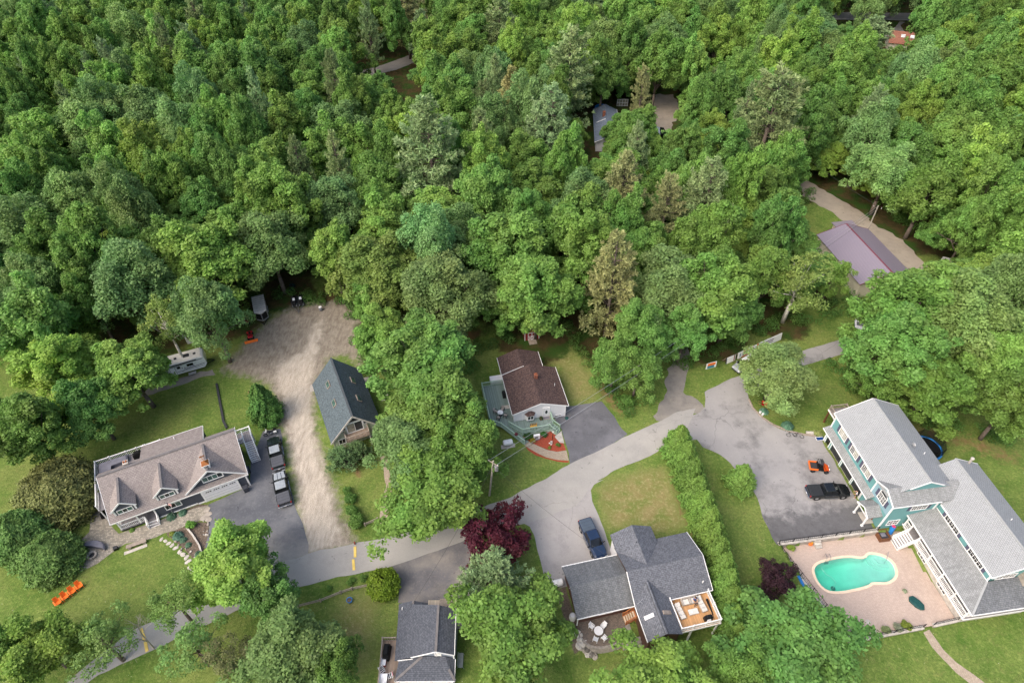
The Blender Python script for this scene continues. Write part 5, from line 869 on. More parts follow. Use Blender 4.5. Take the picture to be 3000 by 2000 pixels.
# ---- white ranch house with brown roof and green deck
C_ = thing('white_house','small white house with brown shingle roof and wraparound pale green deck','house',(.02,62.11,0),R(11.54))
mb = MB(); ez = 2.6; rz = 4.25; ru = 4.43
mb.prism([(.2,.12),(8.5,.12),(8.5,8.1),(6.6,8.1),(6.6,12.1),(.2,12.1)],0,ez-.1)
for v,s_ in ((.12,1),(8.1,-1)): q = [(.2,v,ez-.1),(8.5,v,ez-.1),(8.5,v,ez-.05),(ru,v,rz-.12),(.2,v,ez-.05)]; mb.face(q if s_ > 0 else q[::-1])
mb.face([(.2,12.1,ez-.1),(6.6,12.1,ez-.1),(3.4,12.1,3.85)][::-1]); mb.build('wall','siding_white',C_)
quadroof(C_,[[(-.05,-.05,ez),(ru,-.05,rz),(ru,8.3,rz),(-.05,8.3,ez)][::-1],[(ru,-.05,rz),(8.88,-.05,ez),(8.88,8.3,ez),(ru,8.3,rz)][::-1],
              [(-.12,8.0,ez-.03),(3.4,8.0,3.98),(3.4,12.4,3.98),(-.12,12.4,ez-.03)][::-1],[(3.4,8.0,3.98),(6.92,8.0,ez-.03),(6.92,12.4,ez-.03),(3.4,12.4,3.98)][::-1]],'roof_brown',.12)
trim(C_,[((-.05,-.08,ez-.08),(ru,-.08,rz-.08)),((ru,-.08,rz-.08),(8.88,-.08,ez-.08)),((8.92,-.05,ez-.03),(8.92,8.3,ez-.03)),((-.09,-.05,ez-.03),(-.09,12.4,ez-.03)),((6.96,8.2,ez-.05),(6.96,12.4,ez-.05)),((-.05,8.32,ez+.06),(3.6,8.32,3.98))],.06,.18)
window(C_,(1.9,-.42),(1,0),.42,1.28,1.25,2.0,2,1,gm='glass',fw=.07,name='bay_window')
m = MB(); m.prism([(1.95,.12),(2.25,-.42),(3.25,-.42),(3.55,.12)],.95,2.1); m.build('bay','vinyl_white',C_); m = MB(); m.face([(1.85,.12,2.1),(2.2,-.52,2.1),(2.55,.1,2.62)]); m.face([(2.2,-.52,2.1),(3.3,-.52,2.1),(3.0,.1,2.62),(2.55,.1,2.62)]); m.face([(3.3,-.52,2.1),(3.65,.12,2.1),(3.0,.1,2.62)]); m.build('bay_roof','roof_brown',C_)
dr = MB(); dr.box(4.95,5.8,.02,.13,.74,2.75); dro = dr.build('door','vinyl_white',C_)
m = MB(); k = 16; m.face([(5.37+.2*math.cos(2*math.pi*i/k),.012,1.85+.42*math.sin(2*math.pi*i/k)) for i in range(k)]); m.build('oval_window','glass',dro); MB().ball((5.7,-.02,1.7),.04,.04,.04,6,4).build('door_knob','steel',dro)
trim(C_,[((4.85,.06,.74),(4.85,.06,2.8)),((5.9,.06,.74),(5.9,.06,2.8)),((4.8,.06,2.84),(5.95,.06,2.84)),((8.45,.08,0),(8.45,.08,2.5)),((.24,.08,.7),(.24,.08,2.5)),((1.6,.1,.7),(1.6,.1,2.2))],.1,.1,'white','trim_board')
window(C_,(6.6,.12),(1,0),.2,1.2,.25,.5,1,1,fw=.05)
chimney(C_,4.9,5.4,3.6,4.75,.5,'brick_red'); pipe(C_,7.66,4.0,3.1,.5,.05)
MB().box(-1.9,.18,8.3,9.7,.3,1.3).build('bulkhead','vinyl_white',C_)
m = MB(); m.prism([(-3.45,8.2),(-3.45,.6),(-1.9,-.5),(-.7,-.55),(1.0,-2.4),(5.35,-2.4),(6.05,-1.65),(6.05,.12),(.2,.12),(.2,8.2)],.56,.72); m.build('deck','deck_green',C_)
m = MB(); m.bar((1.0,-2.42,.3),(5.35,-2.42,.3),.04,.52); m.bar((-3.47,8.2,.3),(-3.47,.6,.3),.04,.52); m.bar((-.7,-.57,.3),(1.0,-2.42,.3),.04,.52); m.build('deck_skirt','rail_green',C_)
railing(C_,[(-.7,-.55,.72),(1.02,-2.38,.72),(3.0,-2.38,.72),(5.33,-2.38,.72)],1.0,'rail_green',.17); railing(C_,[(6.05,-.1,.72),(6.05,-1.6,.72),(6.98,-2.3,.12)],.95,'rail_green',.17); railing(C_,[(5.33,-2.38,.72),(6.2,-3.2,.12)],.95,'rail_green',.17)
railing(C_,[(-3.42,.6,.72),(-3.42,4.4,.72),(-3.42,8.15,.72),(.1,8.15,.72)],1.0,'rail_green',.17)
stairs(C_,(5.72,-2.0,.72),(6.6,-2.85,.02),(.695,.719),1.1,4,'deck_green','rail_green','rail_green')
m = MB(); m.hexa([(-1.9,-.5,.56),(.95,-4.05,-.1),(1.8,-3.6,-.1),(-.75,-.6,.56),(-1.9,-.5,.70),(.95,-4.05,.03),(1.8,-3.6,.03),(-.75,-.6,.70)]); m.build('ramp','deck_green',C_)
railing(C_,[(-3.42,.6,.72),(-1.9,-.5,.70),(-.5,-2.25,.38),(.98,-4.0,.03)],.95,'rail_green',.17)

# ---- house with the roof deck, stone patio and low garage
D_ = thing('grey_roofed_house','brown house with mottled grey roofs and white railed roof deck beside the hedge','house',(7.62,31.15,0),R(12.23))
m = MB(); m.prism([(.3,.4),(7.1,.4),(7.1,6.3),(.3,6.3)],0,2.25)
for u,s_ in ((.3,-1),(7.1,1)): q = [(u,.4,2.25),(u,6.3,2.25),(u,3.3,3.85)]; m.face(q if s_ > 0 else q[::-1])
m.build('garage_wall','siding_brown',D_)
quadroof(D_,[[(-.1,-.02,2.38),(7.2,-.02,2.38),(7.2,3.3,4.0),(-.1,3.3,4.0)],[(-.1,3.3,4.0),(7.2,3.3,4.0),(7.3,6.68,2.4),(-.1,6.68,2.4)]],'roof_grey_old',.13,'garage_roof')
trim(D_,[((-.1,-.06,2.32),(7.2,-.06,2.32)),((-.1,6.72,2.34),(7.3,6.72,2.34))],.09,.16,name='gutter')
for k in range(15): MB().box(.1+k*.5,.14+k*.5,6.6,6.78,2.36,2.44).build('gutter_strap','white',D_)
window(D_,(2.8,.4),(1,0),.15,1.8,1.1,1.75,2,1,gm='glass_dark',fw=.07); MB().bar((.1,.12,2.2),(.1,.12,.1),.1,.1).build('downspout','white',D_); MB().cyl((2.1,.33,1.6),(2.1,.22,1.55),.08,.1,8).build('wall_lamp','white',D_); MB().cyl((5.4,.33,1.6),(5.4,.22,1.55),.08,.1,8).build('wall_lamp','white',D_)
m = MB(); m.prism([(7.3,-.3),(16.5,-.3),(16.5,7.0),(12.4,7.0),(12.4,8.6),(7.3,8.6)],-1,3.2); m.prism([(7.3,-4.45),(11.0,-4.45),(11.0,-.3),(7.3,-.3)],-1,3.2)
for q in ([(16.5,-.3,3.2),(16.5,7.0,3.2),(16.5,3.2,5.0)],[(12.4,8.6,3.2),(7.3,8.6,3.2),(9.75,8.6,4.8)],[(7.3,7.0,3.2),(7.3,-.3,3.2),(7.3,3.2,5.0)],[(7.3,-4.45,3.2),(11.0,-4.45,3.2),(9.1,-4.45,4.4)]): m.face(q)
m.build('wall','siding_brown',D_); MB().box(7.22,7.3,6.9,8.62,0,3.2).build('side_wall','siding_white',D_)
quadroof(D_,[[(7.0,-.6,3.32),(16.85,-.6,3.32),(16.85,3.15,5.15),(7.0,3.15,5.15)]],'roof_grey',.14); quadroof(D_,[[(7.0,3.15,5.15),(16.85,3.15,5.15),(16.9,7.3,3.3),(7.0,7.3,3.3)],[(6.98,6.62,3.63),(9.75,3.45,5.05),(9.75,8.95,5.05),(6.98,8.95,3.63)][::-1],[(9.75,3.45,5.05),(12.55,6.62,3.63),(12.55,8.95,3.63),(9.75,8.95,5.05)][::-1]],'roof_grey',.14)
quadroof(D_,[[(6.95,-4.7,3.35),(9.1,-4.7,4.65),(9.1,1.75,4.65),(6.95,-.45,3.42)][::-1],[(9.1,-4.7,4.65),(11.25,-4.7,3.35),(11.25,-.45,3.42),(9.1,1.75,4.65)][::-1]],'roof_grey',.12)
[MB().bar((9.1+q,-4.7,4.68-abs(q)*.6),(9.1+q,1.55,4.68-abs(q)*.6),.05,.03).build('ridge_vent','dark_grey',D_) for q in (-.2,.2)]
for u,g_ in ((8.0,'vinyl_white'),(10.15,'wood_grey')):
    z = 4.65-abs(u-9.1)*.605; sgn = 1 if u > 9.1 else -1; m = MB(); w2,l2 = .22,.62; c = Vector((u,-2.2,z)); tu = Vector((1,0,-sgn*.605)).normalized(); nn = Vector((sgn*.605,0,1)).normalized()
    m.hexa([c+Vector((0,y*w2,0))+tu*x*l2+nn*zz for zz in (0,.14) for x,y in ((-1,-1),(1,-1),(1,1),(-1,1))]); m.build('skylight',g_,D_)
trim(D_,[((16.9,-.6,3.25),(16.9,3.15,5.05)),((16.9,3.15,5.05),(16.95,7.3,3.2)),((6.95,-.6,3.25),(6.95,3.15,5.08)),((6.92,-4.7,3.28),(6.92,-.5,3.35)),((11.2,-.64,3.26),(16.85,-.64,3.26))],.07,.18)
m = MB(); m.box(11.3,16.4,-4.2,-.3,2.45,2.6); m.build('roof_deck','deck_tan',D_); trim(D_,[((11.2,-4.26,2.45),(16.45,-4.26,2.45)),((16.46,-4.2,2.45),(16.46,-.3,2.45))],.08,.3,'white','deck_fascia')
MB().box(11.3,16.4,-.32,-.295,2.6,3.2).build('deck_wall','vinyl_white',D_)
for u in (12.9,16.2): MB().box(u-.09,u+.09,-4.15,-3.97,-1,2.45).build('deck_post','white',D_)
railing(D_,[(11.35,-.5,2.6),(11.35,-4.15,2.6),(12.9,-4.15,2.6),(14.5,-4.15,2.6),(16.32,-4.15,2.6),(16.32,-2.2,2.6),(16.32,-.5,2.6)],.9,'white',.16)
pipe(D_,15.9,.35,3.8,.4,.07); pipe(D_,9.5,6.6,4.7,.35,.06,'black'); 
m = MB(); m.cyl((7.25,-.3,3.6),(7.5,-.5,4.6),.02,.02,5); m.bar((7.0,-.7,4.5),(7.9,-.2,4.55),.02,.02); m.bar((7.3,-.2,4.55),(7.6,-.75,4.5),.02,.02); m.build('antenna','alu',D_)
MB().cyl((.35,3.6,2.9),(-.1,3.6,2.9),.05,.05,6).build('exhaust_pipe','alu',D_)
stairs(D_,(7.2,-.55,1.2),(5.95,-.55,0),(0,1),.95,5,'deck_pale','wood','cedar'); MB().box(7.2,7.3,-1.05,-.05,-.9,1.25).build('stair_landing','cedar',D_)
railing(D_,[(7.2,-1.1,1.2),(5.95,-1.1,0)],.85,'cedar',.25); railing(D_,[(7.2,0,1.2),(5.95,0,0)],.85,'cedar',.25)

# ---- small dark roofed house at the bottom
E_ = thing('small_house','small grey-blue house with dark hipped porch roof at the bottom edge','house',(-13.37,24.38,0),0)
m = MB(); m.prism([(.25,.25),(6.5,.25),(6.5,7.2),(3.0,7.2),(3.0,8.3),(.0,8.3)],0,2.5); m.face([(1.5,2.3,2.5),(6.4,2.3,2.5),(6.4,2.3,4.1),(4.65,2.3,5.15),(2.4,2.3,3.4)]); m.face([(6.5,2.3,2.4),(6.5,7.2,2.4),(6.5,7.2,4.15),(6.5,2.3,4.15)]); m.face([(6.5,7.2,2.4),(0,7.2,2.4),(0,7.2,2.6),(4.55,7.2,5.1),(6.5,7.2,4.15)]); m.face([(3,8.3,2.4),(0,8.3,2.4),(1.4,8.3,3.1)]); m.build('wall','siding_slate',E_)
quadroof(E_,[[(-.3,2.1,2.62),(4.65,2.1,5.35),(4.55,7.3,5.35),(-.55,8.62,2.62)][::-1],[(4.65,2.1,5.35),(6.62,2.1,4.25),(6.5,7.25,4.25),(4.55,7.3,5.35)][::-1],[(1.25,7.0,3.38),(2.95,7.25,2.62),(2.95,8.68,2.62),(1.25,8.68,3.38)][::-1],[(-.57,8.65,2.6),(-.5,7.0,2.7),(1.25,7.0,3.4),(1.25,8.66,3.4)][::-1]],'roof_dark',.13)
quadroof(E_,[[(-.05,-.05,2.55),(6.72,-.05,2.55),(6.0,1.0,3.05),(3.2,2.2,3.55),(2.9,2.2,3.55)],[(-.05,-.05,2.55),(2.9,2.2,3.55),(.2,2.2,2.66)][::1],[(6.72,-.05,2.55),(6.65,2.2,2.75),(5.6,2.2,3.45),(6.0,1.0,3.05)],[(6.0,1.0,3.05),(5.6,2.2,3.45),(3.2,2.2,3.55)]],'roof_dark',.1,'porch_roof')
for a,b_ in (((-.05,-.05,2.58),(2.95,2.2,3.58)),((4.65,2.1,5.38),(4.55,7.3,5.38)),((1.25,7.0,3.42),(1.25,8.66,3.42)),((6.72,-.05,2.58),(6.0,1.0,3.08))): MB().bar(a,b_,.28,.04).build('ridge_cap','ridge_cap',E_)
trim(E_,[((1.7,2.06,3.6),(4.65,2.06,5.28)),((4.65,2.06,5.28),(6.64,2.06,4.18)),((.1,2.06,2.72),(2.6,2.06,3.3)),((6.66,-.05,2.5),(6.66,2.2,2.7)),((6.66,2.1,4.18),(6.54,7.3,4.18)),((-.05,-.1,2.48),(6.72,-.1,2.48)),((6.5,2.2,2.6),(6.5,2.2,4.2))],.07,.15)
window(E_,(4.3,2.3),(1,0),.15,.75,3.7,4.3,1,2,gm='glass_curtain',fw=.08); window(E_,(.4,.25),(1,0),.1,5.9,1.2,2.35,9,1,gm=['glass_dark','glass_curtain','glass_dark'],fw=.1,mull=.1)
m = MB(); m.box(-2.3,.2,-1.2,5.1,.6,.75); m.build('side_deck','deck_old',E_); railing(E_,[(-.7,5.0,.75),(-2.22,5.0,.75),(-2.1,2.5,.75),(-2.0,-.2,.75),(-1.95,-1.2,.75)],.95,'wood_grey',.22)
m = MB(); m.box(2.65,5.1,8.75,10.05,.12,.3); m.build('entry_ramp','deck_pale',E_); MB().hexa([(4.0,9.0,.3),(5.1,9.0,.3),(5.1,10.2,.3),(4.1,10.2,.3),(4.0,9.0,.36),(5.1,9.0,.36),(5.1,10.2,.36),(4.1,10.2,.36)]).build('ramp_top','wood_grey',E_)
m = MB(); m.box(5.0,9.5,6.6,9.9,.06,.2); m.build('side_patio','deck_pale',E_); MB().box(-1.0,2.6,9.3,9.55,0,.35).build('timber_edge','wood_grey',E_); MB().box(5.15,9.0,9.75,10.0,.1,.4).build('timber_edge','wood_grey',E_)
for v in (7.95,7.8): MB().cyl((-.1,v,2.75),(.0,v,3.25),.05,.05,6).build('vent_pipe','white',E_)

# ---- teal house with garage bays, cross gable, pool wing and veranda
F_ = thing('teal_house','large teal house with light grey roofs, garage bays and white veranda by the pool','house',(47.3,59.05,0),R(-82.4))
EZ = 6.0
m = MB(); m.prism([(.25,.25),(15.3,.25),(15.3,9.7),(.25,9.7)][::1],2.75,EZ); m.face([(.25,9.7,EZ),(.25,.25,EZ),(.25,5.0,8.35)]); m.face([(13.9,.25,EZ),(13.9,9.7,EZ),(13.9,5.0,8.35)])
m.prism([(.25,.25),(.42,.25),(.42,9.7),(.25,9.7)],0,2.75); m.prism([(10.6,.25),(15.3,.25),(15.3,9.7),(10.6,9.7)],-1,2.75)
m.build('wall','siding_teal',F_)
m = MB(); m.face([(11.45,.235,3.3),(15.3,.235,3.3),(15.3,.235,EZ),(13.35,.235,6.95),(11.45,.235,EZ)]); m.build('gable_wall','siding_blue',F_)
m = MB(); m.box(.42,10.6,2.2,2.3,0,2.75); m.build('garage_back','dark_grey',F_); MB().box(.42,10.6,.3,2.2,.0,.03).build('garage_floor','concrete',F_)
for k,(a,b_) in enumerate(((.62,1.55),(2.05,4.75),(5.15,7.85),(8.2,10.35))):
    if k == 0: MB().box(a,b_,.3,.38,.03,2.15).build('garage_entry_door','glass_dark',F_); continue
    d_ = MB(); d_.box(a,b_,.34,.42,.03,2.35); do = d_.build('garage_door','black',F_)
    for j in range(4): MB().box(a+.1,b_-.1,.32,.345,.12+j*.57,.56+j*.57).build('door_panel','dark_grey' if j < 3 else 'glass_dark',do)
for a,b_ in ((.25,.62),(1.55,2.05),(4.75,5.15),(7.85,8.2),(10.35,10.62)):
    MB().box(a,b_,.2,.45,0,2.75).build('pier','siding_teal',F_)
    for q in (a+.05,b_-.05): MB().box(q-.06,q+.06,.15,.2,0,2.4).build('pier_trim','white',F_)
for a,b_ in ((1.68,.1),(4.95,.1),(8.02,.1)): MB().cyl((a,.08,1.9),(a,.2,1.95),.07,.1,8).build('wall_lamp','black',F_)
MB().box(.3,10.6,.2,.44,2.4,2.75).build('header_trim','white',F_)
quadroof(F_,[[(.0,-.75,2.95),(12.3,-.75,2.95),(12.3,.25,3.4),(.0,.25,3.4)]],'roof_light_stained',.1,'pent_roof'); trim(F_,[((.0,-.78,2.88),(12.3,-.78,2.88))],.06,.16)
quadroof(F_,[[(-.2,-.02,EZ),(13.95,-.02,EZ),(13.95,5.0,8.5),(-.2,5.0,8.5)],[(-.2,5.0,8.5),(13.95,5.0,8.5),(13.95,10.05,EZ),(-.2,10.05,EZ)]],'roof_light',.15)
quadroof(F_,[[(11.3,-.06,EZ+.02),(13.35,-.06,7.02),(13.35,2.1,7.02)][::-1],[(13.35,-.06,7.02),(15.55,-.06,EZ-.05),(15.55,9.9,EZ-.05),(13.35,9.9,7.02)][::-1]],'roof_light_stained',.13,'cross_roof')
MB().bar((-.2,5.0,8.53),(13.95,5.0,8.53),.2,.04).build('ridge_cap','ridge_light',F_)
trim(F_,[((-.22,-.06,EZ-.08),(11.35,-.06,EZ-.08)),((11.3,-.1,EZ-.06),(13.35,-.1,6.95)),((13.35,-.1,6.95),(15.58,-.1,EZ-.13)),((15.6,-.06,EZ-.13),(15.6,6.7,EZ-.13)),((14.0,2.6,7.25),(14.0,5.0,8.42)),((14.0,5.0,8.42),(14.0,7.4,7.25)),((-.24,-.02,EZ-.08),(-.24,5.0,8.42)),((-.24,5.0,8.42),(-.24,10.05,EZ-.08))],.07,.2)
trim(F_,[((.25,.2,3.3),(.25,.2,EZ-.1)),((.25,.2,0),(.25,.2,2.8)),((11.42,.2,3.4),(11.42,.2,EZ-.1)),((15.32,.2,-.7),(15.32,.2,EZ-.15)),((15.33,6.6,3.6),(15.33,6.6,EZ-.2))],.17,.17,'white','corner_board')
wf = ((0,.25),(1,0))
for s0,s1,gg in ((1.95,3.6,['glass_curtain','glass_curtain']),(5.1,6.75,['glass_dark','glass_curtain']),(8.25,9.95,['glass_dark','glass_curtain'])):
    window(F_,*wf,s0,s1,4.1,5.3,2,1,gm=gg,fw=.09,grid=(3,4)); shutters(F_,*wf,s0,s1,4.05,5.4)
window(F_,(0,.235),(1,0),12.6,14.0,3.95,5.1,2,2,gm=['glass','glass_dark'],fw=.09,grid=(2,2),arch=.55); shutters(F_,(0,.235),(1,0),12.6,14.0,3.95,5.2)
window(F_,(15.3,0),(0,1),3.2,5.3,4.2,5.1,3,1,gm='glass_dark',grid=(2,2)); shutters(F_,(15.3,0),(0,1),3.2,5.3,4.15,5.2); window(F_,(15.3,0),(0,1),1.2,2.7,.9,1.9,2,2,gm='glass_dark',grid=(2,1))
# entry porch
quadroof(F_,[[(12.2,-1.85,2.6),(13.55,-1.85,3.3),(13.55,.25,3.3),(12.2,.25,2.6)][::-1],[(13.55,-1.85,3.3),(14.9,-1.85,2.6),(14.9,.25,2.6),(13.55,.25,3.3)][::-1]],'roof_light_stained',.1,'porch_roof')
trim(F_,[((12.2,-1.88,2.52),(13.55,-1.88,3.22)),((13.55,-1.88,3.22),(14.9,-1.88,2.52)),((12.2,-1.86,2.42),(14.9,-1.86,2.42))],.06,.16)
for u in (12.5,14.55): MB().box(u-.09,u+.09,-1.65,-1.47,.02,2.5).build('porch_post','white',F_); MB().box(u-.15,u+.15,-1.71,-1.41,.02,.2).build('post_base','white',F_)
MB().box(12.6,14.4,-1.1,.22,.02,.16).build('porch_step','concrete',F_); MB().box(13.05,14.0,.16,.23,.16,2.25).build('door','brick_red',F_)
# wing
WZ = 5.3
m = MB(); m.prism([(10.8,7.2),(25.4,7.2),(25.4,15.3),(10.8,15.3)],-.9,WZ); m.face([(10.8,15.3,WZ),(10.8,7.2,WZ),(10.8,11.25,7.3)]); m.face([(25.4,7.2,WZ),(25.4,15.3,WZ),(25.4,11.25,7.3)]); m.build('wing_wall','siding_teal',F_)
quadroof(F_,[[(10.5,6.9,WZ),(25.7,6.9,WZ),(25.7,11.25,7.45),(10.5,11.25,7.45)],[(10.5,11.25,7.45),(25.7,11.25,7.45),(25.7,15.65,WZ),(10.5,15.65,WZ)]],'roof_light',.15,'wing_roof')
MB().bar((10.5,11.25,7.48),(25.7,11.25,7.48),.2,.04).build('ridge_cap','ridge_light',F_)
trim(F_,[((15.6,6.86,WZ-.08),(25.74,6.86,WZ-.08)),((25.74,6.86,WZ-.08),(25.74,11.25,7.37)),((10.46,11.25,7.37),(10.46,15.65,WZ-.08)),((25.38,7.15,3.9),(25.38,7.15,WZ-.15))],.08,.2)
for s0 in (16.9,21.6):
    window(F_,(0,7.2),(1,0),s0,s0+2.4,4.0,4.85,3,1,gm='glass_dark',fw=.09,grid=(2,2),arch=.22); shutters(F_,(0,7.2),(1,0),s0,s0+2.4,3.95,4.95)
window(F_,(25.4,0),(0,1),8.2,10.6,4.0,4.9,3,1,gm='glass_dark',grid=(2,2))
m = MB(); m.tbox(25.3,26.6,11.2,12.9,-.9,4.6,.02); m.tbox(25.4,26.4,11.4,12.6,4.6,8.2,.05); m.build('chimney','stone',F_)
m = MB(); m.cyl((10.75,13.6,6.2),(10.75,13.6,7.3),.16,.15,8); m.ball((10.75,13.6,7.35),.26,.26,.2,8,4); m.build('chimney_cap','concrete',F_)
# veranda on a stone base
m = MB(); m.prism([(18.2,3.9),(28.1,3.9),(28.1,12.5),(18.2,12.5)],-1.5,.75); m.prism([(15.5,3.9),(18.2,3.9),(18.2,7.2),(15.5,7.2)],-1.5,.75); m.build('veranda_base','stone_pale',F_)
m = MB(); m.prism([(15.4,3.6),(28.4,3.6),(28.4,12.6),(15.4,12.6)],.75,.9); m.build('veranda_floor','deck_grey',F_); trim(F_,[((15.4,3.56,.8),(28.45,3.56,.8)),((28.45,3.6,.8),(28.45,12.6,.8))],.07,.22,'white','floor_edge')
quadroof(F_,[[(15.1,3.4,2.95),(28.75,3.4,2.95),(25.55,7.0,3.95),(15.1,7.0,3.95)]],'roof_light_stained',.1,'veranda_roof'); quadroof(F_,[[(28.75,3.4,2.95),(28.75,13.0,2.95),(25.45,13.0,3.95),(25.55,7.0,3.95)]],'roof_grey_old',.1,'veranda_roof')
MB().bar((28.75,3.4,2.98),(25.55,7.0,3.98),.24,.04).build('hip_cap','ridge_light',F_)
trim(F_,[((15.1,3.36,2.88),(28.8,3.36,2.88)),((28.8,3.4,2.88),(28.8,13.0,2.88))],.08,.2); MB().bar((15.1,7.05,3.98),(25.6,7.05,3.98),.06,.1).build('flashing','white',F_)
for u in (15.6,16.6,18.3,20.8,23.3,25.8,28.2): MB().box(u-.08,u+.08,3.62,3.78,.9,2.85).build('veranda_post','white',F_)
for v in (6.8,9.8,12.3): MB().box(28.1,28.26,v-.08,v+.08,.9,2.85).build('veranda_post','white',F_)
railing(F_,[(18.3,3.68,.9),(20.8,3.68,.9),(23.3,3.68,.9),(25.8,3.68,.9),(28.2,3.68,.9)],.95,'white',.17,posts=False); railing(F_,[(28.2,3.68,.9),(28.2,6.8,.9),(28.2,9.8,.9),(28.2,12.3,.9)],.95,'white',.17,posts=False); railing(F_,[(15.6,3.68,.9),(16.6,3.68,.9)],.95,'white',.17,posts=False)
stairs(F_,(17.45,3.6,.9),(17.45,1.75,-.7),(1,0),1.5,7,'deck_grey','white'); railing(F_,[(16.65,3.6,.9),(16.65,1.8,-.65)],.9); railing(F_,[(18.27,3.6,.9),(18.27,1.8,-.65)],.9)
for u in (19.2,23.4): window(F_,(0,3.9),(1,0),u,u+1.5,-.15,.4,3,1,gm='glass_dark',fw=.07,grid=(1,2))
# north balcony, dish, pipes
m = MB(); m.box(-3.2,.0,1.7,4.4,2.85,3.0); m.build('balcony','deck_grey',F_); railing(F_,[(-.1,1.75,3.0),(-3.1,1.75,3.0),(-3.1,4.3,3.0),(-.1,4.3,3.0)],.9,'wood_grey',.25); MB().bar((-3.2,1.66,2.9),(0,1.66,2.9),.08,.25).build('fascia','white',F_)
for v in (1.85,4.2): MB().box(-3.1,-2.9,v-.1,v+.1,0,2.85).build('balcony_post','wood_brown',F_)
m = MB(); m.cyl((8.2,6.3,7.7),(8.2,6.2,8.5),.03,.03,6); m.ball((8.2,6.15,8.45),.35,.12,.35,12,6); m.bar((8.2,6.1,8.4),(7.8,5.7,8.5),.03,.03); m.build('satellite_dish','alu',F_); pipe(F_,9.0,7.7,7.1,.4,.06); pipe(F_,19.5,13.2,6.4,.4,.06)

# ---- pool basin, coping, water, terrace walls
po = MB(); nP = len(POOL)
def depth_at(x,y): return -1.45 - 1.5*float(smooth(48.0,41.0,x))
rings = [grow(POOL,.0),[(cx+(p[0]-cx)*.93,cyy+(p[1]-cyy)*.93) for p in POOL],[(cx+(p[0]-cx)*.75,cyy+(p[1]-cyy)*.75) for p in POOL],[(cx+(p[0]-cx)*.4,cyy+(p[1]-cyy)*.4) for p in POOL]]
zr = [lambda x,y: -.74,lambda x,y: depth_at(x,y)*.92,depth_at,depth_at]
for rg,z in zip(rings,zr): po.v += [(x,y,z(x,y)) for x,y in rg]
for j in range(3):
    for i in range(nP): po.f.append((j*nP+i,j*nP+(i+1) % nP,(j+1)*nP+(i+1) % nP,(j+1)*nP+i)); po.m.append(0)
po.f.append(tuple(3*nP+i for i in range(nP))); po.m.append(0)
plain('pool_liner','D2F2EA',.5,.06,.8)
PT = thing('swimming_pool','kidney shaped swimming pool with turquoise water and pale coping','pool',(0,0,0)); po.build('basin','pool_liner',PT,True)
cp = MB(); o2 = grow(POOL,.30); i2 = grow(POOL,-.03)
for i in range(nP):
    j = (i+1) % nP; cp.hexa([(*i2[i],-.76),(*o2[i],-.76),(*o2[j],-.76),(*i2[j],-.76),(*i2[i],-.655),(*o2[i],-.655),(*o2[j],-.655),(*i2[j],-.655)])
plain('coping','E3CDB4',.8,.08,2); cp.build('coping','coping',PT)
m,n,l,b = newmat('pool_water'); n.remove(b); Pn = wpos(n); gl = n.new('ShaderNodeBsdfGlass'); gl.inputs['IOR'].default_value = 1.33; gl.inputs['Roughness'].default_value = 0.02; gl.inputs['Color'].default_value = (.93,1,.99,1)
trp = n.new('ShaderNodeBsdfTransparent'); trp.inputs['Color'].default_value = (.80,.98,.95,1); gls = n.new('ShaderNodeBsdfGlossy'); gls.inputs['Roughness'].default_value = .03; fr = n.new('ShaderNodeFresnel'); fr.inputs['IOR'].default_value = 1.33
bm_ = n.new('ShaderNodeBump'); bm_.inputs['Strength'].default_value = .15; bm_.inputs['Distance'].default_value = .03; l.new(noise(n,l,Pn,3,3,.5),bm_.inputs['Height']); l.new(bm_.outputs[0],gls.inputs['Normal']); l.new(bm_.outputs[0],fr.inputs['Normal'])
mx = n.new('ShaderNodeMixShader'); l.new(fr.outputs[0],mx.inputs[0]); l.new(trp.outputs[0],mx.inputs[1]); l.new(gls.outputs[0],mx.inputs[2]); l.new(mx.outputs[0],n['Material Output'].inputs['Surface'])
va = n.new('ShaderNodeVolumeAbsorption'); va.inputs['Color'].default_value = (.12,.84,.72,1); va.inputs['Density'].default_value = .34; l.new(va.outputs[0],n['Material Output'].inputs['Volume'])
wt = MB(); wp = grow(POOL,.05); wt.prism(wp,-3.15,-.84); wt.build('water','pool_water',PT)
for k in range(3):                                   # corner steps in the shallow end
    r_ = 2.1-k*.5; m = MB(); m.prism([(49.2+r_*math.cos(a),40.25+r_*.8*math.sin(a)) for a in np.linspace(0,2*math.pi,20)[:-1]],-1.6,-1.36+k*.13); m.build('step','pool_liner',PT)
m = MB()
for y_ in (0,.5):
    for a,b_ in (((41.3+y_,40.35,-.7),(41.3+y_,40.35,.1)),((41.3+y_,40.35,.1),(41.3+y_,39.75,.12)),((41.3+y_,39.75,.12),(41.3+y_,39.6,-1.3))): m.cyl(a,b_,.03,.03,6)
for z_ in (-1.2,-.95): m.bar((41.3,39.62,z_),(41.8,39.62,z_),.12,.05)
m.build('ladder','chrome',PT); m = MB(); m.cyl((49.7,40.6,-.7),(49.65,40.5,.15),.03,.03,6); m.cyl((49.65,40.5,.15),(49.2,39.6,-.3),.03,.03,6); m.cyl((49.2,39.6,-.3),(49.15,39.5,-1.4),.03,.03,6); m.build('handrail','chrome',PT)
cl = thing('pool_cleaner','round pool cleaner with white hose on the pool floor','pool cleaner',(42.0,36.9,-2.75)); MB().lathe((0,0,0),[(.05,0),(.26,.02),(.3,.1),(.2,.2),(.05,.24)]).build('body','grey',cl)
h_ = MB(); hp_ = [(0,0,.25),(.3,.5,.8),(-.3,1.0,1.3),(-1.0,1.2,1.6),(-1.4,2.0,1.75)]
for a,b_ in zip(hp_,hp_[1:]): h_.cyl(a,b_,.03,.03,6)
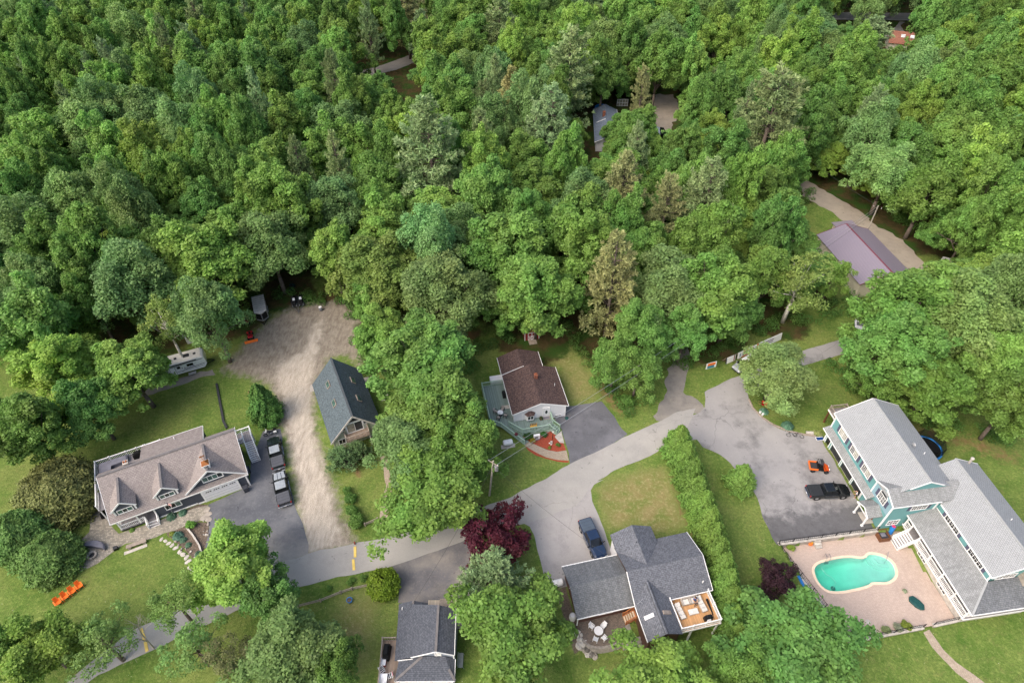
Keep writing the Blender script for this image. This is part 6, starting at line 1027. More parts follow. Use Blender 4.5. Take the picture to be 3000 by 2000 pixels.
h_.build('hose','white',cl)
def wallrun(name,lab,a,b_,z0,z1,w,mat,fence=True,gate=None):
    t = thing(name,lab,'wall',(a[0],a[1],0),math.atan2(b_[1]-a[1],b_[0]-a[0])); L = math.hypot(b_[0]-a[0],b_[1]-a[1]); m = MB(); m.box(0,L,-w/2,w/2,z0,z1); m.build('wall',mat,t); MB().box(-.05,L+.05,-w/2-.04,w/2+.04,z1,z1+.08).build('cap','stone_pale',t)
    if fence:
        k = int(L/1.9)
        for i in range(k+1): x = L*i/k; MB().box(x-.035,x+.035,-.035,.035,z1+.08,z1+1.0).build('fence_post','black',t)
        for z in (.25,.95): MB().box(0,L,-.02,.02,z1+z-.02,z1+z+.02).build('fence_rail','black',t)
        m = MB()
        for i in range(int(L/.28)): x = .14+i*.28; m.box(x-.012,x+.012,-.012,.012,z1+.25,z1+.95)
        m.build('pickets','black',t,kind='stuff')
    return t
wallrun('retaining_wall','pale stone wall with black railing between driveway and pool terrace',FW(15.55,-14.0),FW(15.55,.1),-1.5,.12,.42,'stone')
wallrun('retaining_wall','low stone wall with black fence along the left side of the pool terrace',FW(15.7,-14.0),FW(28.5,-10.5),-1.5,-.45,.38,'stone')
wallrun('retaining_wall','low stone wall with black fence below the pool terrace, left of the path gate',FW(28.5,-10.5),FW(28.2,-.9),-1.6,-.5,.38,'stone')
wallrun('retaining_wall','low stone wall with black fence below the pool terrace, right of the path gate',FW(28.15,.5),FW(27.95,3.9),-1.6,-.5,.38,'stone')

# ---- barn with purple metal roof
G_ = thing('metal_roof_barn','beige barn with purple-grey ribbed metal roof and red ridge','barn',(61.98,107.15,0),R(-80.56))
m = MB(); m.prism([(.15,.3),(15.6,.3),(15.6,10.9),(.15,10.9)],0,3.5)
for u,s_ in ((.15,-1),(15.6,1)): q = [(u,.3,3.5),(u,10.9,3.5),(u,5.6,5.35)]; m.face(q if s_ > 0 else q[::-1])
m.build('wall','siding_beige',G_); quadroof(G_,[[(-.1,-.1,3.5),(15.85,-.1,3.5),(15.85,5.6,5.5),(-.1,5.6,5.5)],[(-.1,5.6,5.5),(15.85,5.6,5.5),(15.85,11.3,3.5),(-.1,11.3,3.5)]],'roof_metal',.08)
MB().bar((-.1,5.6,5.53),(15.85,5.6,5.53),.28,.06).build('ridge_cap','metal_red',G_); trim(G_,[((15.9,-.1,3.45),(15.9,5.6,5.45)),((15.9,5.6,5.45),(15.9,11.3,3.45)),((-.15,-.1,3.45),(-.15,5.6,5.45)),((-.15,5.6,5.45),(-.15,11.3,3.45))],.08,.14,'metal_red','rake_trim')
m = MB(); m.prism([(-3.9,6.0),(.15,6.0),(.15,10.0),(-3.9,10.0)],0,2.7); m.build('annex_wall','siding_beige',G_); quadroof(G_,[[(-4.3,5.7,3.0),(.14,5.7,3.0),(.14,10.3,3.0),(-4.3,10.3,3.0)]],'roof_metal',.12,'annex_roof')
# ---- house among the trees
H_ = thing('woodland_house','house with blue-grey roof and brick chimney half hidden in the woods','house',(21.3,148.5,0),R(-4))
m = MB(); m.prism([(0,0),(5.6,0),(5.6,17.5),(0,17.5)],0,2.8); m.prism([(5.6,2.5),(15.8,2.5),(15.8,9.0),(5.6,9.0)],0,2.5)
for v,s_ in ((0,1),(17.5,-1)): q = [(0,v,2.8),(5.6,v,2.8),(2.8,v,4.1)]; m.face(q if s_ > 0 else q[::-1])
m.face([(15.8,2.5,2.5),(15.8,9.0,2.5),(15.8,5.75,3.9)]); m.build('wall','siding_white',H_)
quadroof(H_,[[(-.4,-.4,2.7),(2.8,-.4,4.2),(2.8,18,4.2),(-.4,18,2.7)][::-1],[(2.8,-.4,4.2),(6.0,-.4,2.7),(6.0,18,2.7),(2.8,18,4.2)][::-1],[(3,2.2,2.5),(16.1,2.2,2.5),(16.1,5.75,4.0),(3,5.75,4.0)],[(3,5.75,4.0),(16.1,5.75,4.0),(16.1,9.3,2.5),(3,9.3,2.5)]],'roof_blue',.14)
trim(H_,[((-.45,-.45,2.62),(2.8,-.45,4.12)),((2.8,-.45,4.12),(6.05,-.45,2.62)),((6.05,-.4,2.65),(6.05,18,2.65)),((.3,9,3.3),(2.6,9.4,4.2))],.1,.2); chimney(H_,2.2,11.5,3.4,5.0,.7,'brick_red')
m = MB(); m.box(12.5,16.0,-8.5,-6.0,0,.9); m.build('deck','deck_old',H_); railing(H_,[(12.6,-6.1,.9),(12.6,-8.4,.9),(15.9,-8.4,.9),(15.9,-6.1,.9)],.9,'white',.3)
hp = thing('paddling_pool','small bright blue pool behind the blue-grey roofed house','pool',(25.3,171.6,0)); MB().lathe((0,0,0),[(1.9,0),(2.0,.9),(1.85,.92),(1.8,.6)]).build('wall','blue',hp); MB().lathe((0,0,0),[(1.78,.7),(1.78,.72)]).build('water','blue',hp)
tr_ = thing('greenhouse_frame','white framed glass panel standing behind the house in the woods','frame',(29.8,174.0,0))
for i in range(5): MB().box(i*.75-.05,i*.75+.05,-.05,.05,0,2.0).build('post','white',tr_)
for z in (.1,1.0,1.95): MB().box(-.05,3.05,-.04,.04,z-.05,z+.05).build('rail','white',tr_)
for i in range(4): MB().box(i*.75+.05,i*.75+.7,-.012,.012,.15,1.9).build('pane','glass_curtain',tr_)
# ---- rust roofed building far away
K_ = thing('rust_roofed_house','far house with rust coloured roof and two skylights near the top right','house',(127.5,214.5,0),R(-20))
m = MB(); m.prism([(-5,-4),(5,-4),(5,4),(-5,4)],0,3); m.build('wall','siding_cream',K_); quadroof(K_,[[(-5.4,-4.6,2.9),(5.4,-4.6,2.9),(5.4,0,5.2),(-5.4,0,5.2)],[(-5.4,0,5.2),(5.4,0,5.2),(5.4,4.6,2.9),(-5.4,4.6,2.9)]],'roof_rust',.15)
for u in (-1.5,1.2): MB().hexa([(u-.6,-2.4,4.1),(u+.6,-2.4,4.1),(u+.6,-1.4,4.6),(u-.6,-1.4,4.6),(u-.6,-2.4,4.28),(u+.6,-2.4,4.28),(u+.6,-1.4,4.78),(u-.6,-1.4,4.78)]).build('skylight','lamp_glass',K_)
pipe(K_,.5,.8,4.9,.9,.12,'white')
# ---- red shed
S_ = thing('garden_shed','red garden shed with white double doors under the maple','shed',(2.25,80.85,0),R(12))
m = MB(); m.prism([(0,0),(2.6,0),(2.6,2.6),(0,2.6)],0,1.9); m.face([(0,0,1.9),(2.6,0,1.9),(1.3,0,2.7)]); m.face([(2.6,2.6,1.9),(0,2.6,1.9),(1.3,2.6,2.7)]); m.build('wall','red_dark',S_)
quadroof(S_,[[(-.15,-.15,1.85),(1.3,-.15,2.8),(1.3,2.75,2.8),(-.15,2.75,1.85)][::-1],[(1.3,-.15,2.8),(2.75,-.15,1.85),(2.75,2.75,1.85),(1.3,2.75,2.8)][::-1]],'roof_dark',.08)
for u in (.62,1.3):
    m = MB(); m.box(u,u+.66,-.05,-.005,.1,1.75); d_ = m.build('door','red_dark',S_)
    for a,b_ in (((u,.1),(u+.66,.1)),((u,1.75),(u+.66,1.75)),((u,.1),(u,1.75)),((u+.66,.1),(u+.66,1.75)),((u,.1),(u+.66,.95)),((u+.66,.1),(u,.95)),((u,.95),(u+.66,.95))): MB().bar((a[0],-.07,a[1]),(b_[0],-.07,b_[1]),.05,.1).build('door_brace','white',d_)
for u in (.03,2.57): MB().box(u-.06,u+.06,-.04,.04,0,1.9).build('corner_board','white',S_)
MB().hexa([(.6,-1.2,0),(2.0,-1.2,0),(2.0,-.05,0),(.6,-.05,0),(.6,-1.2,.03),(2.0,-1.2,.03),(2.0,-.05,.12),(.6,-.05,.12)]).build('ramp','wood_grey',S_)
W2 = thing('white_shed','pale shed wall half hidden in the trees behind the camper','shed',(-57.4,80.6,0),R(24)); MB().prism([(0,0),(2.4,0),(2.4,2.4),(0,2.4)],0,2.0).build('wall','vinyl_white',W2); MB().slab([(-.2,-.2,2.05),(2.6,-.2,2.05),(2.6,2.6,2.4),(-.2,2.6,2.4)],.08).build('roof','grey',W2)

# ---------------------------------------------------------------- vehicles
def wheel_meshes(r=.40,w=.26):
    t = MB(); t.torus((0,0,0),r*.76,r*.25,'y',20,8); t.v = [(x,y*(w/(r*.5)),z) for x,y,z in t.v]
    k = MB(); k.cyl((0,-w*.38,0),(0,w*.38,0),r*.6,r*.6,16)
    for i in range(6):
        a = i*math.pi/3; k.bar((0,-w*.42,0),(r*.55*math.cos(a),-w*.4,r*.55*math.sin(a)),.03,r*.16); k.bar((0,w*.42,0),(r*.55*math.cos(a),w*.4,r*.55*math.sin(a)),.03,r*.16)
    return t,k
WHEELS = {}
def wheels(par,spots,r=.40,w=.26,rim='alu'):
    key = (r,w,rim)
    if key not in WHEELS: t,k = wheel_meshes(r,w); WHEELS[key] = (t.mesh('tyre','rubber',True),k.mesh('rim',rim))
    tm,rm = WHEELS[key]
    for x,y in spots:
        e = bpy.data.objects.new('wheel',tm); link(e,par); e.location = (x,y,r); KIDS.setdefault(par.name,[]).append(e); share('rim',rm,e)
def hull(par,name,secs,mat,bevel=0,smooth=False):
    """loft of cross sections along x: each (x, halfwidth_bottom, halfwidth_top, z0, z1)"""
    m = MB()
    for x,wb,wt,z0,z1 in secs:
        zm = z0+(z1-z0)*.62; m.v += [(x,-wb,z0),(x,-wt-.0,zm),(x,-wt+.06,z1),(x,wt-.06,z1),(x,wt,zm),(x,wb,z0)]
    for i in range(len(secs)-1):
        for j in range(6): k = (j+1) % 6; m.f.append((i*6+j,i*6+k,(i+1)*6+k,(i+1)*6+j)[::-1]); m.m.append(0)
    m.f.append(tuple(range(6))[::1]); e = (len(secs)-1)*6; m.f.append(tuple(e+5-i for i in range(6))); m.m += [0,0]
    return m.build(name,mat,par,smooth,bevel)
def pickup(label,loc,rz,paintm,cover,roofm=None,group='pickup trucks',hoodm=None,clear=False):
    """nose towards +x, origin under the middle"""
    t = thing('pickup_truck',label,'truck',loc,rz,group); L = 2.92
    body = MB()
    hull(t,'body',[(-L,.88,.93,.50,1.02),(-L+.15,.95,.99,.42,1.10),(-.95,.97,1.0,.38,1.12),(-.9,.97,1.0,.38,1.12),(1.15,.97,1.0,.38,1.10),(2.3,.95,.96,.42,1.04),(2.78,.9,.9,.46,.94),(L,.78,.8,.52,.82)],paintm,.04)
    h = MB(); h.hexa([(1.2,-.88,1.06),(2.75,-.76,.93),(2.75,.76,.93),(1.2,.88,1.06),(1.2,-.80,1.14),(2.6,-.66,1.03),(2.6,.66,1.03),(1.2,.80,1.14)]); h.build('hood',hoodm or paintm,t,bevel=.05)
    for s in (-1,1): MB().bar((1.25,s*.3,1.15),(2.5,s*.24,1.05),.05,.03).build('hood_crease',paintm,t)
    g = MB(); g.hexa([(-.98,-.9,1.10),(1.42,-.9,1.10),(1.42,.9,1.10),(-.98,.9,1.10),(-.72,-.72,1.70),(.55,-.72,1.72),(.55,.72,1.72),(-.72,.72,1.70)]); g.build('cabin_glass','glass_dark',t)
    r = MB(); r.hexa([(-.8,-.745,1.66),(.62,-.745,1.68),(.62,.745,1.68),(-.8,.745,1.66),(-.7,-.68,1.78),(.5,-.68,1.80),(.5,.68,1.80),(-.7,.68,1.78)]); ro = r.build('roof',roofm or paintm,t,bevel=.04)
    for y in (-.4,-.13,.13,.4): MB().bar((-.62,y,1.795),(.42,y,1.81),.05,.02).build('roof_rib',roofm or paintm,ro)
    for s in (-1,1):
        MB().bar((1.40,s*.88,1.10),(.56,s*.72,1.70),.07,.06).build('pillar',paintm,t); MB().bar((-.96,s*.88,1.10),(-.74,s*.73,1.68),.16,.08).build('pillar',paintm,t); MB().bar((.1,s*.89,1.10),(.02,s*.735,1.70),.08,.05).build('pillar',paintm,t)
        d = MB(); d.box(.06,1.0,s*.985-.02,s*.985+.02,.5,1.08); do = d.build('door',paintm,t,bevel=.015); MB().box(.14,.32,s*1.005-.03,s*1.005+.03,.93,.98).build('handle','chrome',do)
        d = MB(); d.box(-.88,.02,s*.985-.02,s*.985+.02,.5,1.08); do = d.build('door',paintm,t,bevel=.015); MB().box(-.8,-.62,s*1.005-.03,s*1.005+.03,.93,.98).build('handle','chrome',do)
        MB().hexa([(1.0,s*.95-.02,1.08),(1.18,s*.95-.02,1.08),(1.18,s*.95+.02,1.08),(1.0,s*.95+.02,1.08),(1.02,s*1.16-.1,1.1),(1.14,s*1.16-.1,1.1),(1.14,s*1.16+.1,1.28),(1.02,s*1.16+.1,1.28)]).build('mirror','black',t)
        MB().box(2.72,2.9,s*.7-.16,s*.7+.16,.72,.88).build('headlight','lamp_glass',t,bevel=.02); MB().box(-2.95,-2.8,s*.86-.08,s*.86+.08,.72,1.04).build('taillight','lamp_red',t)
        MB().box(-.8,1.1,s*1.0-.06,s*1.0+.1,.34,.4).build('running_board','steel',t)
    MB().box(2.84,3.02,-.82,.82,.42,.62).build('front_bumper','chrome',t,bevel=.03); MB().box(-3.08,-2.9,-.9,.9,.44,.62).build('rear_bumper','chrome',t,bevel=.03); MB().box(2.86,2.95,-.5,.5,.62,.86).build('grille','black',t)
    tg = MB(); tg.box(-2.95,-2.88,-.78,.78,.62,1.06); tgo = tg.build('tailgate',paintm,t); MB().box(-2.965,-2.95,-.16,.16,.84,.92).build('tailgate_handle','black',tgo); MB().box(-3.1,-3.085,-.15,.15,.48,.6).build('plate','white',t)
    c = MB(); c.hexa([(-2.86,-.88,1.08),(-1.04,-.88,1.1),(-1.04,.88,1.1),(-2.86,.88,1.08),(-2.8,-.82,1.17),(-1.08,-.82,1.19),(-1.08,.82,1.19),(-2.8,.82,1.17)]); co = c.build('bed_cover',cover,t)
    for x in (-2.4,-1.9,-1.45): MB().box(x-.008,x+.008,-.8,.8,1.165,1.186).build('cover_seam','black',co)
    wheels(t,[(-1.85,-.86),(-1.85,.86),(1.88,-.86),(1.88,.86)],.40,.27)
    for x in (-1.85,1.88):
        for s in (-1,1): m = MB(); m.torus((x,s*.96,.42),.46,.05,'y',16,6); m.build('wheel_arch','black',t)
    MB().box(-2.6,2.6,-.7,.7,.28,.45).build('chassis','black',t)
    return t
pickup('black pickup truck with grey bed cover parked nearest the arborvitae, motorcycle at its nose',(-35.5,56.75,.01),math.atan2(5.8,-2.45),'paint_dkgreen','tonneau','paint_silver_and_sheen')
pickup('black pickup truck with pale grey bed cover parked behind the other on the dark driveway',(-33.05,50.6,.01),math.atan2(2.36,-.99),'paint_black','tonneau','paint_silver_and_sheen',hoodm='paint_silver_and_sheen')  # silver hood colour stands in for sky reflected in the black hood
pickup('dark blue pickup truck parked nose to the low garage',(10.62,42.4,.01),math.atan2(-1.92,.62),'paint_blue','tonneau_blue')
pickup('shiny black pickup truck parked facing the teal house garage bays',(44.65,49.45,.018),R(2),'paint_black','tonneau_dark')
# silver pickup half under the cherry tree
t = thing('suv','silver car with pale bonnet half hidden under the cherry tree','car',(39.3,74.2,.02),math.atan2(-1.35,-2.0)); L = 2.3
hull(t,'body',[(-L,.8,.85,.5,1.0),(-L+.2,.86,.9,.35,1.1),(-.5,.88,.92,.32,1.08),(1.0,.88,.92,.34,1.0),(2.0,.84,.86,.38,.92),(L,.7,.72,.48,.74)],'paint_silver_and_sheen',.05)
MB().hexa([(-2.1,-.82,1.05),(1.15,-.82,1.0),(1.15,.82,1.0),(-2.1,.82,1.05),(-1.9,-.66,1.62),(.4,-.66,1.62),(.4,.66,1.62),(-1.9,.66,1.62)]).build('cabin_glass','glass_dark',t); MB().hexa([(-1.95,-.68,1.58),(.45,-.68,1.58),(.45,.68,1.58),(-1.95,.68,1.58),(-1.85,-.6,1.68),(.35,-.6,1.68),(.35,.6,1.68),(-1.85,.6,1.68)]).build('roof','paint_white',t,bevel=.04)
MB().hexa([(1.1,-.78,.98),(2.1,-.68,.86),(2.1,.68,.86),(1.1,.78,.98),(1.15,-.7,1.05),(2.0,-.58,.94),(2.0,.58,.94),(1.15,.7,1.05)]).build('hood','paint_silver_and_sheen',t,bevel=.05)
for s in (-1,1): MB().box(2.05,2.25,s*.6-.15,s*.6+.15,.66,.8).build('headlight','lamp_glass',t,bevel=.02); MB().box(.85,1.0,s*.98-.09,s*.98+.09,1.0,1.13).build('mirror','paint_silver_and_sheen',t)
MB().box(2.2,2.36,-.7,.7,.38,.6).build('bumper','dark_grey',t,bevel=.04); wheels(t,[(-1.4,-.78),(-1.4,.78),(1.4,-.78),(1.4,.78)],.35,.24)
# car by the woodland house
t = thing('parked_car','dark car parked beside the gravel lot in the woods','car',(39.4,157.6,.01),R(95)); hull(t,'body',[(-2.2,.8,.82,.5,.95),(-1.5,.86,.88,.34,1.0),(1.2,.86,.88,.34,.98),(2.2,.7,.72,.45,.75)],'paint_black',.05)
MB().hexa([(-1.6,-.78,.95),(1.0,-.78,.95),(1.0,.78,.95),(-1.6,.78,.95),(-1.0,-.62,1.45),(.35,-.62,1.45),(.35,.62,1.45),(-1.0,.62,1.45)]).build('cabin_glass','glass_dark',t); MB().box(-1.0,.35,-.6,.6,1.44,1.5).build('roof','paint_black',t,bevel=.03); wheels(t,[(-1.35,-.78),(-1.35,.78),(1.35,-.78),(1.35,.78)],.33,.22)
# orange utility buggy
t = thing('utility_buggy','orange two seat utility buggy with cargo bed on the driveway','buggy',(44.85,53.55,.018),R(-9))
MB().box(-1.15,1.05,-.5,.5,.38,.55).build('chassis','black',t); m = MB(); m.hexa([(.6,-.62,.5),(1.35,-.5,.5),(1.35,.5,.5),(.6,.62,.5),(.6,-.58,.98),(1.2,-.4,.82),(1.2,.4,.82),(.6,.58,.98)]); m.build('hood','orange_dark',t,bevel=.06)
m = MB(); m.box(-1.42,-.32,-.68,.68,.62,.68); m.build('bed_floor','dark_grey',t)
for a in ((-1.45,-.3,-.72,-.66),(-1.45,-.3,.66,.72),(-1.5,-1.42,-.72,.72)): MB().box(a[0],a[1],a[2],a[3],.62,.98).build('bed_side','orange',t)
MB().box(-.32,-.26,-.72,.72,.62,1.05).build('bed_side','black',t)
for s in (-1,1): m = MB(); m.box(-.2,.3,s*.33-.25,s*.33+.25,.62,.72); m.hexa([(-.26,s*.33-.25,.7),(-.14,s*.33-.25,.7),(-.14,s*.33+.25,.7),(-.26,s*.33+.25,.7),(-.36,s*.33-.22,1.2),(-.26,s*.33-.22,1.2),(-.26,s*.33+.22,1.2),(-.36,s*.33+.22,1.2)]); m.build('seat','black',t,bevel=.03)
m = MB()
for s in (-1,1): m.cyl((.75,s*.62,.9),(.2,s*.6,1.8),.03,.03,6); m.cyl((.2,s*.6,1.8),(-.35,s*.6,1.8),.03,.03,6); m.cyl((-.35,s*.6,1.8),(-.35,s*.65,.7),.03,.03,6)
for x in (.2,-.35): m.cyl((x,-.6,1.8),(x,.6,1.8),.03,.03,6)
m.build('roll_cage','black',t); MB().hexa([(-.2,-.5,1.8),(.15,-.5,1.8),(.15,.5,1.8),(-.2,.5,1.8),(-.2,-.5,1.83),(.15,-.5,1.83),(.15,.5,1.83),(-.2,.5,1.83)]).build('roof_panel','dark_grey',t); m = MB(); m.torus((.45,.33,1.02),.16,.02,'x',14,6); m.build('steering_wheel','black',t); wheels(t,[(-.95,-.62),(-.95,.62),(.95,-.62),(.95,.62)],.32,.26,'dark_grey')
for s in (-1,1): MB().box(1.28,1.38,s*.32-.1,s*.32+.1,.66,.78).build('headlight','lamp_glass',t)
def quad(label,loc,rz,col,plow=False,group='quad bikes'):
    t = thing('quad_bike',label,'quad bike',loc,rz,group); MB().box(-.6,.65,-.2,.2,.35,.6).build('chassis','black',t)
    m = MB(); m.hexa([(.15,-.5,.62),(.85,-.42,.55),(.85,.42,.55),(.15,.5,.62),(.15,-.25,.85),(.75,-.25,.78),(.75,.25,.78),(.15,.25,.85)]); m.build('front_fender',col,t,bevel=.04); m = MB(); m.hexa([(-.95,-.5,.6),(-.3,-.5,.62),(-.3,.5,.62),(-.95,.5,.6),(-.85,-.25,.78),(-.35,-.2,.8),(-.35,.2,.8),(-.85,.25,.78)]); m.build('rear_fender',col,t,bevel=.04)
    MB().box(-.6,.1,-.16,.16,.74,.86).build('seat','black',t,bevel=.04); m = MB(); m.cyl((.3,-.38,1.05),(.3,.38,1.05),.025,.025,6); m.cyl((.3,0,1.05),(.42,0,.7),.04,.04,6); m.build('handlebar','black',t)
    for x in (-.75,.55): 
        m = MB()
        for k in range(5): m.bar((x-.2+k*.1,-.38,.84),(x-.2+k*.1,.38,.84),.02,.02)
        m.build('rack','black',t)
    wheels(t,[(-.65,-.45),(-.65,.45),(.65,-.45),(.65,.45)],.28,.24,'dark_grey')
    if plow: m = MB(); m.hexa([(1.5,-1.1,.05),(1.62,-1.1,.05),(1.62,1.1,.05),(1.5,1.1,.05),(1.38,-1.15,.5),(1.5,-1.15,.5),(1.5,1.15,.5),(1.38,1.15,.5)]); m.build('plow_blade','orange',t); m = MB(); m.bar((.6,-.2,.35),(1.5,-.2,.2),.06,.06); m.bar((.6,.2,.35),(1.5,.2,.2),.06,.06); m.build('plow_arm','black',t)
    return t
quad('red quad bike with orange plough blade at the edge of the dirt lot',(-46.7,82.3,0),R(-68),'red',True); quad('dark red quad bike in the bushes beside the cargo trailer',(-48.5,86.2,0),R(-70),'red_dark'); quad('black and teal machine in the shade at the head of the lot',(-42.4,95.4,0),R(-80),'green_tarp'); quad('black quad bike parked against the end wall of the beige barn',(65.4,90.2,0),R(-60),'black')
# motorcycle
def motorcycle(label,loc,rz):
    t = thing('motorcycle',label,'motorcycle',loc,rz); wheels(t,[(-.72,0),(.75,0)],.32,.14,'chrome'); m = MB(); m.box(-.35,.3,-.16,.16,.3,.62); m.build('engine','chrome',t,bevel=.03); m = MB(); m.ball((.18,0,.82),.34,.17,.15,10,6); m.build('tank','paint_black',t,True); m = MB(); m.hexa([(-.75,-.15,.68),(-.05,-.13,.72),(-.05,.13,.72),(-.75,.15,.68),(-.85,-.13,.86),(-.05,-.1,.8),(-.05,.1,.8),(-.85,.13,.86)]); m.build('seat','black',t,bevel=.03)
    m = MB(); m.cyl((.55,-.42,1.08),(.55,.42,1.08),.02,.02,6); m.cyl((.52,0,1.05),(.75,.09,.32),.03,.03,6); m.cyl((.52,0,1.05),(.75,-.09,.32),.03,.03,6); m.build('fork','chrome',t); MB().ball((.7,0,.95),.12,.11,.11,8,6).build('headlight','lamp_glass',t,True)
    for s in (-1,1): MB().box(-.95,-.5,s*.28-.1,s*.28+.1,.5,.8).build('saddlebag','white' if s > 0 else 'black',t,bevel=.03)
    MB().hexa([(.5,-.25,1.0),(.6,-.25,1.0),(.6,.25,1.0),(.5,.25,1.0),(.36,-.2,1.4),(.4,-.2,1.4),(.4,.2,1.4),(.36,.2,1.4)]).build('windshield','lamp_glass',t); m = MB(); m.cyl((-.9,-.2,.28),(.2,-.2,.3),.05,.05,8); m.build('exhaust','chrome',t); return t
motorcycle('black and chrome motorcycle standing in front of the parked pickups',(-37.4,60.6,.01),R(205))
# cargo trailer and open snowmobile trailer, camper
t = thing('cargo_trailer','grey enclosed cargo trailer with black v-nose under the maple','trailer',(-45.55,86.6,0),R(-68))
m = MB(); m.prism([(-4.6,-1.05),(.0,-1.05),(.75,0),(.0,1.05),(-4.6,1.05)],.45,2.25); m.build('body','alu',t); m = MB(); m.prism([(-4.65,-1.1),(.02,-1.1),(.8,0),(.02,1.1),(-4.65,1.1)],2.25,2.33); ro = m.build('roof','white_old',t)
for i in range(8): MB().box(-4.4+i*.58,-4.32+i*.58,-1.08,1.08,2.325,2.36).build('roof_bow','grey',ro)
for s in (-1,1): m = MB(); m.hexa([(.1,s*.96,.8),(.72,s*.1,.8),(.74,s*.1,.8),(.13,s*.98,.8),(.1,s*.96,2.1),(.72,s*.1,2.1),(.78,s*.1,2.1),(.17,s*.98,2.1)]); m.build('nose_panel','black',t)
m = MB(); m.bar((.0,-.9,.42),(1.6,0,.42),.1,.1); m.bar((.0,.9,.42),(1.6,0,.42),.1,.1); m.cyl((1.4,0,0),(1.4,0,.8),.04,.04,6); m.build('hitch','black',t); wheels(t,[(-2.6,-1.0),(-2.6,1.0),(-1.8,-1.0),(-1.8,1.0)],.33,.2); MB().box(-3.1,-1.3,1.02,1.22,.66,.72).build('fender','alu',t); MB().box(-3.1,-1.3,-1.22,-1.02,.66,.72).build('fender','alu',t)
t = thing('flat_trailer','open trailer frame with galvanized tongue beside the dirt lot','trailer',(-40.3,91.4,0),R(-75)); m = MB(); m.box(-1.6,1.4,-1.2,1.2,.42,.5); m.build('bed','dark_grey',t); m = MB(); m.bar((1.4,-.9,.42),(3.1,0,.42),.08,.08); m.bar((1.4,.9,.42),(3.1,0,.42),.08,.08); m.bar((1.4,0,.42),(3.4,0,.42),.08,.08); m.build('tongue','steel',t); wheels(t,[(-.3,-1.28),(-.3,1.28)],.28,.18)
for y,lab in ((-.6,'black snowmobile on the left half of the open trailer'),(.6,'black snowmobile on the right half of the open trailer')):
    c,s_ = math.cos(R(-75)),math.sin(R(-75)); s = thing('snowmobile',lab,'snowmobile',(-40.3-y*s_,91.4+y*c,.5),R(-75)); m = MB(); m.hexa([(-1.3,-.3,.1),(1.2,-.4,.1),(1.2,.4,.1),(-1.3,.3,.1),(-1.2,-.2,.5),(.7,-.3,.62),(.7,.3,.62),(-1.2,.2,.5)]); m.build('body','black_cover',s,bevel=.08); MB().box(-1.1,.0,-.2,.2,.48,.68).build('seat','black',s,bevel=.05); MB().hexa([(.3,-.25,.6),(.4,-.25,.6),(.4,.25,.6),(.3,.25,.6),(.05,-.2,.95),(.1,-.2,.95),(.1,.2,.95),(.05,.2,.95)]).build('windshield','lamp_glass',s)
    for q in (-.35,.35): MB().bar((.6,q,.05),(1.6,q,.08),.12,.04).build('ski','alu',s)
RVx,RVa = (-56.4,74.0),R(24)
t = thing('camper_trailer','long white camper trailer with dark stripes parked in the trees','camper',(*RVx,0),RVa)
m = MB(); m.profile([(-4.6,.55),(4.2,.55),(4.75,1.3),(4.6,2.75),(4.3,2.95),(-4.4,2.95),(-4.6,2.8)],-1.25,1.25); m.build('body','paint_white',t,bevel=.06); m = MB(); m.box(-4.3,4.2,-1.15,1.15,2.945,3.0); ro = m.build('roof','white_old',t)
for x,mt in ((2.0,'dark_grey'),(-1.6,'dark_grey')): MB().hexa([(x-.5,-.35,3.0),(x+.5,-.35,3.0),(x+.5,.35,3.0),(x-.5,.35,3.0),(x-.4,-.28,3.2),(x+.35,-.28,3.22),(x+.35,.28,3.22),(x-.4,.28,3.2)]).build('air_conditioner',mt,ro,bevel=.05)
for x in (3.3,.3,-2.9): MB().box(x-.2,x+.2,-.2,.2,2.99,3.08).build('roof_vent','dark_grey',ro)
def strip(p,q,w_): m = MB(); m.bar((p[0],-1.262,p[1]),(q[0],-1.262,q[1]),.012,w_); m.build('stripe','dark_grey',t)
strip((-4.3,2.35),(4.4,2.6),.08); strip((-4.2,2.1),(1.5,2.45),.06); strip((1.0,1.25),(4.4,1.5),.1); strip((.6,1.0),(4.3,1.15),.06); strip((-4.4,.95),(1.0,1.1),.06)
MB().box(-.95,-.2,-1.28,-1.25,.6,2.35).build('door','vinyl_white',t); 
for a,b_ in (((-.97,.6),(-.97,2.37)),((-.18,.6),(-.18,2.37)),((-.97,2.37),(-.18,2.37))): MB().bar((a[0],-1.285,a[1]),(b_[0],-1.285,b_[1]),.02,.04).build('door_seal','black',t)
for x,w_ in ((2.2,1.0),(-2.6,1.2),(.4,.5)): MB().box(x-w_/2,x+w_/2,-1.275,-1.25,1.75,2.25).build('window','glass_dark',t)
MB().bar((-3.8,-1.32,2.72),(3.4,-1.32,2.78),.12,.12).build('awning','dark_grey',t)
tx = bpy.data.curves.new('lettering','FONT'); tx.body = 'TALON'; tx.size = .52; tx.extrude = .004; tx.space_character = 1.25; tx.align_x = 'LEFT'
tmp = bpy.data.objects.new('tmp',tx); tme = bpy.data.meshes.new_from_object(tmp); tme.materials.clear(); tme.materials.append(MAT['dark_grey']); bpy.data.objects.remove(tmp); to = bpy.data.objects.new('lettering',tme); link(to,t); to.location = (.75,-1.272,1.45); to.rotation_euler = (R(90),0,0); KIDS.setdefault(t.name,[]).append(to)
wheels(t,[(-1.6,-1.1),(-1.6,1.1),(-.7,-1.1),(-.7,1.1)],.36,.22); m = MB(); m.bar((4.2,-.7,.5),(5.8,0,.45),.1,.1); m.bar((4.2,.7,.5),(5.8,0,.45),.1,.1); m.build('hitch','black',t)
MB().box(1.4,2.6,-1.9,-1.3,.3,.36).build('step','alu',t)
sheet('gravel_pad',[(-62.0,69.8),(-51.0,74.6),(-50.4,73.2),(-61.3,68.2)],.006,'gravel_grey',.15)
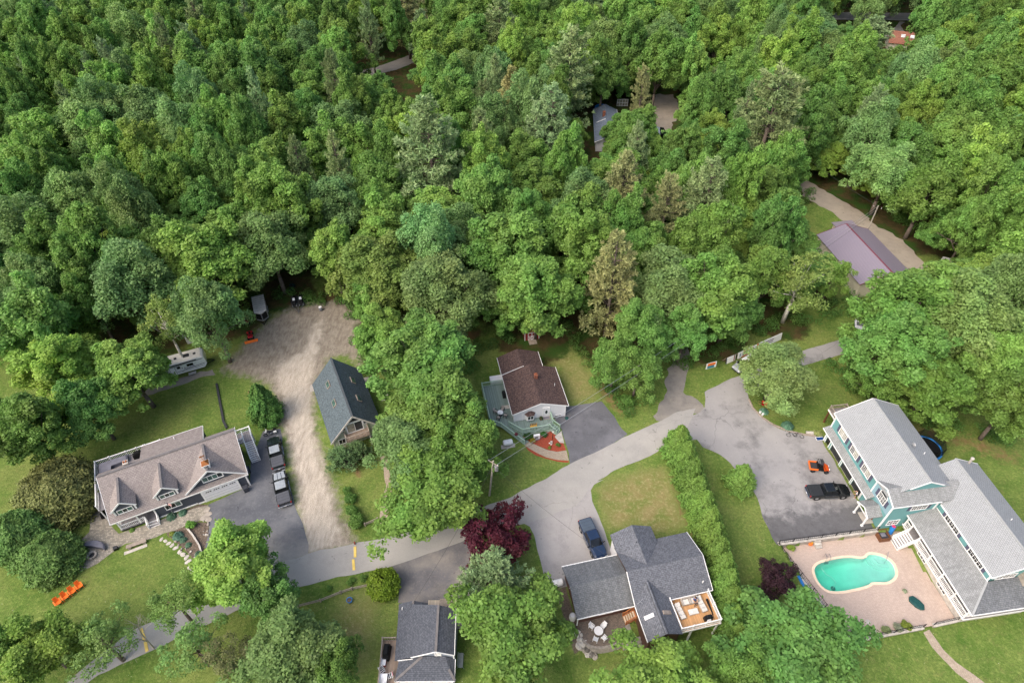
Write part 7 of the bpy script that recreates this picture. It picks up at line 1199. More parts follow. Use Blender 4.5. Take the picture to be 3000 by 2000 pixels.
# boats by the barn and lane
for lab,x,y,rz in (('white boat hull lying on the bank at the end of the paved lane',62.3,83.6,R(70)),('white boat on a trailer beyond the purple metal roof',87.9,101.4,R(-35))):
    t = thing('small_boat',lab,'boat',(x,y,.1),rz); m = MB(); sec = [(-2,.7,.5),(-1,.85,.3),(.6,.8,.3),(1.5,.5,.4),(2.1,.04,.7)]
    for X,w_,zb in sec: m.v += [(X,-w_,.85),(X,-w_*.6,zb*.5),(X,0,zb*.25),(X,w_*.6,zb*.5),(X,w_,.85)]
    for i in range(4):
        for j in range(4): m.f.append((i*5+j,i*5+j+1,(i+1)*5+j+1,(i+1)*5+j)); m.m.append(0)
    m.f.append((0,1,2,3,4)); m.m.append(0); m.build('hull','white',t,True); m = MB(); m.prism([(-1.95,-.68),(.6,-.76),(1.5,-.46),(2.0,0),(1.5,.46),(.6,.76),(-1.95,.68)],.78,.82); m.build('deck','vinyl_white',t); MB().box(-.5,.3,-.45,.45,.82,1.05).build('cockpit','grey_cover',t,bevel=.05)

# ---------------------------------------------------------------- seats, tables, grills
def adirondack(label,loc,rz,mat='orange',group='orange lawn chairs in a row'):
    t = thing('lawn_chair',label,'chair',loc,rz,group)
    m = MB(); m.hexa([(-.28,-.28,.30),(.3,-.28,.38),(.3,.28,.38),(-.28,.28,.30),(-.28,-.28,.34),(.3,-.28,.42),(.3,.28,.42),(-.28,.28,.34)]); m.build('seat',mat,t)
    for k in range(5): y = -.22+k*.11; MB().hexa([(-.3,y-.05,.3),(-.26,y-.05,.3),(-.26,y+.05,.3),(-.3,y+.05,.3),(-.62,y-.06,.95+.05*(k in (1,2,3))),(-.58,y-.06,.95+.05*(k in (1,2,3))),(-.58,y+.06,.95),(-.62,y+.06,.95)]).build('back_slat',mat,t)
    for s in (-1,1):
        MB().box(-.45,.35,s*.36-.07,s*.36+.07,.55,.585).build('armrest',mat,t); MB().box(.26,.32,s*.32-.04,s*.32+.04,0,.55).build('leg',mat,t); MB().hexa([(-.6,s*.3-.03,0),(-.5,s*.3-.03,0),(-.5,s*.3+.03,0),(-.6,s*.3+.03,0),(.2,s*.3-.03,.3),(.3,s*.3-.03,.3),(.3,s*.3+.03,.38),(.2,s*.3+.03,.38)]).build('leg',mat,t)
    return t
for (x,y),w_ in zip(((-55.49,36.5),(-56.05,35.8),(-56.62,35.1),(-57.18,34.4)),('orange lawn chair at the upper right end of the row of four','second orange lawn chair from the upper right end of the row','third orange lawn chair from the upper right end of the row','orange lawn chair at the lower left end of the row of four')): adirondack(w_,(x,y,0),R(-39)).scale = (.95,.95,1.0)
def covered(name,label,loc,rz,prof,mat,cat,h):
    t = thing(name,label,cat,loc,rz); m = MB(); n = len(prof); k = len(m.v)
    for f,z in ((1.0,0),(1.02,h*.7),(.9,h*.93),(.45,h)): m.v += [(p[0]*f,p[1]*f,z) for p in prof]
    for j in range(3):
        for i in range(n): m.f.append((j*n+i,j*n+(i+1) % n,(j+1)*n+(i+1) % n,(j+1)*n+i)); m.m.append(0)
    m.f.append(tuple(3*n+i for i in range(n))); m.m.append(0); m.build('cover',mat,t,False,.04); return t
cres = [(1.6*math.cos(a),1.0*math.sin(a)) for a in np.linspace(0,math.pi,10)] + [(-.8,.12),(.8,.12)]
covered('covered_sofa','larger curved patio sofa under a grey cover by the fire pit',(-56.1,41.75,.02),R(-8),cres,'grey_cover','sofa',.75)
covered('covered_sofa','smaller curved patio sofa under a grey cover at the patio corner',(-57.0,40.3,.02),R(118),[(p[0]*.75,p[1]*.75) for p in cres],'grey_cover','sofa',.75)
t = thing('fire_pit','round stone fire pit between the covered sofas','fire pit',(-55.95,40.8,.02)); 
stm = MB(); stm.box(-.14,.14,-.11,.11,0,.3); stm = stm.mesh('stone','stone'); 
for k in range(10): a = k*math.pi/5; share('stone',stm,t,(.5*math.cos(a),.5*math.sin(a),0),(0,0,a+math.pi/2))
MB().lathe((0,0,0),[(.4,.02),(.4,.06)]).build('ash','dark_grey',t)
t = thing('storage_box','small black lidded box on the patio edge','box',(-53.2,41.75,.02),R(30)); MB().box(-.25,.25,-.22,.22,0,.4).build('body','black',t,bevel=.02); MB().box(-.27,.27,-.24,.24,.4,.45).build('lid','dark_grey',t)
t = thing('garden_bench','weathered stone slab bench at the edge of the cream patio','bench',(-50.6,42.3,0),R(24.5)); MB().box(-1.25,1.25,-.28,.28,.38,.5).build('seat','wood_grey',t,bevel=.03); MB().box(-1.1,-.75,-.25,.25,0,.38).build('leg','stone',t); MB().box(.75,1.1,-.25,.25,0,.38).build('leg','stone',t); sheet('stone_slab',[(-52.0,41.3),(-49.4,42.5),(-49.2,42.1),(-51.8,40.85)],.03,'stone_pale',.02)
def grill(label,loc,rz,mat='black_cover',s=1.0,group='covered grills'):
    t = thing('grill',label,'grill',loc,rz,group); m = MB(); m.tbox(-.75*s,.75*s,-.35*s,.35*s,0,.8*s,.05); m.build('cover_skirt',mat,t,bevel=.05); m = MB(); m.hexa([(-.5*s,-.34*s,.8*s),(.5*s,-.34*s,.8*s),(.5*s,.34*s,.8*s),(-.5*s,.34*s,.8*s),(-.42*s,-.2*s,1.15*s),(.42*s,-.2*s,1.15*s),(.42*s,.22*s,1.15*s),(-.42*s,.22*s,1.15*s)]); m.build('lid',mat,t,bevel=.07); return t
grill('black covered grill on the raised back deck of the grey house',(*AW(4.1,10.2),2.75),R(25.7)); covered('covered_furniture','sectional sofa under a loose grey cover on the raised back deck',(*AW(.75,9.5),2.75),R(25.7),[(-1.9,-1.5),(-.6,-1.5),(-.4,.2),(1.9,.3),(1.9,1.4),(-1.9,1.4)],'grey_cover','sofa',.7); covered('covered_table','small table under a dark cover on the raised back deck',(*AW(1.6,8.5),2.75),R(25.7),[(.5*math.cos(a),.4*math.sin(a)) for a in np.linspace(0,5.6,9)],'shorts','table',.7)
grill('black grill beside the left gable of the grey house',(-57.1,46.9,.02),R(115),'black_cover',.9); grill('black grill against the left wall of the white house',(-1.35,67.55,.72),R(101),'black',.8); grill('long black covered grill on the grey side deck of the small house',(-14.95,27.9,.75),R(88),'black_cover',1.15); grill('black grill with side shelf on the tan roof deck',(23.1,30.95,2.6),R(12),'black',.75); grill('black kettle grill near the shrubs at the pool terrace',(42.2,31.4,-.7),R(20),'black',.6)
def dining(label,loc,seats,cm,tm,rz=0,r=.55,cgroup='',clab='',chair_r=.95):
    t = thing('round_table',label,'table',loc,rz); MB().lathe((0,0,0),[(r,.68),(r,.72)],20).build('table_top',tm,t); MB().cyl((0,0,.02),(0,0,.68),.05,.05,8).build('leg',cm,t); MB().lathe((0,0,0),[(.3,0),(.28,.03)]).build('base',cm,t)
    for k,(a,lb) in enumerate(seats):
        x,y = chair_r*math.cos(a+rz),chair_r*math.sin(a+rz); c = thing('patio_chair',lb,'chair',(loc[0]+x,loc[1]+y,loc[2]),a+rz,cgroup); m = MB(); m.box(-.25,.25,-.25,.25,.38,.44); m.build('seat',clab,c,bevel=.02); m = MB(); m.hexa([(.2,-.25,.42),(.26,-.25,.42),(.26,.25,.42),(.2,.25,.42),(.38,-.24,.95),(.43,-.24,.95),(.43,.24,.95),(.38,.24,.95)]); m.build('backrest',clab,c,bevel=.02)
        for s in (-1,1): MB().box(-.25,.3,s*.27-.03,s*.27+.03,.6,.64).build('armrest',cm,c); MB().box(-.25,-.2,s*.25-.025,s*.25+.025,0,.6).build('leg',cm,c); MB().box(.24,.29,s*.25-.025,s*.25+.025,0,.6).build('leg',cm,c)
    return t
dining('round glass patio table on the green deck',(-1.9,63.55,.72),[(R(70),'brown patio chair on the green deck, upper right of the glass table'),(R(150),'brown patio chair on the green deck, left of the glass table'),(R(250),'brown patio chair on the green deck, nearest the railing side'),(R(335),'brown patio chair on the green deck, between glass table and house')],'dark_grey','lamp_glass',0,.45,'brown chairs on the green deck','wicker',.85)
dining('white round table on the stone patio',(10.2,30.4,0),[(R(35),'white patio chair on the stone patio, upper right of the table'),(R(130),'white patio chair on the stone patio, upper left of the table'),(R(235),'white patio chair on the stone patio, lower left of the table'),(R(300),'white patio chair on the stone patio, lower right of the table')],'white','vinyl_white',R(10),.55,'white chairs on the stone patio','vinyl_white',.95)
def lounge(label,u,v,rz,back=True):
    x,y = DW(u,v); t = thing('sun_lounger',label,'lounger',(x,y,2.6),R(12.23)+rz,'loungers on the roof deck'); MB().box(-.95,.95,-.36,.36,.12,.28).build('frame','wicker',t); 
    for k in range(3): MB().box(-.92+k*.46,-.48+k*.46,-.32,.32,.28,.40).build('cushion','cushion',t,bevel=.04)
    MB().hexa([(.44,-.32,.28),(.94,-.32,.28),(.94,.32,.28),(.44,.32,.28),(.46,-.32,.40),(.94,-.32,.62),(.94,.32,.62),(.46,.32,.40)]).build('backrest','cushion',t,bevel=.04)
    for q in ((-.85,-.3),(-.85,.3),(.85,-.3),(.85,.3)): MB().box(q[0]-.04,q[0]+.04,q[1]-.04,q[1]+.04,0,.12).build('leg','wicker',t)
lounge('sun lounger with pale cushions along the left side of the roof deck',12.15,-2.0,R(96)); lounge('sun lounger with pale cushions nearest the hedge side of the roof deck',15.0,-1.75,R(96))
x,y = DW(13.75,-1.1); t = thing('wicker_loveseat','pale wicker loveseat with centre console against the deck wall','sofa',(x,y,2.6),R(12.23)); MB().box(-.95,.95,-.38,.38,.08,.34).build('base','wicker',t,bevel=.03); MB().box(-.95,.95,.28,.42,.34,.75).build('backrest','wicker',t,bevel=.03); MB().box(-.14,.14,-.36,.28,.34,.55).build('console','wicker',t)
for s in (-1,1): MB().box(s*.55-.38,s*.55+.38,-.36,.26,.34,.46).build('cushion','cushion',t,bevel=.04); MB().box(s*.99-.06,s*.99+.06,-.38,.42,.08,.58).build('arm','wicker',t)
x,y = DW(13.65,-2.4); t = thing('coffee_table','low pale coffee table in the middle of the roof deck','table',(x,y,2.6),R(12.23)); MB().box(-.6,.6,-.33,.33,.3,.38).build('table_top','cushion',t,bevel=.02); MB().box(-.55,.55,-.28,.28,.04,.3).build('base','wicker',t); m = MB(); m.lathe((-.25,-.05,.38),[(.09,0),(.12,.06),(.1,.06)]); m.build('bowl','lamp_glass',t)
x,y = DW(15.9,-2.2); t = thing('folded_umbrella','closed black umbrella lying by the roof deck railing','umbrella',(x,y,2.62),R(100)); m = MB(); m.cyl((-1.0,0,.1),(.9,0,.12),.06,.16,8); m.build('canopy','black_cover',t); MB().cyl((.9,0,.12),(1.2,0,.12),.025,.025,6).build('pole','alu',t)
x,y = DW(15.05,-3.6); t = thing('cooler_box','white cooler beside the roof deck grill','cooler',(x,y,2.6),R(12.23)); MB().box(-.22,.22,-.25,.25,0,.38).build('body','white',t,bevel=.03); MB().box(-.23,.23,-.26,.26,.38,.44).build('lid','vinyl_white',t,bevel=.02)
# deck things at the small house
t = thing('deck_table','pale glass table on the grey side deck at the bottom edge','table',(-14.95,24.75,.75)); MB().box(-.45,.45,-.75,.75,.68,.72).build('table_top','lamp_glass',t)
for a in (-.38,.38):
    for b_ in (-.68,.68): MB().box(a-.03,a+.03,b_-.03,b_+.03,0,.68).build('leg','alu',t)
t = thing('cooler_box','white cooler with dark base on the grey side deck','cooler',(-15.2,26.85,.75)); MB().box(-.28,.28,-.4,.4,0,.5).build('body','red_dark',t,bevel=.03); MB().box(-.3,.3,-.42,.42,.5,.6).build('lid','white',t,bevel=.03)
def strap_chair(label,loc,rz,acc='white'):
    t = thing('strap_chair',label,'chair',loc,rz,'striped deck chairs')
    for k in range(5): MB().box(-.25+k*.1,-.18+k*.1,-.24,.24,.40,.43).build('seat_strap','black' if k % 2 else 'white',t)
    for k in range(5): MB().box(-.3-.02*k,-.27-.02*k,-.24,.24,.48+k*.1,.55+k*.1).build('back_strap',(acc if k == 4 else 'black') if k % 2 == 0 else 'white',t)
    for s in (-1,1):
        m = MB(); m.cyl((.25,s*.27,0),(.22,s*.27,.6),.02,.02,6); m.cyl((.22,s*.27,.6),(-.35,s*.27,.62),.02,.02,6); m.cyl((-.2,s*.27,0),(-.4,s*.27,1.0),.02,.02,6); m.build('frame','white',t)
strap_chair('black and white striped deck chair beside the cooler',(-15.2,25.9,.75),R(-50)); strap_chair('striped deck chair with pink towel beside the glass table',(-14.25,25.3,.75),R(200),'pink')
for lab,x,y,rz in (('dark metal chair on the wooden side patio of the small house',-7.5,33.5,R(150)),('dark metal chair half under the maple at the small house',-6.5,32.4,R(200))):
    t = thing('metal_chair',lab,'chair',(x,y,.2),rz); MB().box(-.27,.27,-.27,.27,.4,.45).build('seat','shorts',t); MB().hexa([(-.27,-.27,.45),(-.22,-.27,.45),(-.22,.27,.45),(-.27,.27,.45),(-.42,-.27,1.0),(-.37,-.27,1.0),(-.37,.27,1.0),(-.42,.27,1.0)]).build('backrest','shorts',t)
    for a in (-.24,.24):
        for b_ in (-.24,.24): MB().box(a-.02,a+.02,b_-.02,b_+.02,0,.4).build('leg','shorts',t)
t = thing('garden_swing','grey metal glider bench beside the small house wall','bench',(-6.25,27.2,0),R(90)); MB().box(-.8,.8,-.25,.25,.42,.47).build('seat','alu',t); MB().hexa([(-.8,.22,.45),(.8,.22,.45),(.8,.26,.45),(-.8,.26,.45),(-.8,.36,1.0),(.8,.36,1.0),(.8,.4,1.0),(-.8,.4,1.0)]).build('backrest','alu',t)
for a in (-.75,.75): m = MB(); m.bar((a,-.35,0),(a,-.2,.65),.04,.04); m.bar((a,.45,0),(a,.3,.65),.04,.04); m.bar((a,-.25,.65),(a,.35,.65),.05,.04); m.build('side_frame','alu',t)
# tanks, heat pump, barrel, bins
def tank(label,loc,rz):
    t = thing('propane_tank',label,'tank',loc,rz,'white propane tanks'); m = MB(); m.cyl((-.55,0,.62),(.55,0,.62),.45,.45,16); m.build('cylinder','white',t); 
    for s in (-1,1): m = MB(); m.ball((s*.55,0,.62),.24,.45,.45,16,8); m.build('end_cap','white',t,True)
    MB().cyl((0,0,1.0),(0,0,1.15),.14,.12,10).build('dome_lid','vinyl_white',t)
    for s in (-.4,.4): MB().box(s-.08,s+.08,-.3,.3,0,.22).build('foot','concrete',t)
tank('white propane tank on a slab beside the green ramp',(-.75,58.35,.02),R(12)); tank('white propane tank at the corner of the low garage',(5.6,36.4,.0),R(14)); sheet('concrete_pad',[(-1.7,57.5),(.4,57.95),(.25,58.7),(-1.8,58.3)],.015,'concrete',.01)
t = thing('heat_pump','white heat pump with round fan in front of the green deck','heat pump',(3.68,59.35,0),R(12)); MB().box(-.48,.48,-.18,.18,.3,1.15).build('case','white',t,bevel=.02); m = MB(); m.torus((-.08,-.19,.72),.28,.02,'y',20,6); m.cyl((-.08,-.18,.72),(-.08,-.2,.72),.26,.26,20); m.build('fan_grille','grey',t); MB().box(-.42,.42,-.15,.15,0,.3).build('stand','grey',t)
t = thing('rain_barrel','tall white barrel at the garage corner by the patio','barrel',(7.2,32.1,0)); MB().lathe((0,0,0),[(.38,0),(.44,.3),(.44,.8),(.36,1.1),(.3,1.12)],16).build('body','white_old',t,True); MB().lathe((0,0,0),[(.32,1.1),(.2,1.16)]).build('lid','vinyl_white',t)
t = thing('blue_barrel','grey barrel with white lid at the head of the dirt lot','barrel',(-35.6,89.3,0)); MB().lathe((0,0,0),[(.3,0),(.34,.3),(.34,.6),(.3,.85)],14).build('body','grey',t,True); MB().lathe((0,0,0),[(.3,.85),(.1,.9)]).build('lid','white',t)
def bin_(label,loc,rz,mat): t = thing('wheelie_bin',label,'bin',loc,rz); MB().tbox(-.3,.3,-.3,.3,.08,.95,-.03).build('body',mat,t); MB().box(-.34,.34,-.36,.34,.95,1.02).build('lid',mat,t,bevel=.02); wheels(t,[(-.3,-.25),(-.3,.25)],.1,.06)
bin_('black bin beside the white garage door',(-38.25,50.6,.01),R(25),'shorts'); bin_('dark grey bin under the outside stairs of the grey house',(-38.9,53.8,.01),R(25),'shorts')
t = thing('flower_pot','blue pot with dark soil on the dry lawn','pot',(-20.65,34.5,0)); MB().lathe((0,0,0),[(.28,0),(.38,.42),(.33,.42),(.3,.3)],14).build('pot','blue',t); MB().lathe((0,0,0),[(.3,.32),(.1,.36)]).build('soil','soil',t)
t = thing('flower_planter','dark planter with bushy plant beside the white front door','planter',(4.45,62.6,.72)); MB().lathe((0,0,0),[(.18,0),(.25,.3),(.2,.3)],12).build('pot','brick_red',t); o = share('leaves',hosta(5,.32,.45,160,.14),t,(0,0,.25)); o.color = (.06,.09,.03,1)
t = thing('door_mat','grey patterned mat at the white front door','mat',(5.35,62.95,.725),R(11.5)); MB().box(-.55,.55,-.32,.32,0,.02).build('mat','wood_grey',t); MB().box(-.45,.45,-.22,.22,.02,.028).build('pattern','grey_cover',t)
t = thing('deck_mat','pinkish mat by the side door on the green deck','mat',(-.85,65.2,.725),R(11.5)); MB().box(-.4,.4,-.35,.35,0,.02).build('mat','stone_pale',t)
t = thing('deck_bench','yellow and brown slatted bench on the green front deck','bench',(3.25,61.0,.72),R(11.5))
for k in range(4): MB().box(-.55,.55,-.2+k*.1,-.13+k*.1,.4,.44).build('seat_slat','gold',t)
for k in range(8): MB().box(-.53+k*.145,-.45+k*.145,.2,.24,.42,.85).build('back_slat','gold' if k % 2 else 'wood_brown',t)
for a in (-.5,.5): MB().box(a-.03,a+.03,-.2,.22,0,.4).build('leg','wood_brown',t)
t = thing('lamp_post','black lamp post with white lantern in the red mulch bed','lamp',(6.1,59.2,0)); MB().cyl((0,0,0),(0,0,1.9),.045,.04,8).build('post','black',t); MB().lathe((0,0,1.9),[(.08,0),(.14,.05),(.14,.28),(.05,.38)],8).build('lantern','bulb',t)
t = thing('garden_ornament','small white stone ornament in the red mulch bed','ornament',(5.9,58.6,0)); MB().tbox(-.18,.18,-.15,.15,0,.45,.03).build('base','stone_pale',t); MB().ball((-.3,-.05,.1),.12,.12,.1,8,5).build('orb','white',t,True); MB().ball((-.05,-.3,.1),.11,.11,.1,8,5).build('orb','white',t,True)
t = thing('hanging_basket','dark red flower basket on the green ramp railing','flower basket',(.55,59.35,1.25)); MB().ball((0,0,0),.2,.2,.16,8,5).build('basket','wood_brown',t); o = share('leaves',hosta(6,.3,.28,120,.12),t,(0,0,.02)); o.color = (.18,.03,.05,1)
t = thing('pump_lid','round green septic lid beside the white house corner','lid',(8.55,63.4,.0)); MB().lathe((0,0,0),[(.3,.0),(.3,.1),(.2,.14)],14).build('lid','green_tarp',t)
# poolside
x,y = FW(16.15,.75); t = thing('hot_tub','dark square planter tub with pale towels at the teal house corner','tub',(x,y,-.7),R(7)); m = MB()
for a in ((-.75,.75,-.75,-.62),(-.75,.75,.62,.75),(-.75,-.62,-.62,.62),(.62,.75,-.62,.62)): MB().box(*a,0,.75).build('side','wood_brown',t)
MB().box(-.62,.62,-.62,.62,.3,.42).build('lining','shorts',t); MB().box(-.3,.35,-.25,.3,.42,.58).build('towel','grey_cover',t,bevel=.06)
t = thing('pool_float','rolled blue pool float with pink end leaning by the veranda stairs','pool float',(51.5,43.7,-.7),R(40)); MB().cyl((0,0,.02),(.25,.1,1.35),.32,.32,14).build('roll','blue',t); MB().cyl((.25,.1,1.352),(.255,.102,1.38),.27,.27,14).build('end','pink',t)
t = thing('solar_cover_roll','long bright blue rolled pool cover beside the fence','cover roll',(37.25,35.8,-.7),math.atan2(-3.2,.6)); MB().cyl((-1.75,0,.35),(1.75,0,.35),.2,.2,12).build('roll','blue',t)
for s in (-1.8,1.8): MB().box(s-.05,s+.05,-.22,.22,0,.38).build('stand','alu',t)
covered('tarp_bundle','dark green tarpaulin bundle lying on the pool terrace',(50.75,34.0,-.7),R(-55),[(1.05,0),(.7,.5),(0,.6),(-.8,.45),(-1.0,0),(-.7,-.5),(.2,-.55),(.8,-.35)],'green_tarp','tarp',.3)
t = thing('pool_skimmer_lid','pale round lid on the pool terrace near the shrubs','lid',(43.8,31.75,-.698)); MB().lathe((0,0,0),[(.32,0),(.32,.03)],16).build('lid','stone_pale',t)
t = thing('flower_plate','small pale flower pot standing alone on the pool terrace','pot',(49.9,35.5,-.7)); MB().lathe((0,0,0),[(.16,0),(.22,.25),(.18,.25)],12).build('pot','stone_pale',t); o = share('leaves',hosta(8,.3,.3,140,.14),t,(0,0,.18)); o.color = (.3,.36,.22,1)
t = thing('terrace_steps','white block steps against the driveway retaining wall','steps',(40.95,42.2,-.7),R(8))
for k in range(3): MB().box(-.45,.45,-.75+k*.32,.1,k*.24,.24+k*.24).build('step','stone_pale',t)
t = thing('beach_toy','orange and yellow inflatable toy by the terrace wall','toy',(40.05,42.0,-.7)); MB().ball((0,0,.25),.3,.22,.25,10,6).build('body','orange',t,True); MB().ball((.2,.1,.45),.14,.12,.14,8,5).build('head','gold',t,True)
t = thing('white_crate','white square box among the shrubs at the pool terrace edge','box',(43.7,30.55,-.7),R(10)); MB().box(-.3,.3,-.25,.25,0,.4).build('body','white_old',t,bevel=.02); MB().box(-.32,.32,-.27,.27,.4,.45).build('lid','white',t)
# driveway odds and ends
t = thing('wheelbarrow','red wheelbarrow tipped beneath the cherry tree','wheelbarrow',(40.4,65.6,0),R(-25)); m = MB(); m.hexa([(-.45,-.25,.3),(.4,-.3,.3),(.4,.3,.3),(-.45,.25,.3),(-.6,-.4,.68),(.6,-.42,.62),(.6,.42,.62),(-.6,.4,.68)]); m.f.pop(1); m.m.pop(); m.build('tray','red',t); wheels(t,[(.72,0)],.18,.1); m = MB(); m.bar((.75,-.1,.2),(-1.1,-.32,.5),.05,.05); m.bar((.75,.1,.2),(-1.1,.32,.5),.05,.05); m.build('handle','wood',t); m = MB(); m.bar((-.4,-.25,.35),(-.5,-.28,0),.04,.04); m.bar((-.4,.25,.35),(-.5,.28,0),.04,.04); m.build('leg','black',t)
for lab,x,y in (('left of two white buckets beside the blue-green hosta',39.25,64.15),('right of two white buckets beside the blue-green hosta',39.55,63.75)): t = thing('bucket',lab,'bucket',(x,y,0)); MB().lathe((0,0,0),[(.14,0),(.18,.36),(.19,.38)],14).build('body','white',t); MB().lathe((0,0,0),[(.19,.38),(.05,.4)],14).build('lid','vinyl_white',t)
def scooter(label,x,y,rz):
    t = thing('bicycle',label,'bicycle',(x,y,.02),rz,'bicycles lying at the kerb'); 
    for q in (-.5,.5): m = MB(); m.torus((q,.0,.08),.3,.025,'z',18,6); m.build('wheel','rubber',t)
    m = MB(); m.cyl((-.5,0,.1),(-.1,.3,.12),.02,.02,6); m.cyl((-.1,.3,.12),(.4,.3,.12),.02,.02,6); m.cyl((.4,.3,.12),(.5,0,.1),.02,.02,6); m.cyl((.4,.3,.12),(0,0,.1),.02,.02,6); m.cyl((.38,.35,.1),(.35,.5,.3),.02,.02,6); m.build('frame','alu',t); MB().box(-.25,-.02,.34,.44,.1,.16).build('saddle','black',t)
scooter('left of two pale bicycles lying at the driveway kerb',42.9,59.85,R(10)); scooter('right of two pale bicycles lying at the driveway kerb',43.9,59.6,R(-20))
t = thing('sled','blue and white plastic sled at the corner of the teal garage','sled',(46.95,58.95,.02),R(5)); m = MB(); m.hexa([(-.5,-.25,.02),(.5,-.25,.02),(.5,.25,.02),(-.5,.25,.02),(-.6,-.32,.2),(.58,-.32,.2),(.58,.32,.2),(-.6,.32,.2)]); m.f.pop(1); m.m.pop(); m.build('shell','blue_dark',t); m = MB(); m.bar((-.6,-.33,.2),(.58,-.33,.2),.06,.05); m.bar((-.6,.33,.2),(.58,.33,.2),.06,.05); m.bar((-.6,-.33,.2),(-.6,.33,.2),.06,.05); m.build('rim','white',t)
t = thing('garden_steps','two grey stone steps beside the variegated shrub','steps',(45.8,59.95,0),R(-5)); MB().box(-.55,.55,-.35,.0,0,.13).build('step','stone',t,bevel=.02); MB().box(-.55,.55,.0,.4,0,.26).build('step','stone_pale',t,bevel=.02)
# kerb of timber lengths along the lawn
cu = thing('timber_kerb','curved weathered timber kerb along the teal house driveway','kerb',(0,0,0))
cc = GEO['curb_f']
for (x0,y0),(x1,y1) in zip(cc,cc[1:]):
    k = max(1,int(math.hypot(x1-x0,y1-y0)/1.1))
    for i in range(k): MB().bar((x0+(x1-x0)*i/k,y0+(y1-y0)*i/k,.09),(x0+(x1-x0)*(i+.97)/k,y0+(y1-y0)*(i+.97)/k,.09),.2,.2).build('timber','wood_grey',cu)
# trampoline
t = thing('trampoline','round black trampoline with blue rim and net behind the teal roof','trampoline',(*FW(4.2,14.2),0)); MB().lathe((0,0,0),[(2.0,.72),(2.0,.74)],24).build('mat','black',t); m = MB(); m.torus((0,0,.75),2.15,.14,'z',28,6); m.build('rim_pad','blue',t)
for k in range(8): a = k*math.pi/4; m = MB(); m.cyl((2.2*math.cos(a),2.2*math.sin(a),0),(2.2*math.cos(a),2.2*math.sin(a),2.5),.03,.03,6); m.build('pole','black',t)
nm_,n,l,b = newmat('net'); setp(b,.8); b.inputs['Base Color'].default_value = (.01,.01,.012,1); tp = n.new('ShaderNodeBsdfTransparent'); mx = n.new('ShaderNodeMixShader'); mx.inputs[0].default_value = .62; l.new(tp.outputs[0],mx.inputs[1]); l.new(b.outputs[0],mx.inputs[2]); l.new(mx.outputs[0],n['Material Output'].inputs['Surface'])
m = MB()
for k in range(8): a,b_ = k*math.pi/4,(k+1)*math.pi/4; m.face([(2.18*math.cos(a),2.18*math.sin(a),.8),(2.18*math.cos(b_),2.18*math.sin(b_),.8),(2.18*math.cos(b_),2.18*math.sin(b_),2.45),(2.18*math.cos(a),2.18*math.sin(a),2.45)])
m.build('net','net',t)
# painted sign panels leaning along the edge of the woods
def panel(label,a,b_,h,base,stripes,lean=.25,z=0):
    L = math.hypot(b_[0]-a[0],b_[1]-a[1]); t = thing('sign_panel',label,'sign',(a[0],a[1],z),math.atan2(b_[1]-a[1],b_[0]-a[0]))
    def bx(s0,s1,z0,z1,off,mt,nm): m = MB(); f = lambda s,zz,o: (s,zz*lean/h+o,zz); m.hexa([f(s0,z0,-off-.02),f(s1,z0,-off-.02),f(s1,z0,.03),f(s0,z0,.03),f(s0,z1,-off-.02),f(s1,z1,-off-.02),f(s1,z1,.03),f(s0,z1,.03)]); m.build(nm,mt,t)
    bx(0,L,0,h,.02,base,'board')
    for k,(s0,s1,z0,z1,mt) in enumerate(stripes): bx(s0*L,s1*L,z0*h,z1*h,.025+.002*k,mt,'stripe')
    for s in (.03,.97): m = MB(); m.bar((s*L,.05+lean,h*.95),(s*L,.9,0),.06,.06); m.build('prop','wood_grey',t)
plain('purple','5A3A66',.6,.1); plain('navy','1E2A4E',.6,.1)
panel('small box sign painted orange over teal at the edge of the gravel',(32.75,73.7),(34.6,74.3),1.25,'white',[(.12,.88,.5,.95,'orange'),(.12,.8,.05,.5,'teal_paint')],.1)
panel('white sign panel with navy edge and red diagonal stripe',(36.4,74.85),(38.2,75.75),1.25,'white',[(0,.08,0,1,'navy'),(.82,.94,0,1,'brick_red')],.2)
panel('white sign panel with navy and orange horizontal stripes',(38.7,76.0),(42.4,78.0),1.35,'white',[(.3,.85,.8,.9,'orange'),(.3,.85,.55,.75,'navy'),(.25,.8,.22,.4,'navy'),(.2,.9,.02,.15,'orange_dark'),(.1,.14,.3,.75,'teal_paint')],.2)
panel('long pale sign panel with two purple bars',(42.5,78.1),(47.6,80.75),1.45,'vinyl_white',[(.35,.68,.62,.74,'purple'),(.35,.66,.35,.46,'purple'),(0,.05,0,1,'orange_dark')],.2)
# stepping stones, rocks, retaining blocks
rg = random.Random(8)
def stone_mesh(seed,sx,sy,sz,mat):
    g = random.Random(seed); m = MB(); k = 9; 
    ring = [(sx*(.8+.3*g.random())*math.cos(2*math.pi*i/k),sy*(.8+.3*g.random())*math.sin(2*math.pi*i/k)) for i in range(k)]
    for f,z in ((1.0,0),(1.04,sz*.5),(.82,sz*.92),(.35,sz)): m.v += [(p[0]*f,p[1]*f,z*(.85+.3*g.random()) if z else -.03) for p in ring]
    for j in range(3):
        for i in range(k): m.f.append((j*k+i,j*k+(i+1) % k,(j+1)*k+(i+1) % k,(j+1)*k+i)); m.m.append(0)
    m.f.append(tuple(3*k+i for i in range(k))); m.m.append(0); return m.mesh('stone',mat)
FLAT = [stone_mesh(s,.42,.3,.05,'stone_pale') for s in range(4)]; ROCK = [stone_mesh(10+s,.3,.26,.32,mt) for s,mt in enumerate(('stone','stone_pale','stone_dark','stone'))]; BOULD = [stone_mesh(20+s,.5,.42,.4,mt) for s,mt in enumerate(('stone_pale','stone','stone_dark'))]
sp = thing('stepping_stone_path','curving row of pale stepping stones beside the hosta bed','path',(0,0,0))
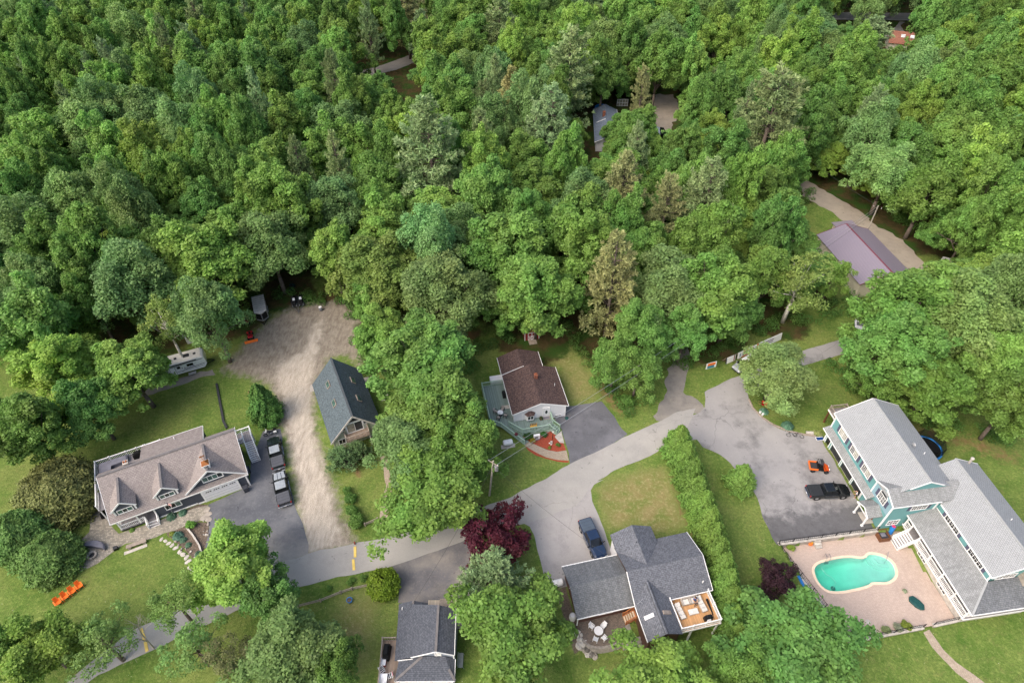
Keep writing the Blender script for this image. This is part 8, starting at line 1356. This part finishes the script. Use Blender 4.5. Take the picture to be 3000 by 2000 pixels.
for i,(x,y) in enumerate(GEO['stones_a']): share('stone',FLAT[i % 4],sp,(x,y,.0),(0,0,rg.uniform(0,6)),(.72+i*.04,)*3)
rb = thing('rock_border','border of pale rocks around the hosta bed','rocks',(0,0,0)); RA_ = GEO['rock_a']
for (x,y) in RA_:
    for k in range(2): share('stone',ROCK[rg.randrange(4)],rb,(x+rg.uniform(-.45,.45),y+rg.uniform(-.4,.4),0),(0,0,rg.uniform(0,6)),(rg.uniform(.35,.7),)*3)
FLAG = [stone_mesh(40+s,.5,.42,.05,'stone') for s in range(3)]
for x,y in ((-42.6,46.9),(-42.3,46.1),(-43.0,47.6),(-43.0,46.3)): share('stone',FLAG[rg.randrange(3)],rb,(x,y,.02),(0,0,rg.uniform(0,6)))
rp = thing('rock_pile','pile of dark and pale boulders at the corner of the stone patio','rocks',(0,0,0))
for k in range(34):
    f = k/33; x = 7.35+1.9*f**1.3+rg.uniform(-.5,.4); y = 30.9-2.9*f+rg.uniform(-.4,.4); share('stone',(BOULD if k > 16 else ROCK)[rg.randrange(3)],rp,(x,y,zat(x,y)-.03),(0,0,rg.uniform(0,6)),(rg.uniform(.55,1.0),)*3)
tz = thing('patio_terrace','grey-brown paved stone patio with curved block retaining wall','patio',(0,0,0))
m = MB(); m.prism(TERR,-1.4,.02); 
if sum(p[0]*q[1]-q[0]*p[1] for p,q in zip(TERR,TERR[1:]+TERR[:1])) < 0: m.f = [f[::-1] for f in m.f]
m.build('paving','paver_patio',tz)
bk = MB(); bk.tbox(-.2,.2,-.16,.16,0,.19,.015); bk = bk.mesh('block','block'); arc = TERR[5:14]
dist = [0]
for p,q in zip(arc,arc[1:]): dist.append(dist[-1]+math.hypot(q[0]-p[0],q[1]-p[1]))
for row in range(6):
    s = (row % 2)*.21
    while s < dist[-1]-.1:
        i = max(j for j in range(len(dist)-1) if dist[j] <= s); f = (s-dist[i])/(dist[i+1]-dist[i]); p,q = arc[i],arc[i+1]; a = math.atan2(q[1]-p[1],q[0]-p[0]); nx_,ny_ = math.sin(a),-math.cos(a)
        if row > 0 or True: share('block',bk,tz,(p[0]+(q[0]-p[0])*f - nx_*(.10+.035*(5-row))*1,p[1]+(q[1]-p[1])*f - ny_*(.10+.035*(5-row)),-1.08+row*.19),(0,0,a))
        s += .42
ts = thing('patio_steps','grey stone block steps down from the patio beside the house','steps',(*DW(5.5,-1.5),0),R(12.23))
for k in range(3): MB().box(-.05+k*.32,.95+.0,-.6,.62,-.18*(k+1),-.18*k+.01).build('step','block',ts)
for k in range(4): MB().box(.55,1.75,-1.55-k*.34,-1.2-k*.34,-1.1,-.2-.2*k).build('step','block',ts)
MB().box(-.6,.52,-2.1,-.65,-1.2,.05).build('landing','block',ts)
# fences
def split_rail(label,pts,n_r=2):
    t = thing('split_rail_fence',label,'fence',(0,0,0))
    for x,y in pts: MB().box(x-.07,x+.07,y-.07,y+.07,0,.85).build('post','wood_grey',t)
    for (x0,y0),(x1,y1) in zip(pts,pts[1:]):
        for k in range(n_r): MB().bar((x0,y0,.3+.35*k),(x1,y1,.32+.35*k),.07,.11).build('rail','wood_grey',t)
split_rail('grey split rail fence along the dry lawn by the road',GEO['split_e']); split_rail('short split rail fence between shrubs and paved walk',GEO['split_b']); 
t = thing('log_pile','grey logs lying on the lawn by the cherry tree','logs',(48.9,70.0,0),R(-20))
for k in range(4): MB().cyl((-1.3,-.25+k*.17,.1+.12*(k % 2)),(1.3,-.25+k*.17,.1+.12*(k % 2)),.09,.08,8).build('log','wood_grey',t)
wm = MB(); ws = GEO['split_a']
t = thing('bed_divider','pale curved stone edging through the hosta bed','edging',(0,0,0))
for (x0,y0),(x1,y1) in zip(ws,ws[1:]):
    for k in range(4): MB().bar((x0+(x1-x0)*k/4,y0+(y1-y0)*k/4,.16),(x0+(x1-x0)*(k+.96)/4,y0+(y1-y0)*(k+.96)/4,.16),.22,.34).build('edging_stone','stone_pale',t)
t = thing('dark_edging','dark timber edging running up the back lawn','edging',(0,0,0)); ds = GEO['dark_strip']
for (x0,y0),(x1,y1) in zip(ds,ds[1:]): MB().bar((x0,y0,.1),(x1,y1,.1),.35,.24).build('timber','dark_grey',t)
# speed humps painted on the road
for a,b_,w_ in (((-21.24,41.87),(-20.96,40.34),.34),((-21.17,40.06),(-20.82,38.57),.34),((-45.64,31.28),(-44.6,29.9),.34),((-44.5,29.75),(-43.82,28.6),.34)):
    MB().bar((*a,.045),(*b_,.045),w_,.06).build('speed_bump','yellow'); o = bpy.context.scene.collection.objects[-1]
SB = [o for o in scene.collection.objects if o.name.startswith('speed_bump')]
for o,lab in zip(SB,('yellow speed bump half nearest the dirt lot','yellow speed bump half nearest the round yellow-green bush','far half of the yellow speed bump under the bottom left trees','near half of the yellow speed bump under the bottom left trees')): tag(o,lab,'speed bump','yellow speed bumps')
t = thing('hydrant_marker','small rusty post at the road edge beside the speed bump','post',(-21.3,42.25,0)); MB().cyl((0,0,0),(0,0,.45),.12,.1,8).build('post','brick_red',t); MB().ball((0,0,.45),.12,.12,.1,8,4).build('cap','red_dark',t)
t = thing('ride_on_toy','small pink and white ride-on toy at the edge of the dirt lot','toy',(-27.8,80.7,0),R(20)); MB().box(-.4,.4,-.22,.22,.18,.4).build('body','white',t,bevel=.05); MB().box(-.1,.25,-.15,.15,.4,.62).build('seat','pink',t,bevel=.04); wheels(t,[(-.28,-.22),(-.28,.22),(.28,-.22),(.28,.22)],.13,.08)
t = thing('timber_offcut','short orange timber piece on the dirt lot beside the arborvitae','timber',(-43.3,69.5,.0),R(80)); MB().box(-.35,.35,-.12,.12,0,.1).build('plank','wood',t)
# poles and wires
def upole(label,base,top,can=True,arm=True):
    t = thing('utility_pole',label,'pole',(base[0],base[1],0)); d = (top[0]-base[0],top[1]-base[1]); m = MB(); m.cyl((0,0,-.3),(*d,top[2]),.16,.11,10); m.build('pole','bark_pale',t)
    if arm: m = MB(); m.bar((d[0]-.7,d[1]+.5,top[2]-.5),(d[0]+.7,d[1]-.5,top[2]-.5),.1,.12); ao = m.build('cross_arm','wood_grey',t); 
    for k in (-.6,0,.6): MB().cyl((d[0]+k,d[1]-k*.7,top[2]-.44),(d[0]+k,d[1]-k*.7,top[2]-.25),.05,.03,6).build('insulator','white',t)
    if can: m = MB(); m.cyl((d[0]+.38,d[1]-.1,top[2]-2.0),(d[0]+.38,d[1]-.1,top[2]-1.0),.26,.26,12); co = m.build('transformer','alu',t); MB().cyl((d[0]+.38,d[1]-.1,top[2]-1.0),(d[0]+.38,d[1]-.1,top[2]-.85),.26,.15,12).build('lid','grey',co)
P1 = (-2.6,49.2,9.0); P2 = (73.4,109.8,8.6); upole('leaning grey utility pole with transformer beside the broad maple',(-3.4,49.6),P1); upole('grey utility pole beyond the purple metal roof',(73.7,110.0),P2,False,False); upole('grey utility pole beside the far highway',(135.5,243.5),(133.5,240.0,9),False,False)
def wire(label,a,b_,sag,r=.018,mat='dark_grey'):
    m = MB(); k = 24; pts = []
    for i in range(k+1): f = i/k; pts.append((a[0]+(b_[0]-a[0])*f,a[1]+(b_[1]-a[1])*f,a[2]+(b_[2]-a[2])*f - sag*4*f*(1-f)))
    for p,q in zip(pts,pts[1:]): m.cyl(p,q,r,r,4)
    tag(m.build('power_line',mat),label,'wire','overhead wires')
wire('uppermost pale overhead wire from the leaning pole across to the barn',(P1[0]-.5,P1[1]+.35,8.75),(P2[0],P2[1],8.5),1.1,.022,'alu'); wire('middle pale overhead wire from the leaning pole across to the barn',(P1[0]+.5,P1[1]-.35,8.7),(P2[0],P2[1]-.2,8.0),1.4,.022,'alu'); wire('lowest dark overhead wire from the leaning pole across to the barn',(P1[0],P1[1],7.2),(P2[0],P2[1],7.0),1.4,.02)
wire('thin overhead wire from the leaning pole past the maroon tree',(P1[0],P1[1],8.2),(-13.0,30.0,5.0),1.0,.016); wire('service wire from the leaning pole to the house with roof deck',(P1[0],P1[1],7.8),(*DW(7.3,3.2),5.0),.9,.014)
wire('overhead wire along the gravel road beyond the barn',(P2[0],P2[1],8.5),(60.0,150.0,9),1.2)
# flag
t = thing('flag','small striped flag on a pole in front of the grey house','flag',(-47.0,46.45,0)); MB().cyl((0,0,0),(-.15,.3,3.4),.025,.02,6).build('pole','alu',t)
for k in range(5): MB().hexa([(-.15,.28,2.75+k*.11),(.5,.1,2.70+k*.11),(.5,.12,2.70+k*.11),(-.15,.3,2.75+k*.11),(-.15,.28,2.86+k*.11),(.5,.1,2.81+k*.11),(.5,.12,2.81+k*.11),(-.15,.3,2.86+k*.11)]).build('stripe','red' if k % 2 == 0 else 'white',t)
MB().hexa([(-.15,.265,3.05),(.12,.19,3.03),(.12,.21,3.03),(-.15,.285,3.05),(-.15,.265,3.32),(.12,.19,3.3),(.12,.21,3.3),(-.15,.285,3.32)]).build('canton','navy',t)
# ---------------------------------------------------------------- people
def person(label,loc,rz,J,E_,zones,mats,hairm='hair'):
    """one skinned body: J = {joint: (x, y, z, radius)}, E_ = bones, zones = material of each joint"""
    t = thing('person',label,'person',loc,rz); ks = list(J); me = bpy.data.meshes.new('body'); me.from_pydata([J[k][:3] for k in ks],[(ks.index(a),ks.index(b)) for a,b in E_],[])
    o = bpy.data.objects.new('body',me); COL.link(o); sk = o.modifiers.new('skin','SKIN'); o.modifiers.new('sub','SUBSURF').levels = 2; o.modifiers['sub'].render_levels = 2
    for k,sv in zip(ks,me.skin_vertices[0].data): sv.radius = (J[k][3],J[k][3]*(.72 if k in ('pelvis','waist','chest') else 1)); sv.use_root = k == 'pelvis'
    dg = bpy.context.evaluated_depsgraph_get(); bm2 = bpy.data.meshes.new_from_object(o.evaluated_get(dg)); bpy.data.objects.remove(o)
    bm2.materials.clear()
    for m_ in mats: bm2.materials.append(MAT[m_])
    P_ = np.array([J[k][:3] for k in ks]); R_ = np.array([J[k][3] for k in ks])
    for f in bm2.polygons: f.material_index = zones[ks[int(np.argmin(np.linalg.norm(P_-np.array(f.center),axis=1)-R_*.5))]]; f.use_smooth = True
    b = bpy.data.objects.new('body',bm2); link(b,t); KIDS.setdefault(t.name,[]).append(b); h = J['head']; MB().ball((h[0]-.015,h[1],h[2]+.035),.105,.1,.105,12,7,-.1).build('hair',hairm,t,True)
    m = MB()
    for s in (-1,1): m.ball((h[0]+.095,h[1]+s*.036,h[2]+.01),.012,.014,.012,6,4)
    m.build('eyes','black',t); MB().hexa([(h[0]+.09,-.012,h[2]-.04),(h[0]+.125,-.012,h[2]-.04),(h[0]+.125,.012,h[2]-.04),(h[0]+.09,.012,h[2]-.04),(h[0]+.09,-.008,h[2]+.01),(h[0]+.1,-.008,h[2]+.01),(h[0]+.1,.008,h[2]+.01),(h[0]+.09,.008,h[2]+.01)]).build('nose','skin',t)
    return t
def limbs(J,side,sh,el,wr,hip,kn,an,toe):
    s = 'l' if side > 0 else 'r'; J.update({'sh'+s: (*sh,.075),'el'+s: (*el,.048),'wr'+s: (*wr,.034),'palm'+s: (wr[0]+(wr[0]-el[0])*.28,wr[1]+(wr[1]-el[1])*.28,wr[2]+(wr[2]-el[2])*.28,.036),'hip'+s: (*hip,.1),'kn'+s: (*kn,.062),'an'+s: (*an,.042),'toe'+s: (*toe,.038)})
    pm = J['palm'+s]; d = Vector(pm[:3])-Vector(wr); d.normalize(); sd = Vector((0,1,0)); E = [('chest','sh'+s),('sh'+s,'el'+s),('el'+s,'wr'+s),('wr'+s,'palm'+s),('pelvis','hip'+s),('hip'+s,'kn'+s),('kn'+s,'an'+s),('an'+s,'toe'+s)]
    for k,(o_,L_) in enumerate(((-.03,.07),(-.01,.085),(.012,.08),(.032,.06),(-.055,.035))):
        a = Vector(pm[:3])+sd*o_*side; J['f%s%d' % (s,k)] = (*(a+d*L_),.009); E.append(('palm'+s,'f%s%d' % (s,k)))
    return E
def zone(J,shirt_sleeve=True,long_=False):
    z = {}
    for k in J: z[k] = 0 if k in ('head','neck') or k[0] == 'f' or k[:2] in ('wr','pa','el') else (1 if k in ('chest','waist') or k[:2] == 'sh' else (2 if k == 'pelvis' or k[:3] == 'hip' else (3 if k[:3] == 'toe' else (2 if long_ else 0))))
    return z
J = {'pelvis': (0,0,.96,.15),'waist': (.03,0,1.13,.14),'chest': (.09,0,1.36,.16),'neck': (.14,0,1.52,.055),'head': (.18,0,1.66,.105)}
E = [('pelvis','waist'),('waist','chest'),('chest','neck'),('neck','head')] + limbs(J,1,(.1,.2,1.43),(.2,.27,1.18),(.42,.2,1.1),(0,.09,.9),(.05,.11,.5),(-.02,.12,.07),(.15,.13,.04)) + limbs(J,-1,(.1,-.2,1.43),(.2,-.27,1.18),(.42,-.18,1.12),(0,-.09,.9),(.02,-.11,.5),(-.08,-.12,.07),(.1,-.14,.04))
person('person in a white shirt and dark shorts standing at the front of the black pickup',(48.35,48.75,.02),R(155),J,E,zone(J),['skin','shirt_white','shorts','white_old'])
J = {'pelvis': (0,0,.56,.15),'waist': (-.03,0,.72,.14),'chest': (-.05,0,.95,.165),'neck': (-.01,0,1.11,.055),'head': (.03,0,1.25,.105)}
E = [('pelvis','waist'),('waist','chest'),('chest','neck'),('neck','head')] + limbs(J,1,(-.04,.2,1.02),(.1,.28,.78),(.32,.16,.74),(.08,.1,.54),(.48,.12,.54),(.5,.12,.08),(.66,.13,.04)) + limbs(J,-1,(-.04,-.2,1.02),(.1,-.28,.78),(.32,-.16,.74),(.08,-.1,.54),(.48,-.12,.54),(.52,-.12,.08),(.68,-.13,.04))
person('person in a blue patterned shirt sitting on the right seat of the wicker loveseat',(*DW(14.3,-1.2),2.6),R(12.23-90),J,E,zone(J,True,True),['skin','shirt_blue','shorts','white_old'])
# ---------------------------------------------------------------- hostas, garden shrubs, understorey
HM = [hosta(s) for s in (1,2,3)]; BM = [bushm(s) for s in (1,2,3,4)]
def plant(name,label,x,y,s,col,pool_,cat='plant',z=None,group=None):
    t = thing(name,label,cat,(x,y,zat(x,y) if z is None else z),rg.uniform(0,6),group); o = share('leaves',pool_[rg.randrange(len(pool_))],t); t.scale = (s,s,s); o.color = (*col,1); MB().cyl((0,0,0),(0,0,.3),.03,.02,5).build('stem','bark',t); return t
bg_,gy_,lg_ = (.10,.20,.13),(.22,.30,.05),(.12,.24,.05)
for lab,x,y,s,c in (('blue-green hosta left of the flag pole',-47.55,46.5,1.1,bg_),('blue-green hosta right of the flag pole',-46.2,47.1,.9,bg_),('large blue-green hosta in the mulch bed',-45.55,43.55,1.15,(.12,.24,.18)),('small yellow shrub left of the large hosta',-46.5,43.9,.65,gy_),('dark green hosta in the middle of the mulch bed',-44.65,42.95,.75,bg_),('small dark hosta near the rock border',-43.7,42.25,.65,bg_),('blue-green hosta under the roadside maple',-41.8,40.9,.9,bg_),
                       ('large blue-green hosta beside the two white buckets',39.95,64.4,1.15,(.12,.25,.17)),('large round blue-green hosta on the lawn kerb',42.8,61.45,1.5,(.12,.25,.17)),('green fern by the porch of the grey house',-52.2,44.5,.6,lg_)): plant('hosta',lab,x,y,s,c,HM)
for lab,x,y,s,c in (('bright green bush at the end of the bed divider',-44.25,45.05,.75,(.14,.30,.05)),('variegated pale shrub at the corner of the teal garage',47.0,60.1,.85,(.34,.40,.16)),('upper green shrub by the short rail fence',-23.1,48.9,1.0,lg_),('middle green shrub by the short rail fence',-22.4,46.9,1.1,lg_),('lower green shrub by the short rail fence',-21.4,45.2,1.25,lg_),('small shrub on the dirt lot side of the rail fence',-23.7,50.2,.8,lg_),
                       ('maroon shrub at the pool terrace corner',41.25,29.95,.8,(.12,.03,.04)),('yellow-green shrub right of the maroon shrub',42.6,30.4,.85,gy_),('pale shrub in the pool terrace border',45.4,30.6,.6,(.25,.32,.14)),('white flowering shrub in the pool terrace border',46.9,30.9,.65,(.34,.38,.26)),('bright green shrub near the path gate',48.1,31.15,.7,gy_),('green plant in the corner below the driveway wall',37.2,41.5,.6,gy_),
                       ('dark green juniper beneath the green deck',2.4,59.6,.75,(.05,.11,.03)),('bright green plant beside the heat pump',4.9,60.0,.65,(.07,.2,.04)),('yellow flowering plant in the red mulch',3.1,58.9,.55,(.3,.25,.04)),('small green plant at the lower edge of the red mulch',6.9,58.1,.4,lg_),('tiny yellow plant beside the paved walk',5.6,57.7,.35,gy_),('rounded bush at the end of the woods by the gravel track',18.3,66.3,1.35,lg_),('shrub in the bed along the fence by the road',-20.9,36.9,.6,lg_),('leafy plant in the bed beside the yellow-green bush',-19.3,37.3,.6,lg_),('small green clump in the border near the fence corner',-23.5,36.0,.5,lg_)): plant('garden_shrub',lab,x,y,s,c,BM,'shrub',-.7 if 'terrace' in lab or 'gate' in lab or 'maroon shrub' in lab or 'driveway wall' in lab else None)

# low brush along the edges of the woods: one mass of leaves
UG = [tuple(w_) for w_ in UNDER]; gq = np.random.default_rng(77); Cc = []; Nn = []; Tt = []
for (x0,y0),(x1,y1) in UG:
    L_ = math.hypot(x1-x0,y1-y0)
    for k in range(int(L_*1.3)):
        f = gq.random(); x = x0+(x1-x0)*f+gq.normal(0,.8); y = y0+(y1-y0)*f+gq.normal(0,.8); rr = gq.uniform(.5,1.3); n_ = int(150*rr**2)
        e = unit(gq.normal(size=(n_,3))+np.array((0,0,.5))); p_ = np.array((x,y,zat(x,y)+rr*.45))+e*rr*gq.uniform(.4,1,(n_,1))**.5*np.array((1,1,.9)); p_[:,2] = np.maximum(p_[:,2],zat(x,y)+.03)
        Cc.append(p_); Nn.append(unit(e*.5+np.array((0,0,.6))+gq.normal(size=(n_,3))*.5)); Tt.append(np.clip(.45+gq.normal(0,.2)+gq.normal(0,.14,n_),0,1))
Cc = np.concatenate(Cc); Nn = np.concatenate(Nn); Tt = np.concatenate(Tt); Ls = gq.uniform(.16,.34,len(Cc))
ug = link(bpy.data.objects.new('undergrowth',leafmesh('undergrowth',Cc,gq.normal(size=Cc.shape),Nn,Ls,Ls*.65,Tt,'leaf'))); ug.color = (.10,.21,.045,1); tag(ug,'low green brush along the edges of the woods and lanes','undergrowth',kind='stuff')

# ---------------------------------------------------------------- trees
def pool(fn, specs):
    out = []
    for kw in specs:
        cr, mb = fn(**kw); out.append((cr, mb.mesh('trunk', kw.get('_b', 'bark'), True)))
    return out
POOL_M = pool(broad, [dict(seed=s, nc=n_, per=p_, base=b_, flat=f_, crad=(.5, 1.1), spire=.18, leaf=.31) for s, n_, p_, b_, f_ in ((1, 230, 480, .18, .85), (2, 200, 520, .20, .8), (3, 250, 450, .16, .9), (4, 210, 500, .18, .75), (5, 190, 530, .20, .85), (6, 235, 480, .16, .8))])
POOL_S = pool(broad, [dict(seed=s, nc=n_, per=360, base=.18, flat=1.05, spire=.42, leaf=.28, crad=(.75, 1.35)) for s, n_ in ((11, 105), (12, 120), (13, 100))])
POOL_K = [(c, t) for c, t in pool(broad, [dict(seed=21, nc=48, per=150, base=.3, leaf=.3, spire=.25, crad=(.7, 1.3), flat=.9), dict(seed=22, nc=56, per=140, base=.28, leaf=.3, spire=.3, crad=(.7, 1.3), flat=.9)])]
POOL_Y = pool(broad, [dict(seed=s, r=4.2, h=9.5, nc=110, per=430, base=.2, leaf=.26, crad=(.6, 1.15), flat=.8) for s in (31, 32, 33)])
POOL_R = pool(broad, [dict(seed=41, r=4.6, h=6.2, nc=95, per=300, base=.12, leaf=.3, crad=(.6, 1.1), flat=.6)])
POOL_P = pool(pine, [dict(seed=s, whorl=w_, shape=sh) for s, w_, sh in ((51, .85, .75), (52, 1.0, .6), (53, .9, .85), (54, 1.1, .7))])
POOL_Q = pool(pine, [dict(seed=61, r=2.3, h=3.6, base=.12, whorl=.32, nb=8, tuft=12, ln=.4, up=.35), dict(seed=62, r=4.7, h=8, base=.15, whorl=.45, nb=7, tuft=16, ln=.5, up=.45, shape=.7)])
POOL_C = pool(cedar, [dict(seed=s) for s in (71, 72, 73)])
POOL_D = pool(cedar, [dict(seed=81, r=4.5, h=6.5, n=22000, prof='dome', lump=.07, leaf=.42), dict(seed=82, r=3.8, h=6.0, n=17000, prof='dome', lump=.08, leaf=.4)])
POOL_U = pool(cedar, [dict(seed=91, r=1.9, h=3.1, n=6000, prof='ball', lump=.06, leaf=.3, mat='leaf')])
TINT = dict(m=(.155,.305,.070), b=(.200,.355,.075), s=(.185,.325,.108), l=(.18,.33,.095), p=(.25,.37,.17), a=(.09,.20,.045), v=(.12,.25,.055), h=(.125,.235,.048), d=(.19,.22,.075), e=(.13,.24,.065), r=(.098,.020,.030), j=(.055,.026,.034),
            u=(.185,.29,.03), y=(.21,.32,.15), o=(.22,.33,.11), g=(.18,.30,.08), f=(.2,.21,.08), k=(.2,.32,.09), q=(.13,.22,.09), n=(.1,.1,.1))
KIND = dict(m=('broadleaf_tree', POOL_M, 5, 14), b=('broadleaf_tree', POOL_M, 5, 14), s=('broadleaf_tree', POOL_S, 4.4, 14), o=('broadleaf_tree', POOL_S, 4.4, 14), g=('broadleaf_tree', POOL_M, 5, 14), f=('broadleaf_tree', POOL_K, 4.6, 14), l=('broadleaf_tree', POOL_K, 4.3, 14), k=('birch_tree', POOL_K, 4.2, 14),
            r=('red_maple_tree', POOL_R, 4.6, 6.2), j=('plum_tree', POOL_R, 4.6, 6.2), p=('pine_tree', POOL_P, 6, 18), y=('pine_tree', POOL_Q[1:], 4.7, 8), q=('pine_shrub', POOL_Q[:1], 2.3, 3.6), a=('arborvitae', POOL_C, 2.2, 6.2), v=('arborvitae', POOL_C, 2.2, 6.2), h=('arborvitae', POOL_C, 2.2, 6.2),
            d=('arborvitae', POOL_D[:1], 4.5, 6.5), e=('arborvitae', POOL_D[1:], 3.8, 6), u=('round_bush', POOL_U, 1.9, 3.1))
GROUP = dict(p='white pines of the woods', h='arborvitae hedge by the driveway')
rt = random.Random(17); SRC = {}
ONE = 'zero one two three four five six seven eight nine ten eleven twelve thirteen fourteen fifteen sixteen seventeen eighteen nineteen'.split(); TEN = '. . twenty thirty forty fifty sixty seventy eighty ninety'.split()
def word(v): v = max(1, min(99, int(round(v)))); return ONE[v] if v < 20 else TEN[v//10] + ('-' + ONE[v % 10] if v % 10 else '')
LOOK = dict(m=('mid green round broadleaf tree', 'deep green broad leafy tree', 'green domed broadleaf tree'), b=('bright green round leafy tree', 'yellow-green broad maple', 'light green leafy tree'), s=('silvery green upright tree', 'pale green soft crowned tree', 'grey-green leafy tree'), p=('grey-green white pine', 'pale white pine', 'plumed white pine'))
CI = cam.matrix_world.inverted(); SEEN = set()
def placelabel(ty, x, y, z):
    q = CI @ Vector((x, y, z)); k = camd.lens/36; px = 50 + 100*k*q.x/-q.z; py = 50 - 150*k*q.y/-q.z
    for lk in LOOK[ty]:
        s_ = '%s in woods, %s percent across, %s down the photo' % (lk, word(px), word(py))
        if s_ not in SEEN: break
    SEEN.add(s_); return s_
for tt in TREES:
    ty, x, y, h, r, hand = tt[:6]; lab = tt[6] if hand else placelabel(ty, x, y, h*.62)
    if ty == 'n':
        t = thing('bare_tree', lab, 'tree', (x, y, zat(x, y)), rt.uniform(0, 6.28)); bare(int(x*7) & 255, h).build('trunk', 'bark_pale', t); continue
    nm, pl, r0, h0 = KIND[ty]
    if hand and h < 11.5 and ty in 'mbg': pl, r0, h0 = POOL_Y, 4.2, 9.5
    k = rt.randrange(len(pl)); cr, tk = pl[k]
    t = thing(nm, lab, {'round_bush': 'bush', 'pine_shrub': 'shrub'}.get(nm, 'tree'), (x, y, zat(x, y)), rt.uniform(0, 6.28), GROUP.get(ty) or (None if hand else 'broadleaf trees of the woods'))
    s = r/r0*1.04; t.scale = (s, s, h/h0)
    c = share('crown', cr, t); share('trunk', tk, t)
    a = TINT[ty]; f = rt.uniform(.86, 1.14); w_ = rt.uniform(-.08, .12)
    if ty == 'p' and ('brown' in lab or 'yellow' in lab): a = (.31, .34, .15)
    if hand and ty in 'duraejyqhov': f = 1 + (f-1)*.3; w_ *= .3
    c.color = (a[0]*f*(1+w_), a[1]*f, a[2]*f*(1-w_), 1); SRC.setdefault((ty if ty in 'mbsp' else '-', k), c)
    if ty == 'k': t.children[1].data = t.children[1].data.copy(); t.children[1].data.materials[0] = MAT['bark_birch']
FARMAT = leafmat("leaf_far")
FN = FARMAT.node_tree
for nd in list(FN.nodes):
    if nd.type == "OBJECT_INFO": oi_ = nd
ia = FN.nodes.new("ShaderNodeAttribute"); ia.attribute_type = "INSTANCER"; ia.attribute_name = "tcol"
for lk in list(FN.links):
    if lk.from_node == oi_ and lk.from_socket.name == "Color": FN.links.new(ia.outputs["Color"], lk.to_socket)
# the far wood: one mass of crowns behind the trees one can tell apart
SK = [k for k in sorted(SRC) if k[0] in 'mbs']; SKp = [k for k in sorted(SRC) if k[0] == 'p']
pts = []; idx_ = []; scl = []; rot_ = []; tco = []
FARTREES += [(rt.choice('mmb'), LOWTREES[i]/10, LOWTREES[i+1]/10, rt.uniform(8.5, 11.5), rt.uniform(3.5, 4.4), 0) for i in range(0, len(LOWTREES), 2)]
for ty, x, y, h, r, _ in FARTREES:
    ks = [i for i, k in enumerate(SK + SKp) if k[0] == ty]; i = rt.choice(ks); r0, h0 = KIND[ty][2:]
    pts.append((x, y, 0)); idx_.append(i); scl.append((r/r0*1.04, r/r0*1.04, h/h0)); rot_.append((0, 0, rt.uniform(0, 6.28)))
    a = TINT[ty]; f = rt.uniform(.86, 1.14); w_ = rt.uniform(-.08, .12); tco.append((a[0]*f*(1+w_), a[1]*f, a[2]*f*(1-w_)))
fm = bpy.data.meshes.new('far_wood'); fm.from_pydata(pts, [], [])
for nm, ty, dat in (('idx', 'INT', idx_), ('scl', 'FLOAT_VECTOR', scl), ('rot', 'FLOAT_VECTOR', rot_), ('tcol', 'FLOAT_VECTOR', tco)):
    a = fm.attributes.new(nm, ty, 'POINT'); a.data.foreach_set('value' if ty == 'INT' else 'vector', np.array(dat).ravel())
fo = link(bpy.data.objects.new('far_wood', fm)); tag(fo, 'dense mass of green crowns of the farther woods along the top', 'woods', kind='stuff')
ng = bpy.data.node_groups.new('far_wood', 'GeometryNodeTree'); ng.interface.new_socket('Geometry', in_out='INPUT', socket_type='NodeSocketGeometry'); ng.interface.new_socket('Geometry', in_out='OUTPUT', socket_type='NodeSocketGeometry')
gi = ng.nodes.new('NodeGroupInput'); go = ng.nodes.new('NodeGroupOutput'); jn = ng.nodes.new('GeometryNodeJoinGeometry'); ip = ng.nodes.new('GeometryNodeInstanceOnPoints'); ip.inputs['Pick Instance'].default_value = True
for k in reversed(SK + SKp):
    ob = ng.nodes.new('GeometryNodeObjectInfo'); ob.inputs['Object'].default_value = SRC[k]; ob.inputs['As Instance'].default_value = False; ob.transform_space = 'ORIGINAL'
    sm = ng.nodes.new('GeometryNodeSetMaterial'); sm.inputs['Material'].default_value = FARMAT; g2 = ng.nodes.new('GeometryNodeGeometryToInstance')
    ng.links.new(ob.outputs['Geometry'], sm.inputs[0]); ng.links.new(sm.outputs[0], g2.inputs[0]); ng.links.new(g2.outputs[0], jn.inputs[0])
for nm, ty, sock in (('idx', 'INT', 'Instance Index'), ('scl', 'FLOAT_VECTOR', 'Scale'), ('rot', 'FLOAT_VECTOR', 'Rotation')):
    na = ng.nodes.new('GeometryNodeInputNamedAttribute'); na.data_type = ty; na.inputs['Name'].default_value = nm; ng.links.new(na.outputs['Attribute'], ip.inputs[sock])
ng.links.new(gi.outputs[0], ip.inputs['Points']); ng.links.new(jn.outputs[0], ip.inputs['Instance']); ng.links.new(ip.outputs[0], go.inputs[0])
md = fo.modifiers.new('wood', 'NODES'); md.node_group = ng
